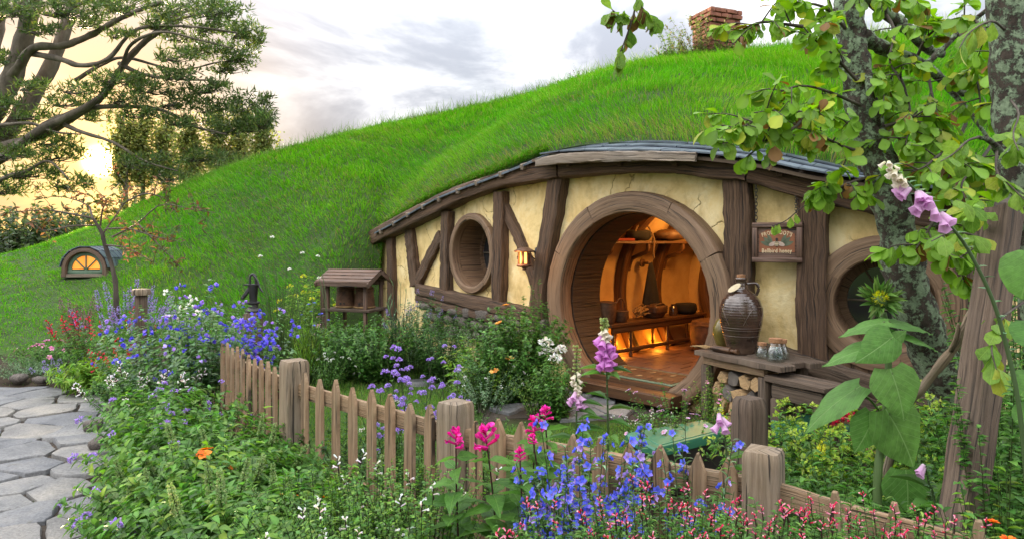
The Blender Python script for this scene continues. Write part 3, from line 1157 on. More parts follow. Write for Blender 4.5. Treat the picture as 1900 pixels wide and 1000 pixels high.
door_frame = None
b_ = MB()
segs = [(-84, 28), (28, 62), (62, 118), (118, 152), (152, 264)]
root_seg = None
for i_, (a0_, a1_) in enumerate(segs):
    b_ = MB()
    ring_piece(b_, s_door, z_door, R_IN, R_OUT, math.radians(a0_ + 0.12), math.radians(a1_ - 0.12), -0.10, 0.105 + 0.004 * (i_ % 2), 12)
    if root_seg is None:
        root_seg = b_.build('door_frame', MATS['ring_wood'], house)
    else:
        b_.build('frame_segment', MATS['ring_wood'], root_seg)

# deep round lining of the doorway, boards running inward
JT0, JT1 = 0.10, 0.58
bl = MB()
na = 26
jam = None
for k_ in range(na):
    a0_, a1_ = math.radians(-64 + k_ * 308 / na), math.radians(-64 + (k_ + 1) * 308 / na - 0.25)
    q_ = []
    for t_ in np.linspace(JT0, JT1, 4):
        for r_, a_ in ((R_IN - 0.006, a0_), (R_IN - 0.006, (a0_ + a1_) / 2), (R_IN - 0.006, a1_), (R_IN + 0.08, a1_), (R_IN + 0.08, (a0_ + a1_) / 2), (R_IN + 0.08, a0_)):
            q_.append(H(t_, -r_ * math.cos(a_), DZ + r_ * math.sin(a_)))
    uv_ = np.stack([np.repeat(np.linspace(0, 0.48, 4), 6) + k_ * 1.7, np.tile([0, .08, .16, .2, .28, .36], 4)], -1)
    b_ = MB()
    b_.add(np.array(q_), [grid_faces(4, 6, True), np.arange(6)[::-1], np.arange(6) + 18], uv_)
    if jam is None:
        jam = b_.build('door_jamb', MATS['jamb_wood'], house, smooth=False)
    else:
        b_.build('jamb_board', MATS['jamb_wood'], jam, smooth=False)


def round_window(s0, z0, r0, r1, off, depth, segs_, mat, sparse=1):
    c = sz3(np.array([s0, z0]))
    nv = nrm(sz3(np.array([s0, z0]), 1.0) - c)
    tv = -nrm(np.cross(nv, np.array([0, 0, 1.0])))
    up = np.array([0, 0, 1.0])
    root = None
    for i, (a0, a1) in enumerate(segs_):
        b = MB()
        ring_piece(b, s0, z0, r0, r1, math.radians(a0 + .1), math.radians(a1 - .1), -0.06, off + 0.003 * (i % 2), 14)
        if root is None:
            root = b.build('round_window', MATS[mat], house)
        else:
            b.build('frame_segment', MATS[mat], root)
    ax = np.stack([tv, up, -nv])            # lathe axis runs inward
    b = MB()
    lathe(b, [(r0 + .004, 0.0), (r0 - .002, depth * .5), (r0 - .004, depth), (r0 + .05, depth), (r0 + .05, 0.0)], c - nv * 0.0, 48, ax, cap=False)
    b.build('reveal', MATS['ring_wood'], root)
    b = MB()
    lathe(b, [(r0 - .004, depth - .05), (r0 - .07, depth - .06), (r0 - .075, depth - .01), (r0 - .004, depth - .01)], c, 48, ax, cap=False)
    b.build('sash', MATS['ring_wood'], root)
    b = MB()
    lathe(b, [(0.0001, depth - .025), (r0 - .07, depth - .025), (r0 - .07, depth - .015), (0.0001, depth - .015)], c, 40, ax)
    b.build('pane', MATS['window_glass'], root)
    for a in (0, 60, 120):
        d_ = math.cos(math.radians(a)) * tv + math.sin(math.radians(a)) * up
        b = MB()
        bar(b, c - nv * (depth - .035) - d_ * (r0 - .075), c - nv * (depth - .035) + d_ * (r0 - .075), 0.018, 0.02, nv)
        b.build('muntin', MATS['fascia_wood'], root)
    b = MB()
    lathe(b, [(0.07, depth - .055), (0.085, depth - .055), (0.085, depth - .03), (0.07, depth - .03), (0.07, depth - .055)], c, 24, ax, cap=False)
    b.build('muntin', MATS['fascia_wood'], root)
    return root, c, nv, tv


round_window(s_w1, z_w1, W1_IN, W1_OUT, 0.08, 0.42, [(-50, 40), (40, 100), (100, 200), (200, 310)], 'ring_wood')
rw, rc, rnv, rtv = round_window(s_w2, z_w2, W2_IN, W2_OUT, 0.085, 0.36, [(-75, 20), (20, 75), (75, 150), (150, 285)], 'ring_wood')
# boards that square off the right window's frame below
for k_, l_ in enumerate((-0.435, -0.30, -0.15, 0.0, 0.15, 0.30, 0.435)):
    top_ = rc - rtv * -l_ + np.array([0, 0, -math.sqrt(max(W2_OUT ** 2 - (abs(l_) + .06) ** 2, 0)) - 0.0])
    z0_ = -0.62
    b_ = MB()
    pa_ = rc + rtv * l_
    bar(b_, np.array([pa_[0], pa_[1], rc[2] + z0_]) + rnv * 0.02, np.array([top_[0], top_[1], top_[2] + 0.06]) + rnv * 0.02, 0.145 if abs(l_) < .4 else 0.12, 0.07, rnv, bev=0.05)
    b_.build('apron_board', MATS['ring_wood'], rw)

# ---- roof edge: slates, rafter tails, fascia
EDGE = [(985, 293), (1050, 284), (1120, 283), (1200, 283), (1290, 287), (1350, 293), (1400, 300), (1450, 310), (1500, 321), (1560, 330), (1625, 338), (1720, 352), (1840, 380)]
roof = None


def roof_pt(px, v):
    """Roof surface: v 0 at the eave edge (0.36 m out), 1 under the turf."""
    px = np.asarray(px, float)
    f_ = wp(px, sinterp(EDGE, px), 0.30)
    n_ = wnor(px)
    run = 0.56
    bz = CH - (sinterp(GRASS_Y, px) - HY) / F * wp(px, 300, -0.2)[..., 1] - 0.02
    k = (np.asarray(v, float))[..., None]
    b3 = f_ - n_ * run
    b3[..., 2] = np.maximum(bz, f_[..., 2] + 0.06)
    return f_ + (b3 - f_) * k


RW = 3
rows = []
for r_ in range(RW):
    px_ = 990 + RN.uniform(0, 15) + 14 * (r_ % 2)
    while px_ < 1800:
        d_ = wp(px_, 300, 0.36)[1]
        wpx_ = RN.uniform(0.24, 0.33) / d_ * F * 0.85
        c_ = np.array([px_ + 0.6, px_ + wpx_ - 1.0])
        v0_, v1_ = r_ * 0.36 - (0.06 if r_ == 0 else 0.03) + RN.uniform(-.02, .02), r_ * 0.36 + 0.46
        th = 0.014
        q_ = []
        lift = [0.034, 0.008]
        for (vv, lf_) in ((v0_, lift[0]), (v1_, lift[1])):
            for cp_ in c_:
                p_ = roof_pt(np.array(cp_), np.array(vv))
                q_.append(p_ + np.array([0, 0, lf_ + RN.uniform(-.003, .003)]))
        q_ = np.array(q_)
        b_ = MB()
        V8 = np.vstack([q_, q_ - np.array([0, 0, th])])
        b_.add(V8, [np.array([[0, 1, 3, 2], [4, 6, 7, 5], [0, 4, 5, 1], [1, 5, 7, 3], [3, 7, 6, 2], [2, 6, 4, 0]])], np.vstack([q_[:, :2], q_[:, :2]]))
        rows.append(b_)
        px_ += wpx_
b_ = MB()
pxs_ = np.linspace(985, 1810, 60)
u_ = [roof_pt(pxs_, np.full(60, v_)) - np.array([0, 0, 0.02]) for v_ in (0.02, 0.5, 1.05)]
l_ = [p_ - np.array([0, 0, 0.03]) for p_ in u_[::-1]]
b_.add(np.stack(u_ + l_, 0).reshape(-1, 3), np.vstack([grid_faces(6, 60), np.stack([np.arange(59) + 300, np.arange(59) + 301, np.arange(59) + 1, np.arange(59)], -1)]))
roof = b_.build('roof', MATS['old_wood'], house)
for b_ in rows:
    b_.build('slate', MATS['slate'], roof, smooth=False)
# thin shingled edge under the turf on the left, in short boards
px_ = 694.0
while px_ < 990:
    w_ = RN.uniform(22, 34)
    pp_ = np.array([px_, min(px_ + w_ - 1, 992)])
    y_ = sinterp(GRASS_Y, np.clip(pp_, 704, 2000)) + 2 - np.clip(704 - pp_, 0, 20) * -0.6
    f_ = wp(pp_, y_ + 3, 0.235)
    bk_ = f_ - wnor(pp_) * 0.5 + np.array([0, 0, 0.22])
    q_ = np.vstack([f_, bk_])
    b_ = MB()
    b_.add(np.vstack([q_, q_ - np.array([0, 0, 0.022])]), [np.array([[0, 1, 3, 2], [4, 6, 7, 5], [0, 4, 5, 1], [1, 5, 7, 3], [3, 7, 6, 2], [2, 6, 4, 0]])])
    b_.build('slate', MATS['slate'], roof, smooth=False)
    px_ += w_
# rafter tails
TAILS = [(704, 431), (728, 416), (754, 400), (782, 385), (812, 371), (847, 356), (882, 341), (927, 325), (967, 311), (1052, 305), (1148, 303), (1250, 303), (1366, 306), (1446, 321), (1538, 342), (1640, 362), (1740, 386)]
for px_, y_ in TAILS:
    p1_ = wp(px_, y_, 0.24)
    n_ = wnor(px_)
    b_ = MB()
    bar(b_, p1_ - n_ * 0.42 + np.array([0, 0, 0.13]), p1_, 0.055, 0.07, (0, 0, 1))
    b_.build('rafter_tail', MATS['fascia_wood'] if px_ < 1000 else MATS['beam_wood'], house)
# pale plank along the eave over the door
pp_ = np.linspace(996, 1292, 26)
pa_ = wp(pp_, np.interp(pp_, [996, 1050, 1120, 1200, 1292], [302, 294, 291.5, 290, 292]), 0.335)
b_ = MB()
sweep(b_, pa_, wnor(pp_), np.interp(pp_, [996, 1060, 1292], [0.085, 0.105, 0.08]), 0.05, RP, jit=0.003)
b_.build('eave_plank', MATS['fascia_wood'], house)

# ------------------------------------------------------------------ the hall behind the door
VR, VZ, VT0, VT1 = 1.32, 0.97, 0.585, 3.1
va0 = math.asin((FLOOR_Z - 0.05 - VZ) / VR)
vang = np.linspace(va0, math.pi - va0, 40)
b_ = MB()
ts_ = np.linspace(VT0, VT1, 12)
T_, A_ = np.meshgrid(ts_, vang, indexing='ij')
b_.add(H(T_, -VR * np.cos(A_), VZ + VR * np.sin(A_) * np.where(A_ > 0, 1, 1)).reshape(-1, 3), grid_faces(12, 40))
# end wall and the wall round the doorway
for t_ in (VT1, VT0 - 0.005):
    r0_, r1_ = (0.0, VR) if t_ == VT1 else (R_IN + 0.02, VR)
    aa_ = np.linspace(0, 2 * math.pi, 49)[:-1]
    rr_ = np.array([r0_ + 0.001, (r0_ + r1_) / 2, r1_])
    RRm, AAm = np.meshgrid(rr_, aa_, indexing='ij')
    f_ = grid_faces(3, 48, True)
    zc_ = DZ + (VZ - DZ) * (RRm - rr_[0]) / (rr_[-1] - rr_[0])
    b_.add(H(t_, -RRm * np.cos(AAm), zc_ + RRm * np.sin(AAm)).reshape(-1, 3), f_)
b_.build('hall_vault', MATS['hall_plaster'], house)
for t_ in (0.66, 1.42, 2.2):
    a_ = np.linspace(va0 + .02, math.pi - va0 - .02, 40)
    pa_ = H(t_, -(VR - .05) * np.cos(a_), VZ + (VR - .05) * np.sin(a_))
    nor_ = nrm(H(t_, -np.cos(a_), np.sin(a_)) - H(t_, 0, 0))
    b_ = MB()
    sweep(b_, pa_, nor_, 0.13, 0.12, RP, jit=0.002)
    b_.build('hall_rib', MATS['hall_wood'], house)
# round inner doorway at the hall's end: nested rings and a door
ir_ = None
for k_, (r0_, r1_, tt_) in enumerate(((0.92, 1.08, 0.0), (0.84, 0.92, 0.05), (0.76, 0.84, 0.1))):
    a_ = np.linspace(0, 2 * math.pi, 56)
    b_ = MB()
    pa_ = H(VT1 - 0.09 + tt_, -(r0_ + r1_) / 2 * np.cos(a_), 0.98 + (r0_ + r1_) / 2 * np.sin(a_))
    sweep(b_, pa_, INW, r1_ - r0_, 0.12, RR1, caps=False)
    if ir_ is None:
        ir_ = b_.build('inner_doorway', MATS['hall_wood'], house)
    else:
        b_.build('ring_moulding', MATS['hall_wood'], ir_)
for k_ in range(9):
    l0_ = -0.8 + k_ * 0.178
    h_ = math.sqrt(max(0.83 ** 2 - (abs(l0_ + .089)) ** 2, 0.05))
    b_ = MB()
    bar(b_, H(VT1 - 0.02, l0_ + .089, 0.98 - h_), H(VT1 - 0.02, l0_ + .089, 0.98 + h_), 0.172, 0.05, INW, bev=0.06)
    b_.build('door_plank', MATS['hall_wood'], ir_)

# floor: tiles on a bed, threshold boards and a mat
b_ = MB()
q_ = [H(-0.16, s_ * 0.75, 0) for s_ in (1, -1)] + [H(VT1, s_ * 1.4, 0) for s_ in (-1, 1)]
loc_ = np.array([[-0.0, 1.06], [VT1, 1.06], [VT1, -1.06], [0.0, -1.06]])
slab(b_, loc_[:, ::1], -0.2, FLOOR_Z - 0.022, (H(0.55, 0, 0), INW * ((VT1 - 0.55) / VT1), LEFT, np.array([0, 0, 1.0])))
hall_floor = b_.build('hall_floor', MATS['grout'], house)
tl, g_ = 0.225, 0.009
tile_me = []
for k_ in range(4):
    b_ = MB()
    slab(b_, [(-tl / 2, -tl / 2), (tl / 2, -tl / 2), (tl / 2, tl / 2), (-tl / 2, tl / 2)], -0.02, 0.0, None, 0.006, 0.0015)
    tile_me.append(b_.mesh('floor_tile', MATS['tile']))
rz_ = math.atan2(INW[1], INW[0])
for i_ in range(12):
    for j_ in range(-4, 5):
        p_ = H(0.72 + i_ * (tl + g_), j_ * (tl + g_) + (0.5 * tl if i_ % 2 else 0), FLOOR_Z)
        o = bpy.data.objects.new('floor_tile', tile_me[(i_ * 3 + j_) % 4])
        COL.objects.link(o)
        o.parent = hall_floor
        o.location = p_ + np.array([0, 0, RN.uniform(-.002, .002)])
        o.rotation_euler = (0, 0, rz_)
th_ = None
for k_ in range(5):
    l_ = 0.64 if k_ else 0.62
    t_ = -0.19 + k_ * 0.172
    hh = math.sqrt(max(R_IN ** 2 - (FLOOR_Z - DZ) ** 2, .1)) if k_ else 0.66
    b_ = MB()
    zt = FLOOR_Z - 0.02 if k_ else 0.12
    bar(b_, H(t_, hh - .02, zt), H(t_, -hh + .02, zt), 0.164 if k_ else 0.22, 0.05 if k_ else .12, (0, 0, 1), bev=0.05)
    if th_ is None:
        th_ = b_.build('threshold', MATS['hall_wood'], house)
    else:
        b_.build('threshold_board', MATS['hall_wood'], th_)
b_ = MB()
slab(b_, [(-.28, -.5), (.28, -.5), (.28, .5), (-.28, .5)], 0.0, 0.008, (H(0.22, 0.0, FLOOR_Z + 0.008), INW, LEFT, np.array([0, 0, 1.0])), 0.003)
mat_ = b_.top('door_mat', MATS['green_paint'], 'dark patterned mat with green border on the doorway floor', 'mat')
b_ = MB()
slab(b_, [(-.235, -.455), (.235, -.455), (.235, .455), (-.235, .455)], 0.0, 0.004, (H(0.22, 0.0, FLOOR_Z + 0.0165), INW, LEFT, np.array([0, 0, 1.0])), 0.002)
b_.build('mat_field', MATS['leather'], mat_)
for i_ in range(-3, 4):
    for j_ in (-1, 1):
        b_ = MB()
        c_ = H(0.22 + j_ * 0.12, i_ * 0.125, FLOOR_Z + 0.0208)
        a_ = np.arange(8) * math.pi / 4
        slab(b_, np.stack([0.045 * np.cos(a_), 0.03 * np.sin(a_)], -1), 0, 0.003, (c_, INW, LEFT, np.array([0, 0, 1.0])))
        b_.build('mat_motif', MATS['straw'] if (i_ + j_) % 2 else MATS['lampshade_metal'], mat_)

# shelf on curved brackets along the left side of the hall
SHZ = 1.6
b_ = MB()
bar(b_, H(0.62, 1.02, SHZ), H(2.95, 1.02, SHZ), 0.32, 0.035, (0, 0, 1), bev=0.05, seg=6)
shelf = b_.build('wall_shelf', MATS['hall_wood'], house)
for t_ in (0.76, 1.5, 2.28):
    b_ = MB()
    pa_ = smooth_path([H(t_, 1.20, SHZ - .36), H(t_, 1.15, SHZ - .22), H(t_, 1.02, SHZ - .16), H(t_, .90, SHZ - .11), H(t_, .89, SHZ - .02)], 14)
    sweep(b_, pa_, INW, 0.045, 0.05, RR)
    b_.build('shelf_bracket', MATS['hall_wood'], shelf)

# warm lamps: one high in the hall, one glowing behind the bench
for nm_, pos_, en_, sz_ in (('hall_lamp', H(1.5, 0.1, 2.0), 17, 0.12), ('bench_lamp', H(1.1, 1.02, 0.36), 2.4, 0.06), ('bench_lamp', H(1.9, 1.02, 0.36), 2.4, 0.06), ('hall_lamp', H(2.3, 0.6, 1.85), 4.5, 0.1)):
    ld_ = bpy.data.lights.new(nm_, 'POINT')
    ld_.energy = en_
    ld_.color = (1.0, 0.44, 0.10) if nm_ == 'hall_lamp' else (1.0, 0.31, 0.025)
    ld_.shadow_soft_size = sz_
    lo_ = bpy.data.objects.new(nm_, ld_)
    lo_.location = pos_
    COL.objects.link(lo_)

# ------------------------------------------------------------------ sign hanging on chains beside the doorway
def hang_frame(px, py, off):
    c = wp(px, py, off)
    n = wnor(px)
    return c, n, -nrm(np.cross(n, np.array([0, 0, 1.0]))), np.array([0, 0, 1.0])


sc_, sn_, st_, su_ = hang_frame(1442, 450, 0.165)
spx = sc_[1] / F / 1.04                    # metres per photo pixel along the wall here
sign = thing('hanging_sign', tuple(sc_ - np.array([0, 0, 37 * sc_[1] / F])), 'framed wooden sign with painted bee and pale lettering hung on two chains', 'sign')
sw, sh = 92 * spx, 74 * sc_[1] / F
b_ = MB()
bar(b_, sc_ - st_ * (sw / 2 - .02), sc_ + st_ * (sw / 2 - .02), sh - .04, 0.02, sn_, bev=0.02)
b_.build('sign_panel', MATS['sign_wood'], sign)
for a_, c_ in (((-1, 1), (1, 1)), ((-1, -1), (1, -1))):
    b_ = MB()
    y_ = a_[1] * (sh / 2 - .022)
    bar(b_, sc_ - st_ * sw / 2 + su_ * y_ + sn_ * .008, sc_ + st_ * sw / 2 + su_ * y_ + sn_ * .008, 0.044, 0.045, sn_, bev=0.1)
    b_.build('frame_rail', MATS['sign_wood'], sign)
for x_ in (-1, 1):
    b_ = MB()
    q_ = sc_ + st_ * x_ * (sw / 2 - .022) + sn_ * .009
    bar(b_, q_ - su_ * (sh / 2 - .045), q_ + su_ * (sh / 2 - .045), 0.044, 0.043, sn_, bev=0.1)
    b_.build('frame_rail', MATS['sign_wood'], sign)


def text_mesh(name, txt, size, mat, xf, parent, arc=None, fit=None):
    """Lettering as thin raised print: each letter's outline placed by xf(x, y)."""
    mb = MB()
    x = 0.0
    glyphs = []
    for ch in txt:
        cu = bpy.data.curves.new('letter', 'FONT')
        cu.body = ch
        cu.size = size
        cu.offset = size * 0.012
        cu.resolution_u = 3
        to = bpy.data.objects.new('letter', cu)
        me = bpy.data.meshes.new_from_object(to)
        v = np.array([tuple(w.co) for w in me.vertices]).reshape(-1, 3)
        f = [tuple(p_.vertices) for p_ in me.polygons]
        adv = (v[:, 0].max() if len(v) else size * 0.28) + size * 0.07
        glyphs.append((x, adv, v, f))
        x += adv
        bpy.data.objects.remove(to)
        bpy.data.curves.remove(cu)
        bpy.data.meshes.remove(me)
    kf = fit / x if fit else 1.0
    x *= kf
    for gx_, adv, v, f in glyphs:
        if len(v) == 0:
            continue
        gx_, adv, v = gx_ * kf, adv * kf, v * np.array([kf, 1, 1])
        xx, yy = v[:, 0] + gx_ - x / 2, v[:, 1]
        if arc:
            a0 = -(gx_ + adv / 2 - x / 2) / arc
            lx = v[:, 0] - adv / 2
            xx = math.cos(a0) * lx - math.sin(a0) * v[:, 1] - arc * math.sin(a0)
            yy = math.sin(a0) * lx + math.cos(a0) * v[:, 1] + arc * math.cos(a0) - arc
        mb.add(np.array([xf(a, b) for a, b in zip(xx, yy)]), [np.array(q) for q in f])
    return mb.build(name, mat, parent, smooth=False)


mottled('cream_paint', [(0.3, (0.55, 0.42, 0.24)), (0.7, (0.72, 0.6, 0.4))], 30.0, 0.8, 0.0)
mottled('orange_paint', [(0.3, (0.17, 0.055, 0.02)), (0.7, (0.27, 0.10, 0.045))], 14.0, 0.7, 0.0)
mottled('sage_paint', [(0.3, (0.06, 0.075, 0.045)), (0.7, (0.12, 0.14, 0.085))], 20.0, 0.7, 0.0)
mottled('black_paint', [(0.3, (0.01, 0.009, 0.008)), (0.7, (0.025, 0.02, 0.016))], 20.0, 0.6, 0.0)
mottled('wing_paint', [(0.3, (0.33, 0.24, 0.19)), (0.7, (0.45, 0.34, 0.28))], 20.0, 0.7, 0.0)


def sxf(ox, oy, off):
    return lambda x, y: sc_ + st_ * (x + ox) + su_ * (y + oy) + sn_ * off


fr_ = (sc_ + sn_ * 0.0105, st_, su_, sn_)
b_ = MB()
slab(b_, [(-.145, -.085), (.145, -.085), (.145, .07), (.08, .108), (-.08, .108), (-.145, .07)], 0, 0.0015, fr_)
b_.build('painted_ground', MATS['orange_paint'], sign)
for s_ in (-1, 1):
    for a_ in (20, 45, 68):
        b_ = MB()
        aa_ = math.radians(a_)
        t_ = np.linspace(0, 1, 7)
        top_ = np.stack([t_ * .11, .018 * np.sin(t_ * math.pi)], -1)
        lf_ = np.vstack([top_, top_[::-1][1:-1] * [1, -1]])
        rot_ = np.array([[math.cos(aa_), math.sin(aa_)], [-math.sin(aa_), math.cos(aa_)]])
        q_ = lf_ @ rot_ * [s_, 1] + [s_ * .035, -.03]
        slab(b_, q_, 0.002, 0.0035, fr_)
        b_.build('painted_leaf', MATS['sage_paint'], sign)
    t_ = np.arange(14) * 2 * math.pi / 14
    b_ = MB()
    aa_ = math.radians(-22 * s_)
    el_ = np.stack([.034 * np.cos(t_) + s_ * .036, .017 * np.sin(t_)], -1) @ np.array([[math.cos(aa_), math.sin(aa_)], [-math.sin(aa_), math.cos(aa_)]])
    slab(b_, el_ + [0, .0], 0.004, 0.0055, fr_)
    b_.build('bee_wing', MATS['wing_paint'], sign)
t_ = np.arange(18) * 2 * math.pi / 18
for k_, (cy_, rx_, ry_, m_) in enumerate(((.026, .011, .012, 'black_paint'), (-.012, .018, .026, 'black_paint'))):
    b_ = MB()
    slab(b_, np.stack([rx_ * np.cos(t_), cy_ + ry_ * np.sin(t_)], -1), 0.006, 0.0075, fr_)
    b_.build('bee_body', MATS[m_], sign)
for y_, w_ in ((.0, .015), (-.013, .0165), (-.025, .013)):
    b_ = MB()
    slab(b_, [(-w_, y_ - .003), (w_, y_ - .003), (w_, y_ + .003), (-w_, y_ + .003)], 0.008, 0.009, fr_)
    b_.build('bee_stripe', MATS['cream_paint'], sign)
text_mesh('lettering', "PROUDFOOT'S", 0.048, MATS['cream_paint'], sxf(0, .070, 0.0135), sign, arc=0.30, fit=.245)
text_mesh('lettering', "Bellbird honey", 0.05, MATS['cream_paint'], sxf(0, -.088, 0.0135), sign, fit=.25)
for x_, ytop in ((1403, 344), (1477, 362)):
    ca_ = wp(x_, 414, 0.165)
    ct_ = wp(x_, ytop, 0.20)
    ct_[:2] = ca_[:2] + (ct_[:2] - ca_[:2]) * 0.4
    n_l = 11
    ch_ = None
    for k_ in range(n_l):
        c0 = ca_ + (ct_ - ca_) * (k_ + .5) / n_l
        L_ = np.linalg.norm(ct_ - ca_) / n_l * 0.66
        ex = st_ if k_ % 2 else sn_
        a_ = np.arange(11) * 2 * math.pi / 10
        pth = c0 + np.cos(a_)[:, None] * 0.011 * ex + np.sin(a_)[:, None] * L_ * su_
        b_ = MB()
        tube(b_, pth, 0.0032, 5, caps=False)
        if ch_ is None:
            ch_ = b_.build('chain', MATS['iron'], sign)
        else:
            b_.build('chain_link', MATS['iron'], ch_)

# small printed plaque on the door ring
pc_ = wp(1026.5, 566.5, 0.118)
pn_ = wnor(DPX)
pt_ = -nrm(np.cross(pn_, su_))
fr2 = (pc_, pt_, su_, pn_)
b_ = MB()
slab(b_, [(-.034, -.047), (.034, -.047), (.034, .047), (-.034, .047)], 0, 0.008, fr2, 0.002)
plq = b_.top('plaque', MATS['bone'], 'small pale green plaque fixed low on the left of the door ring', 'plaque')
b_ = MB()
slab(b_, [(-.029, -.041), (.029, -.041), (.029, .041), (-.029, .041)], 0.0085, 0.0095, fr2)
b_.build('plaque_face', MATS['sage_paint'], plq)
b_ = MB()
slab(b_, [(-.009, -.012), (.007, -.012), (.004, .012), (.001, .018), (-.004, .010)], 0.010, 0.011, fr2)
b_.build('plaque_mark', MATS['green_paint'], plq)

# ------------------------------------------------------------------ lantern
lc_ = wp(973, 478, 0.30)
lan = thing('wall_lantern', tuple(lc_ - np.array([0, 0, .17])), 'lit round copper lantern on a scrolled iron bracket beside the doorway', 'lantern')
K = lc_[1] / F


def lz(py):
    return (478 - py) * K


b_ = MB()
lathe(b_, [(.001, lz(459)), (.05, lz(459.5)), (.075, lz(462)), (.118, lz(465.5)), (.112, lz(468)), (.07, lz(467)), (.001, lz(467))], lc_, 20)
b_.build('lantern_roof', MATS['lampshade_metal'], lan)
b_ = MB()
lathe(b_, [(.001, lz(489)), (.065, lz(489)), (.09, lz(492.5)), (.08, lz(495)), (.04, lz(496)), (.022, lz(498)), (.024, lz(501)), (.001, lz(502))], lc_, 20)
b_.build('lantern_base', MATS['lampshade_metal'], lan)
b_ = MB()
lathe(b_, [(.055, lz(489)), (.055, lz(467.5))], lc_, 16)
b_.build('lantern_glass', MATS['lamp_glow'], lan)
for k_ in range(6):
    a_ = math.radians(k_ * 60 + 12)
    b_ = MB()
    o_ = np.array([math.cos(a_), math.sin(a_), 0]) * .064
    bar(b_, lc_ + o_ + su_ * lz(490), lc_ + o_ + su_ * lz(466.5), 0.034, 0.02, o_)
    b_.build('lantern_rib', MATS['lampshade_metal'], lan)
ln_, ltan = wnor(973), -nrm(np.cross(wnor(973), su_))
wl_ = wp(996, 472, 0.10)
b_ = MB()
tube(b_, smooth_path([wl_, wl_ + ln_ * .08 + su_ * .05, lc_ + ltan * .10 + su_ * .055, lc_ + ltan * .05 + su_ * .075], 12), 0.010, 6)
tube(b_, smooth_path([wl_ - su_ * .07, wl_ + ln_ * .10 - su_ * .02, lc_ + ltan * .08 - su_ * .03], 10), 0.007, 6)
b_.build('bracket', MATS['iron'], lan)
b_ = MB()
a_ = np.linspace(0, 4.2 * math.pi / 2, 20)
tube(b_, lc_ - ltan * .10 - su_ * .01 + (np.cos(a_) * np.linspace(.035, .01, 20))[:, None] * ltan + (np.sin(a_) * np.linspace(.035, .01, 20))[:, None] * su_, 0.006, 5)
b_.build('scroll', MATS['iron'], lan)
b_ = MB()
lathe(b_, [(.001, -.08), (.022, -.05), (.03, .02), (.018, .07), (.001, .08)], wl_, 10)
b_.build('wall_rose', MATS['iron'], lan)
ld_ = bpy.data.lights.new('lantern_light', 'POINT')
ld_.energy = 1.6
ld_.color = (1.0, 0.5, 0.16)
ld_.shadow_soft_size = 0.07
lo_ = bpy.data.objects.new('lantern_light', ld_)
lo_.location = lc_ + ln_ * 0.16 - su_ * 0.02
COL.objects.link(lo_)

# ------------------------------------------------------------------ hall furniture
BT0, BT1, BZ = 0.66, 2.75, 0.62
BF, BB = 0.80, 1.12
bench = thing('hall_bench', tuple(H(1.7, .95, FLOOR_Z)), 'long wooden bench with turned legs along the hall wall inside the doorway', 'bench')
for l_ in (BF + .08, BB - .08):
    b_ = MB()
    bar(b_, H(BT0, l_, BZ), H(BT1, l_, BZ), 0.155, 0.04, (0, 0, 1), bev=0.08, seg=4)
    b_.build('seat_board', MATS['hall_wood'], bench)
b_ = MB()
bar(b_, H(BT0 + .05, BF + .03, BZ - .055), H(BT1 - .05, BF + .03, BZ - .055), 0.03, 0.07, (0, 0, 1))
b_.build('apron', MATS['hall_wood'], bench)
for t_ in (0.74, 1.08, 1.86, 2.66):
    for l_ in (BF + .045, BB - .05):
        b_ = MB()
        h_ = BZ - .02 - FLOOR_Z
        lathe(b_, [(.024, 0), (.024, .05), (.016, .07), (.026, .10), (.018, .14), (.022, h_ * .6), (.017, h_ - .09), (.026, h_ - .06), (.026, h_)], H(t_, l_, FLOOR_Z), 10)
        b_.build('leg', MATS['hall_wood'], bench)
b_ = MB()
bar(b_, H(BT0 + .08, BF + .045, FLOOR_Z + .09), H(BT1 - .09, BF + .045, FLOOR_Z + .09), 0.035, 0.045, (0, 0, 1))
b_.build('stretcher', MATS['hall_wood'], bench)


def basket(name, c, r0, r1, h, label, handle=None, rows=9, lidz=None, group=None, hm=20):
    """Woven basket: staked wall of real woven rows, thick rim."""
    root = None
    b = MB()
    m = hm * 2
    prof = []
    n = rows * 2 + 1
    a = np.arange(m) * 2 * math.pi / m
    V = []
    for i in range(n):
        f = i / (n - 1)
        bulge = r0 + (r1 - r0) * f + 0.10 * r1 * math.sin(f * math.pi)
        wv = 0.02 * r1 * np.cos(a * hm + math.pi * (i // 2 % 2)) * (1 if i % 2 else .2)
        rr = bulge + wv + (0.012 * r1 if i % 2 else -0.01 * r1)
        V.append(np.stack([rr * np.cos(a), rr * np.sin(a), np.full(m, f * h)], -1) + c)
    b.add(np.vstack(V), [grid_faces(n, m, True), np.arange(m)[::-1]])
    if lidz is None:
        lathe(b, [(r1 * .93, h), (r1 * .9, h * .55), (.001, h * .5)], c, 20)
    root = b.top(name, MATS['wicker'], label, 'basket', group, sharp=0)
    b = MB()
    a = np.linspace(0, 2 * math.pi, 29)
    tube(b, c + np.stack([r1 * np.cos(a), r1 * np.sin(a), np.full(29, h)], -1), 0.07 * r1, 6, caps=False)
    b.build('rim', MATS['wicker'], root)
    if handle:
        b = MB()
        a = np.linspace(0, math.pi, 15)
        hd = handle if not isinstance(handle, bool) else INW
        tube(b, c + np.array([0, 0, h]) + np.cos(a)[:, None] * r1 * hd + np.sin(a)[:, None] * np.array([0, 0, 1.15 * r1 + .04]), 0.055 * r1 + .004, 6)
        b.build('handle', MATS['wicker'], root)
    return root


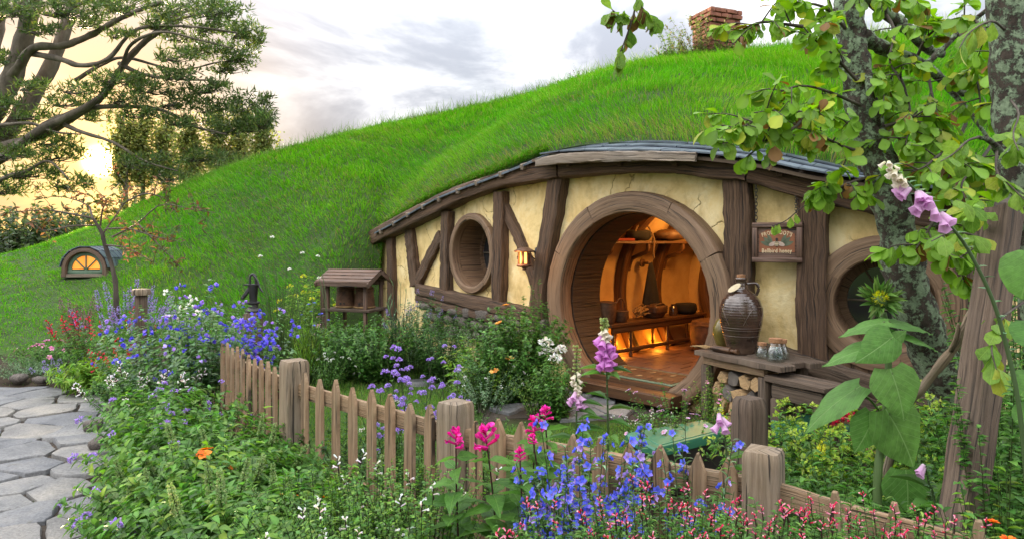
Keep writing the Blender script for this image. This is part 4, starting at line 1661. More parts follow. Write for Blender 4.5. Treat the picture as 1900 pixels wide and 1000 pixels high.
basket('wicker_basket', H(0.74, .96, BZ + .0205), .105, .125, .25, 'tall dark wicker basket at the near end of the hall bench', rows=10)
basket('wicker_basket', H(1.0, .94, BZ + .0205), .075, .10, .13, 'small round basket with hooped handle on the hall bench', True, rows=6)
basket('wicker_basket', H(2.15, .42, FLOOR_Z + .003), .19, .225, .34, 'large dark lidded wicker hamper on the hall floor by the bench end', rows=12, lidz=1)
b_ = MB()
lathe(b_, [(.225, 0), (.21, .035), (.12, .06), (.03, .07), (.001, .085)], H(2.15, .42, FLOOR_Z + .35), 28)
_l = b_.build('lid', MATS['wicker'], bpy.data.objects['wicker_basket.002'])


def cushion_blob(mb, c, r, ax=None, p=0.6, n=20, m=12, wob=0.08, seed=0):
    a = np.arange(n) * 2 * math.pi / n
    t = np.linspace(0.05, math.pi - 0.05, m)
    V = np.stack([np.sin(t)[:, None] * np.cos(a), np.sin(t)[:, None] * np.sin(a), np.broadcast_to(np.cos(t)[:, None], (m, n))], -1)
    q = np.sign(V) * np.abs(V) ** p
    k = 1 + wob * (np.sin(5 * V[..., 0] + seed) * np.sin(4 * V[..., 1] + seed * 2) + .5 * np.sin(9 * V[..., 2] + seed))
    V = q * k[..., None] * np.asarray(r)
    if ax is not None:
        V = V @ np.asarray(ax)
    mb.add(V.reshape(-1, 3) + c, [grid_faces(m, n, True)[:, ::-1], np.arange(n), np.arange(n)[::-1] + (m - 1) * n])


HX = np.stack([INW, LEFT, np.array([0, 0, 1.0])])
b_ = MB()
cushion_blob(b_, H(1.72, .95, BZ + .105), (.17, .12, .085), HX, seed=2)
bag = b_.top('leather_satchel', MATS['leather'], 'brown leather satchel with flap lying on the hall bench', 'bag', sharp=0)
b_ = MB()
cushion_blob(b_, H(1.70, .90, BZ + .13), (.15, .10, .065), HX, seed=5)
b_.build('flap', MATS['leather'], bag, sharp=0)
b_ = MB()
tube(b_, smooth_path([H(1.56, .9, BZ + .1), H(1.6, .84, BZ + .19), H(1.75, .83, BZ + .2), H(1.86, .88, BZ + .09)], 14), .011, 5)
b_.build('strap', MATS['leather'], bag)
b_ = MB()
for k_ in range(26):
    a_ = RN.uniform(-.5, .5)
    p_ = H(1.40 + RN.uniform(-.06, .06), .98 + RN.uniform(-.07, .07), BZ + .03 + RN.uniform(0, .13))
    tube(b_, smooth_path([p_, p_ + INW * .10 + su_ * RN.uniform(.02, .06), p_ + INW * .22 + LEFT * a_ * .1 + su_ * RN.uniform(-.02, .05)], 5), .008, 4)
b_.top('straw_bundle', MATS['straw'], 'loose straw bundle heaped beside the satchel on the bench', 'straw')
b_ = MB()
lathe(b_, [(.05, 0), (.06, .03), (.055, .10), (.03, .13), (.034, .15), (.001, .15)], H(2.12, .93, BZ + .0205), 14)
jg_ = b_.top('small_jug', MATS['brown_glaze'], 'small dark jug among things at the far end of the bench', 'jug')
b_ = MB()
tube(b_, smooth_path([H(2.16, .93, BZ + .06), H(2.21, .93, BZ + .09), H(2.17, .93, BZ + .14)], 8), .008, 5)
b_.build('handle', MATS['brown_glaze'], jg_)
b_ = MB()
cushion_blob(b_, H(2.42, .93, BZ + .095), (.15, .13, .075), HX, seed=9)
b_.top('folded_blanket', MATS['dark_cloth'], 'dark folded cloth bundle at the far end of the bench', 'cloth', sharp=0)
# peg and the cloak hanging from it
pg_ = H(1.78, 1.19, 1.33)
b_ = MB()
lathe(b_, [(.055, 0), (.055, .018), (.02, .022), (.016, .11), (.03, .125), (.001, .14)], pg_, 14, np.stack([INW, np.array([0, 0, 1.0]), -LEFT]))
b_.build('coat_peg', MATS['hall_wood'], house)
b_ = MB()
n_ = 22
zs_ = np.linspace(0, 1, 9)
a_ = np.arange(n_) * 2 * math.pi / n_
V_ = []
for f_ in zs_:
    r_ = .03 + .15 * f_ ** .75
    fold = 1 + .16 * np.sin(a_ * 6 + 1.0) * f_
    V_.append(H(1.80 + r_ * np.cos(a_) * fold, 1.055 - .0 * f_ + .42 * r_ * np.sin(a_) * fold, 1.33 - .62 * f_ + .02 * np.sin(a_ * 3)))
b_.add(np.vstack(V_), [grid_faces(9, n_, True)[:, ::-1], np.arange(n_), np.arange(n_)[::-1] + 8 * n_])
b_.top('hanging_cloak', MATS['dark_cloth'], 'black cloak hanging from a wooden peg on the hall wall', 'cloak', sharp=0)
# things on the shelf
b_ = MB()
cushion_blob(b_, H(1.45, 1.0, SHZ + .018 + .075), (.20, .12, .07), HX, p=.7, seed=3)
sk_ = b_.top('cloth_bundle', MATS['dark_cloth'], 'dark cloth bundle tied with cord on the hall shelf', 'bundle', sharp=0)
b_ = MB()
a_ = np.linspace(0, math.pi, 12)
tube(b_, H(1.45 + .16 * np.cos(a_), .93, SHZ + .12 + .11 * np.sin(a_)), .012, 5)
tube(b_, smooth_path([H(1.53, .86, SHZ + .13), H(1.55, .83, SHZ + .02), H(1.54, .84, SHZ - .12), H(1.56, .84, SHZ - .2)], 10), .012, 5)
b_.build('cord', MATS['rope'], sk_)
b_ = MB()
cushion_blob(b_, H(2.15, 1.0, SHZ + .018 + .08), (.26, .13, .075), HX, p=.7, seed=7)
b_.top('sack', MATS['leather'], 'brown rolled sack lying at the far end of the hall shelf', 'sack', sharp=0)
b_ = MB()
slab(b_, [(-.22, -.13), (.22, -.13), (.22, .13), (-.22, .13)], 0, .03, (H(0.98, 1.0, SHZ + .019), INW, LEFT, su_), .008)
b_.top('red_cloth', MATS['red_cloth'], 'folded dark red cloth on the near end of the hall shelf', 'cloth')

# ------------------------------------------------------------------ bench of jars by the wall: table, firewood
TT = smooth_path([(1318, 6.18), (1405, 5.62)], 3)
tA = np.array([(1306 - 950) / F * 5.92, 5.92, 0.0])                     # near left corner of the top
tB = np.array([(1398 - 950) / F * 5.42, 5.42, 0.0])                      # front corner
tx_ = nrm(tB - tA)                                                       # along the front, to the right
ty_ = nrm(np.cross(np.array([0, 0, 1.0]), tx_))                          # back to the wall
ty_[2] = 0
TZ = 0.66
tl_ = np.linalg.norm(tB - tA)
table = thing('rough_table', tuple((tA + tB) / 2 + ty_ * .2), 'rough grey plank table against the wall with firewood stacked beneath', 'table')
for k_, (y0_, y1_, ex_, z_) in enumerate(((-.02, .15, .03, 0), (.155, .32, .0, .004), (.325, .50, .02, -.003))):
    b_ = MB()
    L0, L1 = -.07 - ex_, tl_ + .22 + ex_ * 2
    xs_ = np.linspace(L0, L1, 9)
    jag = np.array([RN.uniform(-.012, .012) for _ in xs_])
    poly = np.vstack([np.stack([xs_, y0_ + jag], -1), np.stack([xs_[::-1], np.full(9, y1_)], -1)])
    slab(b_, poly, -.042, 0, (tA + np.array([0, 0, TZ + z_]), tx_, ty_, su_), .008, .002)
    b_.build('plank', MATS['old_wood'], table)


def tp(x, y, z):
    return tA + tx_ * x + ty_ * y + su_ * z


b_ = MB()
bar(b_, tp(-.02, .03, TZ - .077), tp(tl_ + .1, .03, TZ - .077), .05, .065, (0, 0, 1), jit=.002)
b_.build('apron', MATS['fence_wood'], table)
for x_, y_ in ((0.0, .04), (tl_ + .08, .04), (0.0, .44), (tl_ + .08, .44)):
    b_ = MB()
    bar(b_, tp(x_, y_, 0), tp(x_, y_, TZ - .045 if y_ > .1 else TZ - .115), .085, .085, tx_, jit=.002)
    b_.build('leg', MATS['old_wood'], table)
# the lower side bench joined at the right
lb = thing('low_stool', tuple(tp(tl_ + .35, .15, 0)), 'low dark timber stool standing at the right end of the plank table', 'stool')
for k_ in range(2):
    b_ = MB()
    bar(b_, tp(tl_ + .10, .07 + k_ * .15, TZ - .115), tp(tl_ + .66, .07 + k_ * .15, TZ - .115), .145, .045, (0, 0, 1), jit=.003)
    b_.build('plank', MATS['old_wood'], lb)
b_ = MB()
bar(b_, tp(tl_ + .16, .04, TZ - .20), tp(tl_ + .62, .04, TZ - .20), .04, .11, (0, 0, 1))
b_.build('apron', MATS['old_wood'], lb)
for x_, y_ in ((tl_ + .2, .05), (tl_ + .58, .05), (tl_ + .2, .22), (tl_ + .58, .22)):
    b_ = MB()
    bar(b_, tp(x_, y_, 0), tp(x_, y_, TZ - .14 if y_ > .1 else TZ - .257), .085, .085, tx_, jit=.002)
    b_.build('leg', MATS['old_wood'], lb)


def split_log(c, r, length, d, seed, label, grp):
    """A split log: wedge section, bark round the outside, paler cut ends."""
    g = random.Random(seed)
    k = g.choice((4, 5, 5, 6))
    a = sorted(g.uniform(0, 2 * math.pi) * .15 + i * 2 * math.pi / k for i in range(k))
    prof = np.array([(math.cos(t) * g.uniform(.72, 1.1), math.sin(t) * g.uniform(.72, 1.1)) for t in a]) * .5
    d = np.asarray(d, float)
    b = MB()
    path = np.array([c - d * length / 2, c - d * length * .48, c + d * length * .48, c + d * length / 2])
    sweep(b, path, su_, np.array([.95, 1, 1, .95]) * 2 * r, np.array([.95, 1, 1, .95]) * 2 * r, prof, uvoff=g.random() * 9)
    o = b.top('firewood_log', MATS['cut_wood'] if g.random() < .8 else MATS['rock'], label, 'log', grp, smooth=False)
    return o


LOGL = 'split pale firewood log stacked under the rough plank table'
k_ = 0
for row_, (z_, off_) in enumerate(((.085, 0), (.215, .065), (.345, .01), (.462, .07))):
    x_ = .10 + off_
    while x_ < tl_ + .0:
        r_ = RN.uniform(.064, .08)
        split_log(tp(x_, .24, z_ + RN.uniform(-.008, .008)), r_, .40 + RN.uniform(-.03, .04), ty_ + tx_ * RN.uniform(-.06, .06), 50 + k_, LOGL, 'firewood logs under the plank table')
        x_ += .125
        k_ += 1
for q_, (x_, y_, z_, r_) in enumerate(((tl_ + .38, .30, .09, .10), (tl_ + .36, .32, .26, .09))):
    split_log(tp(x_, y_ + .12, z_), r_, .72, nrm(tx_ * .95 + ty_ * .12 - su_ * (.04 + .1 * q_)), 90 + q_, 'long thick split log lying under the low stool' if q_ == 0 else 'long thick split log resting on another under the low stool', 'long logs under the low stool')

# big stoneware jug
mottled('brown_line', [(0.3, (0.07, 0.045, 0.035)), (0.7, (0.13, 0.09, 0.07))], 9.0, 0.3, 0.0)
JC = tp(tl_ * .62 - .115, .20, TZ + .003)
JS = 0.655 / 146.0
jp = [(0.001, 0), (.118, 0), (.123, .012), (.13, .05), (.158, .16), (.186, .28), (.195, .36), (.190, .43), (.168, .50), (.128, .555), (.085, .59), (.056, .61), (.047, .635), (.05, .65), (.046, .655), (.045, .685), (.055, .695), (.055, .712), (.04, .715), (.001, .715)]
sc2 = .66 / .735 * 1.0
jp = [(r * .92, z * sc2) for r, z in jp]
b_ = MB()
lathe(b_, jp, JC, 40)
jug = b_.top('stoneware_jug', MATS['brown_glaze'], 'large dark brown glazed stoneware jug with scratched bands and cork', 'jug', sharp=0)
b_ = MB()
lathe(b_, [(.035, .64), (.037, .665), (.001, .668)], JC, 14)
b_.build('cork', MATS['cork'], jug)
b_ = MB()
dr_ = nrm(np.array([1.0, -.1, 0]))
tube(b_, smooth_path([JC + dr_ * .05 + su_ * .588, JC + dr_ * .12 + su_ * .592, JC + dr_ * .145 + su_ * .55, JC + dr_ * .125 + su_ * .49], 14), .013, 7)
b_.build('handle', MATS['brown_glaze'], jug)


def jr(z):
    return float(np.interp(z, [q[1] for q in jp], [q[0] for q in jp]))


for z_ in (.155, .205, .225, .40):
    a_ = np.linspace(0, 2 * math.pi, 41)
    b_ = MB()
    tube(b_, JC + np.stack([(jr(z_) + .0005) * np.cos(a_), (jr(z_) + .0005) * np.sin(a_), np.full(41, z_)], -1), .0022, 4, caps=False)
    b_.build('scratched_band', MATS['brown_line'], jug)
for k_ in range(7):
    t_ = np.linspace(0, 1, 15)
    an_ = k_ * 2 * math.pi / 7 + t_ * 1.1
    zz_ = .25 + .14 * np.sin(t_ * math.pi)
    rr_ = np.array([jr(z) for z in zz_]) + .0005
    b_ = MB()
    tube(b_, JC + np.stack([rr_ * np.cos(an_), rr_ * np.sin(an_), zz_], -1), .002, 4)
    b_.build('scratched_arc', MATS['brown_line'], jug)
# paper tag tied to the neck
b_ = MB()
tg_ = JC + np.array([-.075, -.06, .555])
fr3 = (tg_, nrm(np.array([.8, -.45, .5])), nrm(np.array([.15, .5, .9])), nrm(np.cross(nrm(np.array([.8, -.45, .5])), nrm(np.array([.15, .5, .9])))))
a_ = np.arange(12) * 2 * math.pi / 12
slab(b_, np.stack([.06 * np.cos(a_), .03 * np.sin(a_)], -1), 0, .006, fr3)
b_.build('neck_tag', MATS['bone'], jug)
# olive pot
OC = tp(-.015, .26, TZ + .003)
b_ = MB()
lathe(b_, [(.001, 0), (.062, 0), (.085, .05), (.108, .13), (.104, .19), (.078, .245), (.05, .27), (.045, .285), (.055, .30), (.05, .305), (.038, .295), (.001, .27)], OC, 30)
b_.top('olive_pot', MATS['olive_glaze'], 'small olive green glazed pot behind the big jug on the table', 'pot', sharp=0)
# rolling pin-like bottle lying in front
b_ = MB()
ra_ = nrm(tx_ * .96 + ty_ * .1)
q0_ = tp(.03, .055, TZ + .031)
lathe(b_, [(.001, 0), (.016, 0), (.016, .03), (.028, .035), (.028, .21), (.016, .215), (.014, .25), (.022, .26), (.022, .285), (.001, .285)], q0_, 12, np.stack([ty_, su_, ra_]))
b_.top('wooden_roller', MATS['hall_wood'], 'dark wooden roller lying on the table in front of the olive pot', 'roller')
b_ = MB()
for k_ in range(16):
    p_ = tp(-.06 + RN.uniform(-.03, .05), .1 + RN.uniform(-.05, .06), TZ + .012)
    tube(b_, smooth_path([p_, p_ - tx_ * .06 + su_ * .012, p_ - tx_ * .13 + ty_ * RN.uniform(-.05, .03) - su_ * .0], 4), .004, 4)
b_.top('straw_wisp', MATS['straw'], 'wisp of straw at the left end of the plank table', 'straw')
# corked jars
for k_, (x_, y_, s_, lb_) in enumerate(((tl_ - .03, .31, .92, 'corked glass jar half hidden behind the big jug, nearest the wall'), (tl_ + .05, .25, 1.0, 'corked glass jar standing in the middle of the jar cluster'), (tl_ - .06, .16, .78, 'smallest corked glass jar in front beside the big jug'), (tl_ + .09, .145, 1.12, 'rightmost and widest corked glass jar on the plank table'))):
    c_ = tp(x_, y_, TZ + .005)
    b_ = MB()
    lathe(b_, [(.001, .0), (.058 * s_, 0), (.064 * s_, .01), (.066 * s_, .05 * s_), (.052 * s_, .095 * s_), (.04 * s_, .112 * s_), (.042 * s_, .13 * s_), (.036 * s_, .13 * s_), (.036 * s_, .112 * s_), (.048 * s_, .094 * s_), (.061 * s_, .05 * s_), (.059 * s_, .012), (.001, .008)], c_, 22)
    j_ = b_.top('corked_jar', MATS['jar_glass'], lb_, 'jar', 'corked glass jars on the plank table', sharp=0)
    b_ = MB()
    lathe(b_, [(.0355 * s_, .105 * s_), (.0355 * s_, .13 * s_), (.046 * s_, .131 * s_), (.046 * s_, .16 * s_), (.001, .162 * s_)], c_, 16)
    b_.build('cork', MATS['cork'], j_)

# ------------------------------------------------------------------ skep shelter
hx0 = P(604, 576, 8.95)
hdir = nrm(np.array([1.0, -.33, 0]))                 # along the ridge to the right
hback = nrm(np.array([.33, 1.0, 0]))
HB = 0.72
ho = np.array([hx0[0], hx0[1], 0.0])


def hp(x, y, z):
    return ho + hdir * x + hback * y + su_ * z


hl = .60
hive = thing('hive_shelter', tuple(hp(hl / 2, .22, 0)), 'small brown roofed wooden stand sheltering two wicker bee skeps', 'hive stand')
for x_ in (.02, hl - .02):
    for y_ in (.02, .43):
        b_ = MB()
        bar(b_, hp(x_, y_, 0), hp(x_, y_, HB + .37), .045, .045, hdir)
        b_.build('post', MATS['hive_wood'], hive)
for k_ in range(3):
    b_ = MB()
    bar(b_, hp(-.06, .06 + k_ * .165, HB), hp(hl + .06, .06 + k_ * .165, HB), .158, .035, (0, 0, 1), jit=.002)
    b_.build('shelf_plank', MATS['old_wood'], hive)
for y_ in (.02, .43):
    b_ = MB()
    bar(b_, hp(-.02, y_, HB + .35), hp(hl + .02, y_, HB + .35), .035, .07, su_)
    b_.build('plate', MATS['hive_wood'], hive)
rz0, rz1 = HB + .37, HB + .52
for sd_ in (0, 1):
    ya, yb = (-.10, .225) if sd_ == 0 else (.55, .225)
    for k_ in range(4):
        f0, f1 = k_ / 4 - .02, (k_ + 1) / 4 + .03
        a0 = np.array([ya + (yb - ya) * f0, rz0 + (rz1 - rz0) * f0 + .018 * 1])
        a1 = np.array([ya + (yb - ya) * f1, rz0 + (rz1 - rz0) * f1 + .004])
        b_ = MB()
        q_ = []
        for x_ in (-.09, hl + .10):
            for (yy, z_) in (a0, a1):
                q_.append(hp(x_, yy, z_))
        q_ = np.array(q_)
        V8 = np.vstack([q_, q_ - np.array([0, 0, .02])])
        b_.add(V8, [np.array([[0, 1, 3, 2], [4, 6, 7, 5], [0, 4, 5, 1], [1, 5, 7, 3], [3, 7, 6, 2], [2, 6, 4, 0]])], np.array([[0, 0], [0, .1], [1, 0], [1, .1]] * 2) + k_)
        b_.build('roof_board', MATS['hive_wood'], hive, smooth=False)
for x_ in (-.08, hl + .09):
    for sd_ in (0, 1):
        b_ = MB()
        bar(b_, hp(x_, -.12 if sd_ == 0 else .57, rz0 - .04), hp(x_, .225, rz1 - .02), .02, .065, su_, bev=.05)
        b_.build('barge_board', MATS['hive_wood'], hive)
b_ = MB()
bar(b_, hp(-.09, -.09, rz0 - .025), hp(hl + .09, -.09, rz0 - .025), .022, .055, su_)
b_.build('fascia', MATS['hive_wood'], hive)
for k_, x_ in enumerate((.165, .445)):
    c_ = hp(x_, .23, HB + .018)
    b_ = MB()
    m_ = 40
    a_ = np.arange(m_) * 2 * math.pi / m_
    V_ = []
    rows_ = 25
    for i_ in range(rows_):
        f_ = i_ / (rows_ - 1)
        r_ = .132 * (1 - .22 * f_ ** 1.6)
        wv = .005 * np.cos(a_ * 20 + math.pi * (i_ // 2 % 2)) * (1 if i_ % 2 else .2)
        V_.append(c_ + np.stack([(r_ + wv + (.003 if i_ % 2 else -.002)) * np.cos(a_), (r_ + wv + (.003 if i_ % 2 else -.002)) * np.sin(a_), np.full(m_, f_ * .28)], -1))
    b_.add(np.vstack(V_), [grid_faces(rows_, m_, True)])
    lathe(b_, [(.103, .28), (.08, .31), (.04, .325), (.001, .33)], c_, 20)
    sk_ = b_.top('bee_skep', MATS['wicker'], ('left' if k_ == 0 else 'right') + ' hand wicker bee skep under the small brown roof', 'beehive', 'wicker bee skeps under the small roof', sharp=0)
    b_ = MB()
    a_ = np.linspace(0, 2 * math.pi, 25)
    tube(b_, c_ + np.stack([.136 * np.cos(a_), .136 * np.sin(a_), np.full(25, .016)], -1), .013, 6, caps=False)
    b_.build('base_coil', MATS['straw'], sk_)
    for z_ in (.235, .26):
        b_ = MB()
        tube(b_, c_ + np.stack([.116 * np.cos(a_), .116 * np.sin(a_), np.full(25, z_)], -1), .010, 6, caps=False)
        b_.build('coil', MATS['wicker'], sk_)
    for q_ in (-1, 1):
        b_ = MB()
        e_ = c_ + np.array([-.02 + q_ * .022, -.132, .06])
        bar(b_, e_, e_ + np.array([0, .02, 0]), .03, .03, su_)
        b_.build('entrance', MATS['black_paint'], sk_)
# short grey stake beside it
b_ = MB()
q_ = P(602, 528, 9.25)
bar(b_, np.array([q_[0], q_[1], 0]), q_, .085, .085, hdir, jit=.002)
b_.top('garden_stake', MATS['old_wood'], 'short square grey stake left of the skep shelter', 'stake')

# ------------------------------------------------------------------ hand pump on its wooden stand
pd_ = 8.2
pb_ = P(470, 578, pd_)
PS = pd_ / F
pump = thing('hand_pump', (pb_[0], pb_[1], 0), 'black cast iron hand water pump on a dark timber post', 'water pump')
b_ = MB()
bar(b_, np.array([pb_[0], pb_[1], 0]), pb_, .19, .19, (1, 0, 0), jit=.002)
b_.build('stand', MATS['old_wood'], pump)
b_ = MB()
lathe(b_, [(.085, 0), (.09, .01), (.085, .03), (.06, .05), (.055, .09), (.075, .10), (.075, .12), (.045, .125), (.048, .20), (.056, .29), (.06, .31), (.06, .325), (.001, .325)], pb_, 18)
b_.build('barrel', MATS['iron'], pump)
b_ = MB()
bar(b_, pb_ + np.array([-.10, 0, .325]), pb_ + np.array([.07, 0, .325]), .11, .018, (0, 0, 1))
b_.build('top_plate', MATS['iron'], pump)
b_ = MB()
bar(b_, pb_ + np.array([-.03, 0, .30]), pb_ + np.array([-.115, -.02, .17]), .04, .045, (0, 1, 0))
bar(b_, pb_ + np.array([-.115, -.02, .185]), pb_ + np.array([-.12, -.02, .15]), .035, .05, (0, 1, 0))
b_.build('spout', MATS['iron'], pump)
b_ = MB()
a_ = np.linspace(0, math.pi, 12)
tube(b_, pb_ + np.stack([.035 * np.cos(a_) - .005, 0 * a_, .40 + .05 * np.sin(a_)], -1), .014, 7)
tube(b_, np.array([pb_ + [.03, 0, .33], pb_ + [.03, 0, .40]]), .014, 7)
tube(b_, np.array([pb_ + [-.04, 0, .33], pb_ + [-.04, 0, .40]]), .014, 7)
b_.build('yoke', MATS['iron'], pump)
b_ = MB()
tube(b_, smooth_path([pb_ + [-.0, -.01, .44], pb_ + [.05, -.01, .38], pb_ + [.08, -.02, .30], pb_ + [.125, -.03, .235]], 12), .013, 6)
b_.build('handle', MATS['iron'], pump)
# wooden trough below the pump
b_ = MB()
q_ = P(490, 655, 7.0)
tr = thing('water_trough', (q_[0], q_[1], 0), 'low dark wooden trough on the ground below the pump', 'trough')
for dx_, dy_, L_, ax_ in ((0, -.14, .6, 0), (0, .14, .6, 0), (-.3, 0, .26, 1), (.3, 0, .26, 1)):
    b_ = MB()
    c_ = np.array([q_[0] + dx_, q_[1] + dy_, .13])
    e_ = np.array([1, 0, 0]) if ax_ == 0 else np.array([0, 1, 0])
    bar(b_, c_ - e_ * L_ / 2, c_ + e_ * L_ / 2, .03, .26, (0, 0, 1), jit=.002)
    b_.build('side_board', MATS['hall_wood'], tr)
b_ = MB()
bar(b_, np.array([q_[0] - .28, q_[1], .05]), np.array([q_[0] + .28, q_[1], .05]), .24, .03, (0, 0, 1))
b_.build('bottom_board', MATS['hall_wood'], tr)

# round-topped bollard post among the flowers
q_ = P(262, 536, 7.0)
bo = thing('round_capped_post', (q_[0], q_[1], 0), 'slim wooden post with a round weathered cap among blue flowers', 'post')
b_ = MB()
bar(b_, np.array([q_[0], q_[1], 0]), q_ - [0, 0, .06], .10, .10, (1, 0.3, 0), jit=.002)
b_.build('shaft', MATS['old_wood'], bo)
b_ = MB()
lathe(b_, [(.05, -.065), (.085, -.06), (.092, -.03), (.085, -.002), (.06, .003), (.001, .004)], q_, 16)
b_.build('cap', MATS['post_wood'], bo)
# ------------------------------------------------------------------ arched dormer window in the hillside
dc_ = P(160, 513, 12.85)
dd_ = nrm(np.array([.62, -.78, 0])) * 0 + nrm(np.array([.12, -1.0, 0]))          # facing
dt_ = nrm(np.array([1.0, .12, 0]))
DK = 12.6 / F
dorm = thing('arched_dormer', tuple(dc_), 'small arched dormer with orange lit panes and green frame in the grass', 'dormer window')
ro_, ri_, rp_ = 40 * DK, 32 * DK, 25 * DK


def arch(mb, r0, r1, off0, off1, zb=0.0, n=20):
    a = np.linspace(0, math.pi, n)
    zoff = .0
    path = [dc_ + dt_ * ((r0 + r1) / 2) + su_ * zb] + [dc_ + dt_ * math.cos(t) * (r0 + r1) / 2 + su_ * (.14 + math.sin(t) * (r0 + r1) / 2 * 1.0) for t in a] + [dc_ - dt_ * ((r0 + r1) / 2) + su_ * zb]
    path = np.array(path) + dd_ * (off0 + off1) / 2
    sweep(mb, path, dd_, r1 - r0, abs(off1 - off0), RR)


b_ = MB()
arch(b_, ri_, ro_, -.05, .10)
b_.build('arch_frame', MATS['hive_wood'], dorm)
b_ = MB()
arch(b_, rp_, ri_ - .003, -.05, .02)
b_.build('sash', MATS['green_paint'], dorm)
b_ = MB()
bar(b_, dc_ - dt_ * (ro_ + .02) + su_ * .02, dc_ + dt_ * (ro_ + .02) + su_ * .02, .16, .06, su_)
b_.build('sill', MATS['fascia_wood'], dorm)
b_ = MB()
bar(b_, dc_ - dt_ * ri_ + su_ * .085, dc_ + dt_ * ri_ + su_ * .085, .06, .07, su_)
b_.build('bottom_rail', MATS['green_paint'], dorm)
for a0_, a1_ in ((0, 45), (45, 90), (90, 135), (135, 180)):
    a_ = np.radians(np.linspace(a0_, a1_, 7))
    pl_ = np.vstack([[0, .0], np.stack([(rp_ + .004) * np.cos(a_), (rp_ + .004) * np.sin(a_)], -1)])
    b_ = MB()
    slab(b_, pl_, -.012, 0, (dc_ + su_ * .14 - dd_ * .01, dt_, su_, dd_))
    b_.build('pane', MATS['lit_pane'], dorm)
for a_ in (45, 90, 135):
    b_ = MB()
    bar(b_, dc_ + su_ * .125 + dd_ * .005, dc_ + su_ * .14 + dd_ * .005 + (dt_ * math.cos(math.radians(a_)) + su_ * math.sin(math.radians(a_))) * rp_, .022, .03, dd_)
    b_.build('muntin', MATS['green_paint'], dorm)
# barrel roof of slates
for r_ in range(5):
    for k_ in range(7):
        a0_ = math.radians(4 + k_ * 172 / 7)
        a1_ = math.radians(4 + (k_ + 1.0) * 172 / 7 - 1.5)
        y0_, y1_ = .10 - r_ * .19, .10 - r_ * .19 - .23
        rr0 = ro_ + .026 - .0 * r_
        b_ = MB()
        q_ = []
        for (yy, ra) in ((y0_, rr0 + .014), (y1_, rr0)):
            for a_ in (a0_, a1_):
                q_.append(dc_ + dd_ * yy + dt_ * math.cos(a_) * ra + su_ * (.14 + math.sin(a_) * ra))
        q_ = np.array(q_)
        cen_ = dc_ + su_ * .14
        inn_ = np.array([cen_ + (p_ - cen_) * .965 + dd_ * np.dot(p_ - cen_, dd_) * .035 for p_ in q_])
        b_.add(np.vstack([q_, inn_]), [np.array([[0, 1, 3, 2], [4, 6, 7, 5], [0, 4, 5, 1], [1, 5, 7, 3], [3, 7, 6, 2], [2, 6, 4, 0]])])
        b_.build('slate', MATS['slate'], dorm, smooth=False)

# ------------------------------------------------------------------ brick chimney on the ridge
cc_ = P(1327, 112, 11.3)
CK = 11.3 / F
chd = nrm(np.array([.93, .37, 0]))
chb = nrm(np.array([-.37, .93, 0]))
cw_, cd_, chh = 66 * CK * .93, .5, 92 * CK
chim = thing('brick_chimney', tuple(cc_), 'square red brick chimney with corbelled top on the grassy ridge', 'chimney')
b_ = MB()
bar(b_, cc_ - su_ * .35, cc_ + su_ * (chh - .03), cd_ - .05, cw_ - .05, chd, prof=rrect(.01, 2), bev=.01)
b_.build('mortar_core', MATS['mortar'], chim)
bh_, bl_ = .076, .205
brick_me = {}


def brick(c, ax, L, h, d):
    k = (round(L, 2), RN.randrange(2))
    if k not in brick_me:
        b = MB()
        bar(b, (-L / 2, 0, 0), (L / 2, 0, 0), d, h, (0, 0, 1), bev=.06, jit=.002)
        brick_me[k] = b.mesh('brick', MATS['brick'])
    o = bpy.data.objects.new('brick', brick_me[k])
    COL.objects.link(o)
    attach(o, chim)
    o.location = c
    o.rotation_euler = (0, 0, math.atan2(ax[1], ax[0]))


nr_ = int(chh / bh_)
for r_ in range(-1, nr_):
    grow = .0 if r_ < nr_ - 3 else (.022, .045, .045)[r_ - nr_ + 3]
    z_ = cc_[2] + r_ * bh_ + bh_ / 2
    for (ax, bx, wA, wB) in ((chd, chb, cw_, cd_), (chb, chd, cd_, cw_)):
        n_ = max(int(round((wA + 2 * grow) / bl_)), 2)
        L_ = (wA + 2 * grow) / n_
        for s_ in (-1, 1):
            xs_ = [(-(wA / 2 + grow) + (k_ + .5) * L_, L_) for k_ in range(n_)]
            if r_ % 2:
                xs_ = [(-(wA / 2 + grow) + (k_ + 1) * L_, L_) for k_ in range(n_ - 1)] + [(q_ * (wA / 2 + grow - L_ / 4), L_ / 2) for q_ in (-1, 1)]
            for x_, LL in xs_:
                brick(np.array([cc_[0], cc_[1], z_]) + ax * x_ + bx * s_ * (wB / 2 + grow - .047 + RN.uniform(-.004, .004)), ax, LL - .012, bh_ - .012, .09)

# ------------------------------------------------------------------ green covers in the grass
for k_, (pts_, z_, lb_) in enumerate((([(1160, 803), (1305, 778), (1350, 798), (1215, 832)], .33, 'flat green plastic utility cover lying behind the fence among flowers'), ([(1425, 764), (1560, 758), (1580, 790), (1440, 800)], .24, 'second flat green utility cover behind the weathered gate post'))):
    po_ = np.array([gp(*q, z=z_) for q in pts_])[::-1]
    b_ = MB()
    slab(b_, po_, z_ - .06, z_, None, .012)
    gc_ = b_.top('utility_cover', MATS['green_plastic'], lb_, 'utility cover')
    cen_ = po_.mean(0)
    b_ = MB()
    slab(b_, cen_ + (po_ - cen_) * .94, 0.0, z_ - .055)
    b_.build('cover_box', MATS['black_paint'], gc_)
    b_ = MB()
    slab(b_, cen_ + (po_ - cen_) * .82, z_ - .01, z_ + .004, None, .003)
    b_.build('raised_panel', MATS['green_plastic'], gc_)

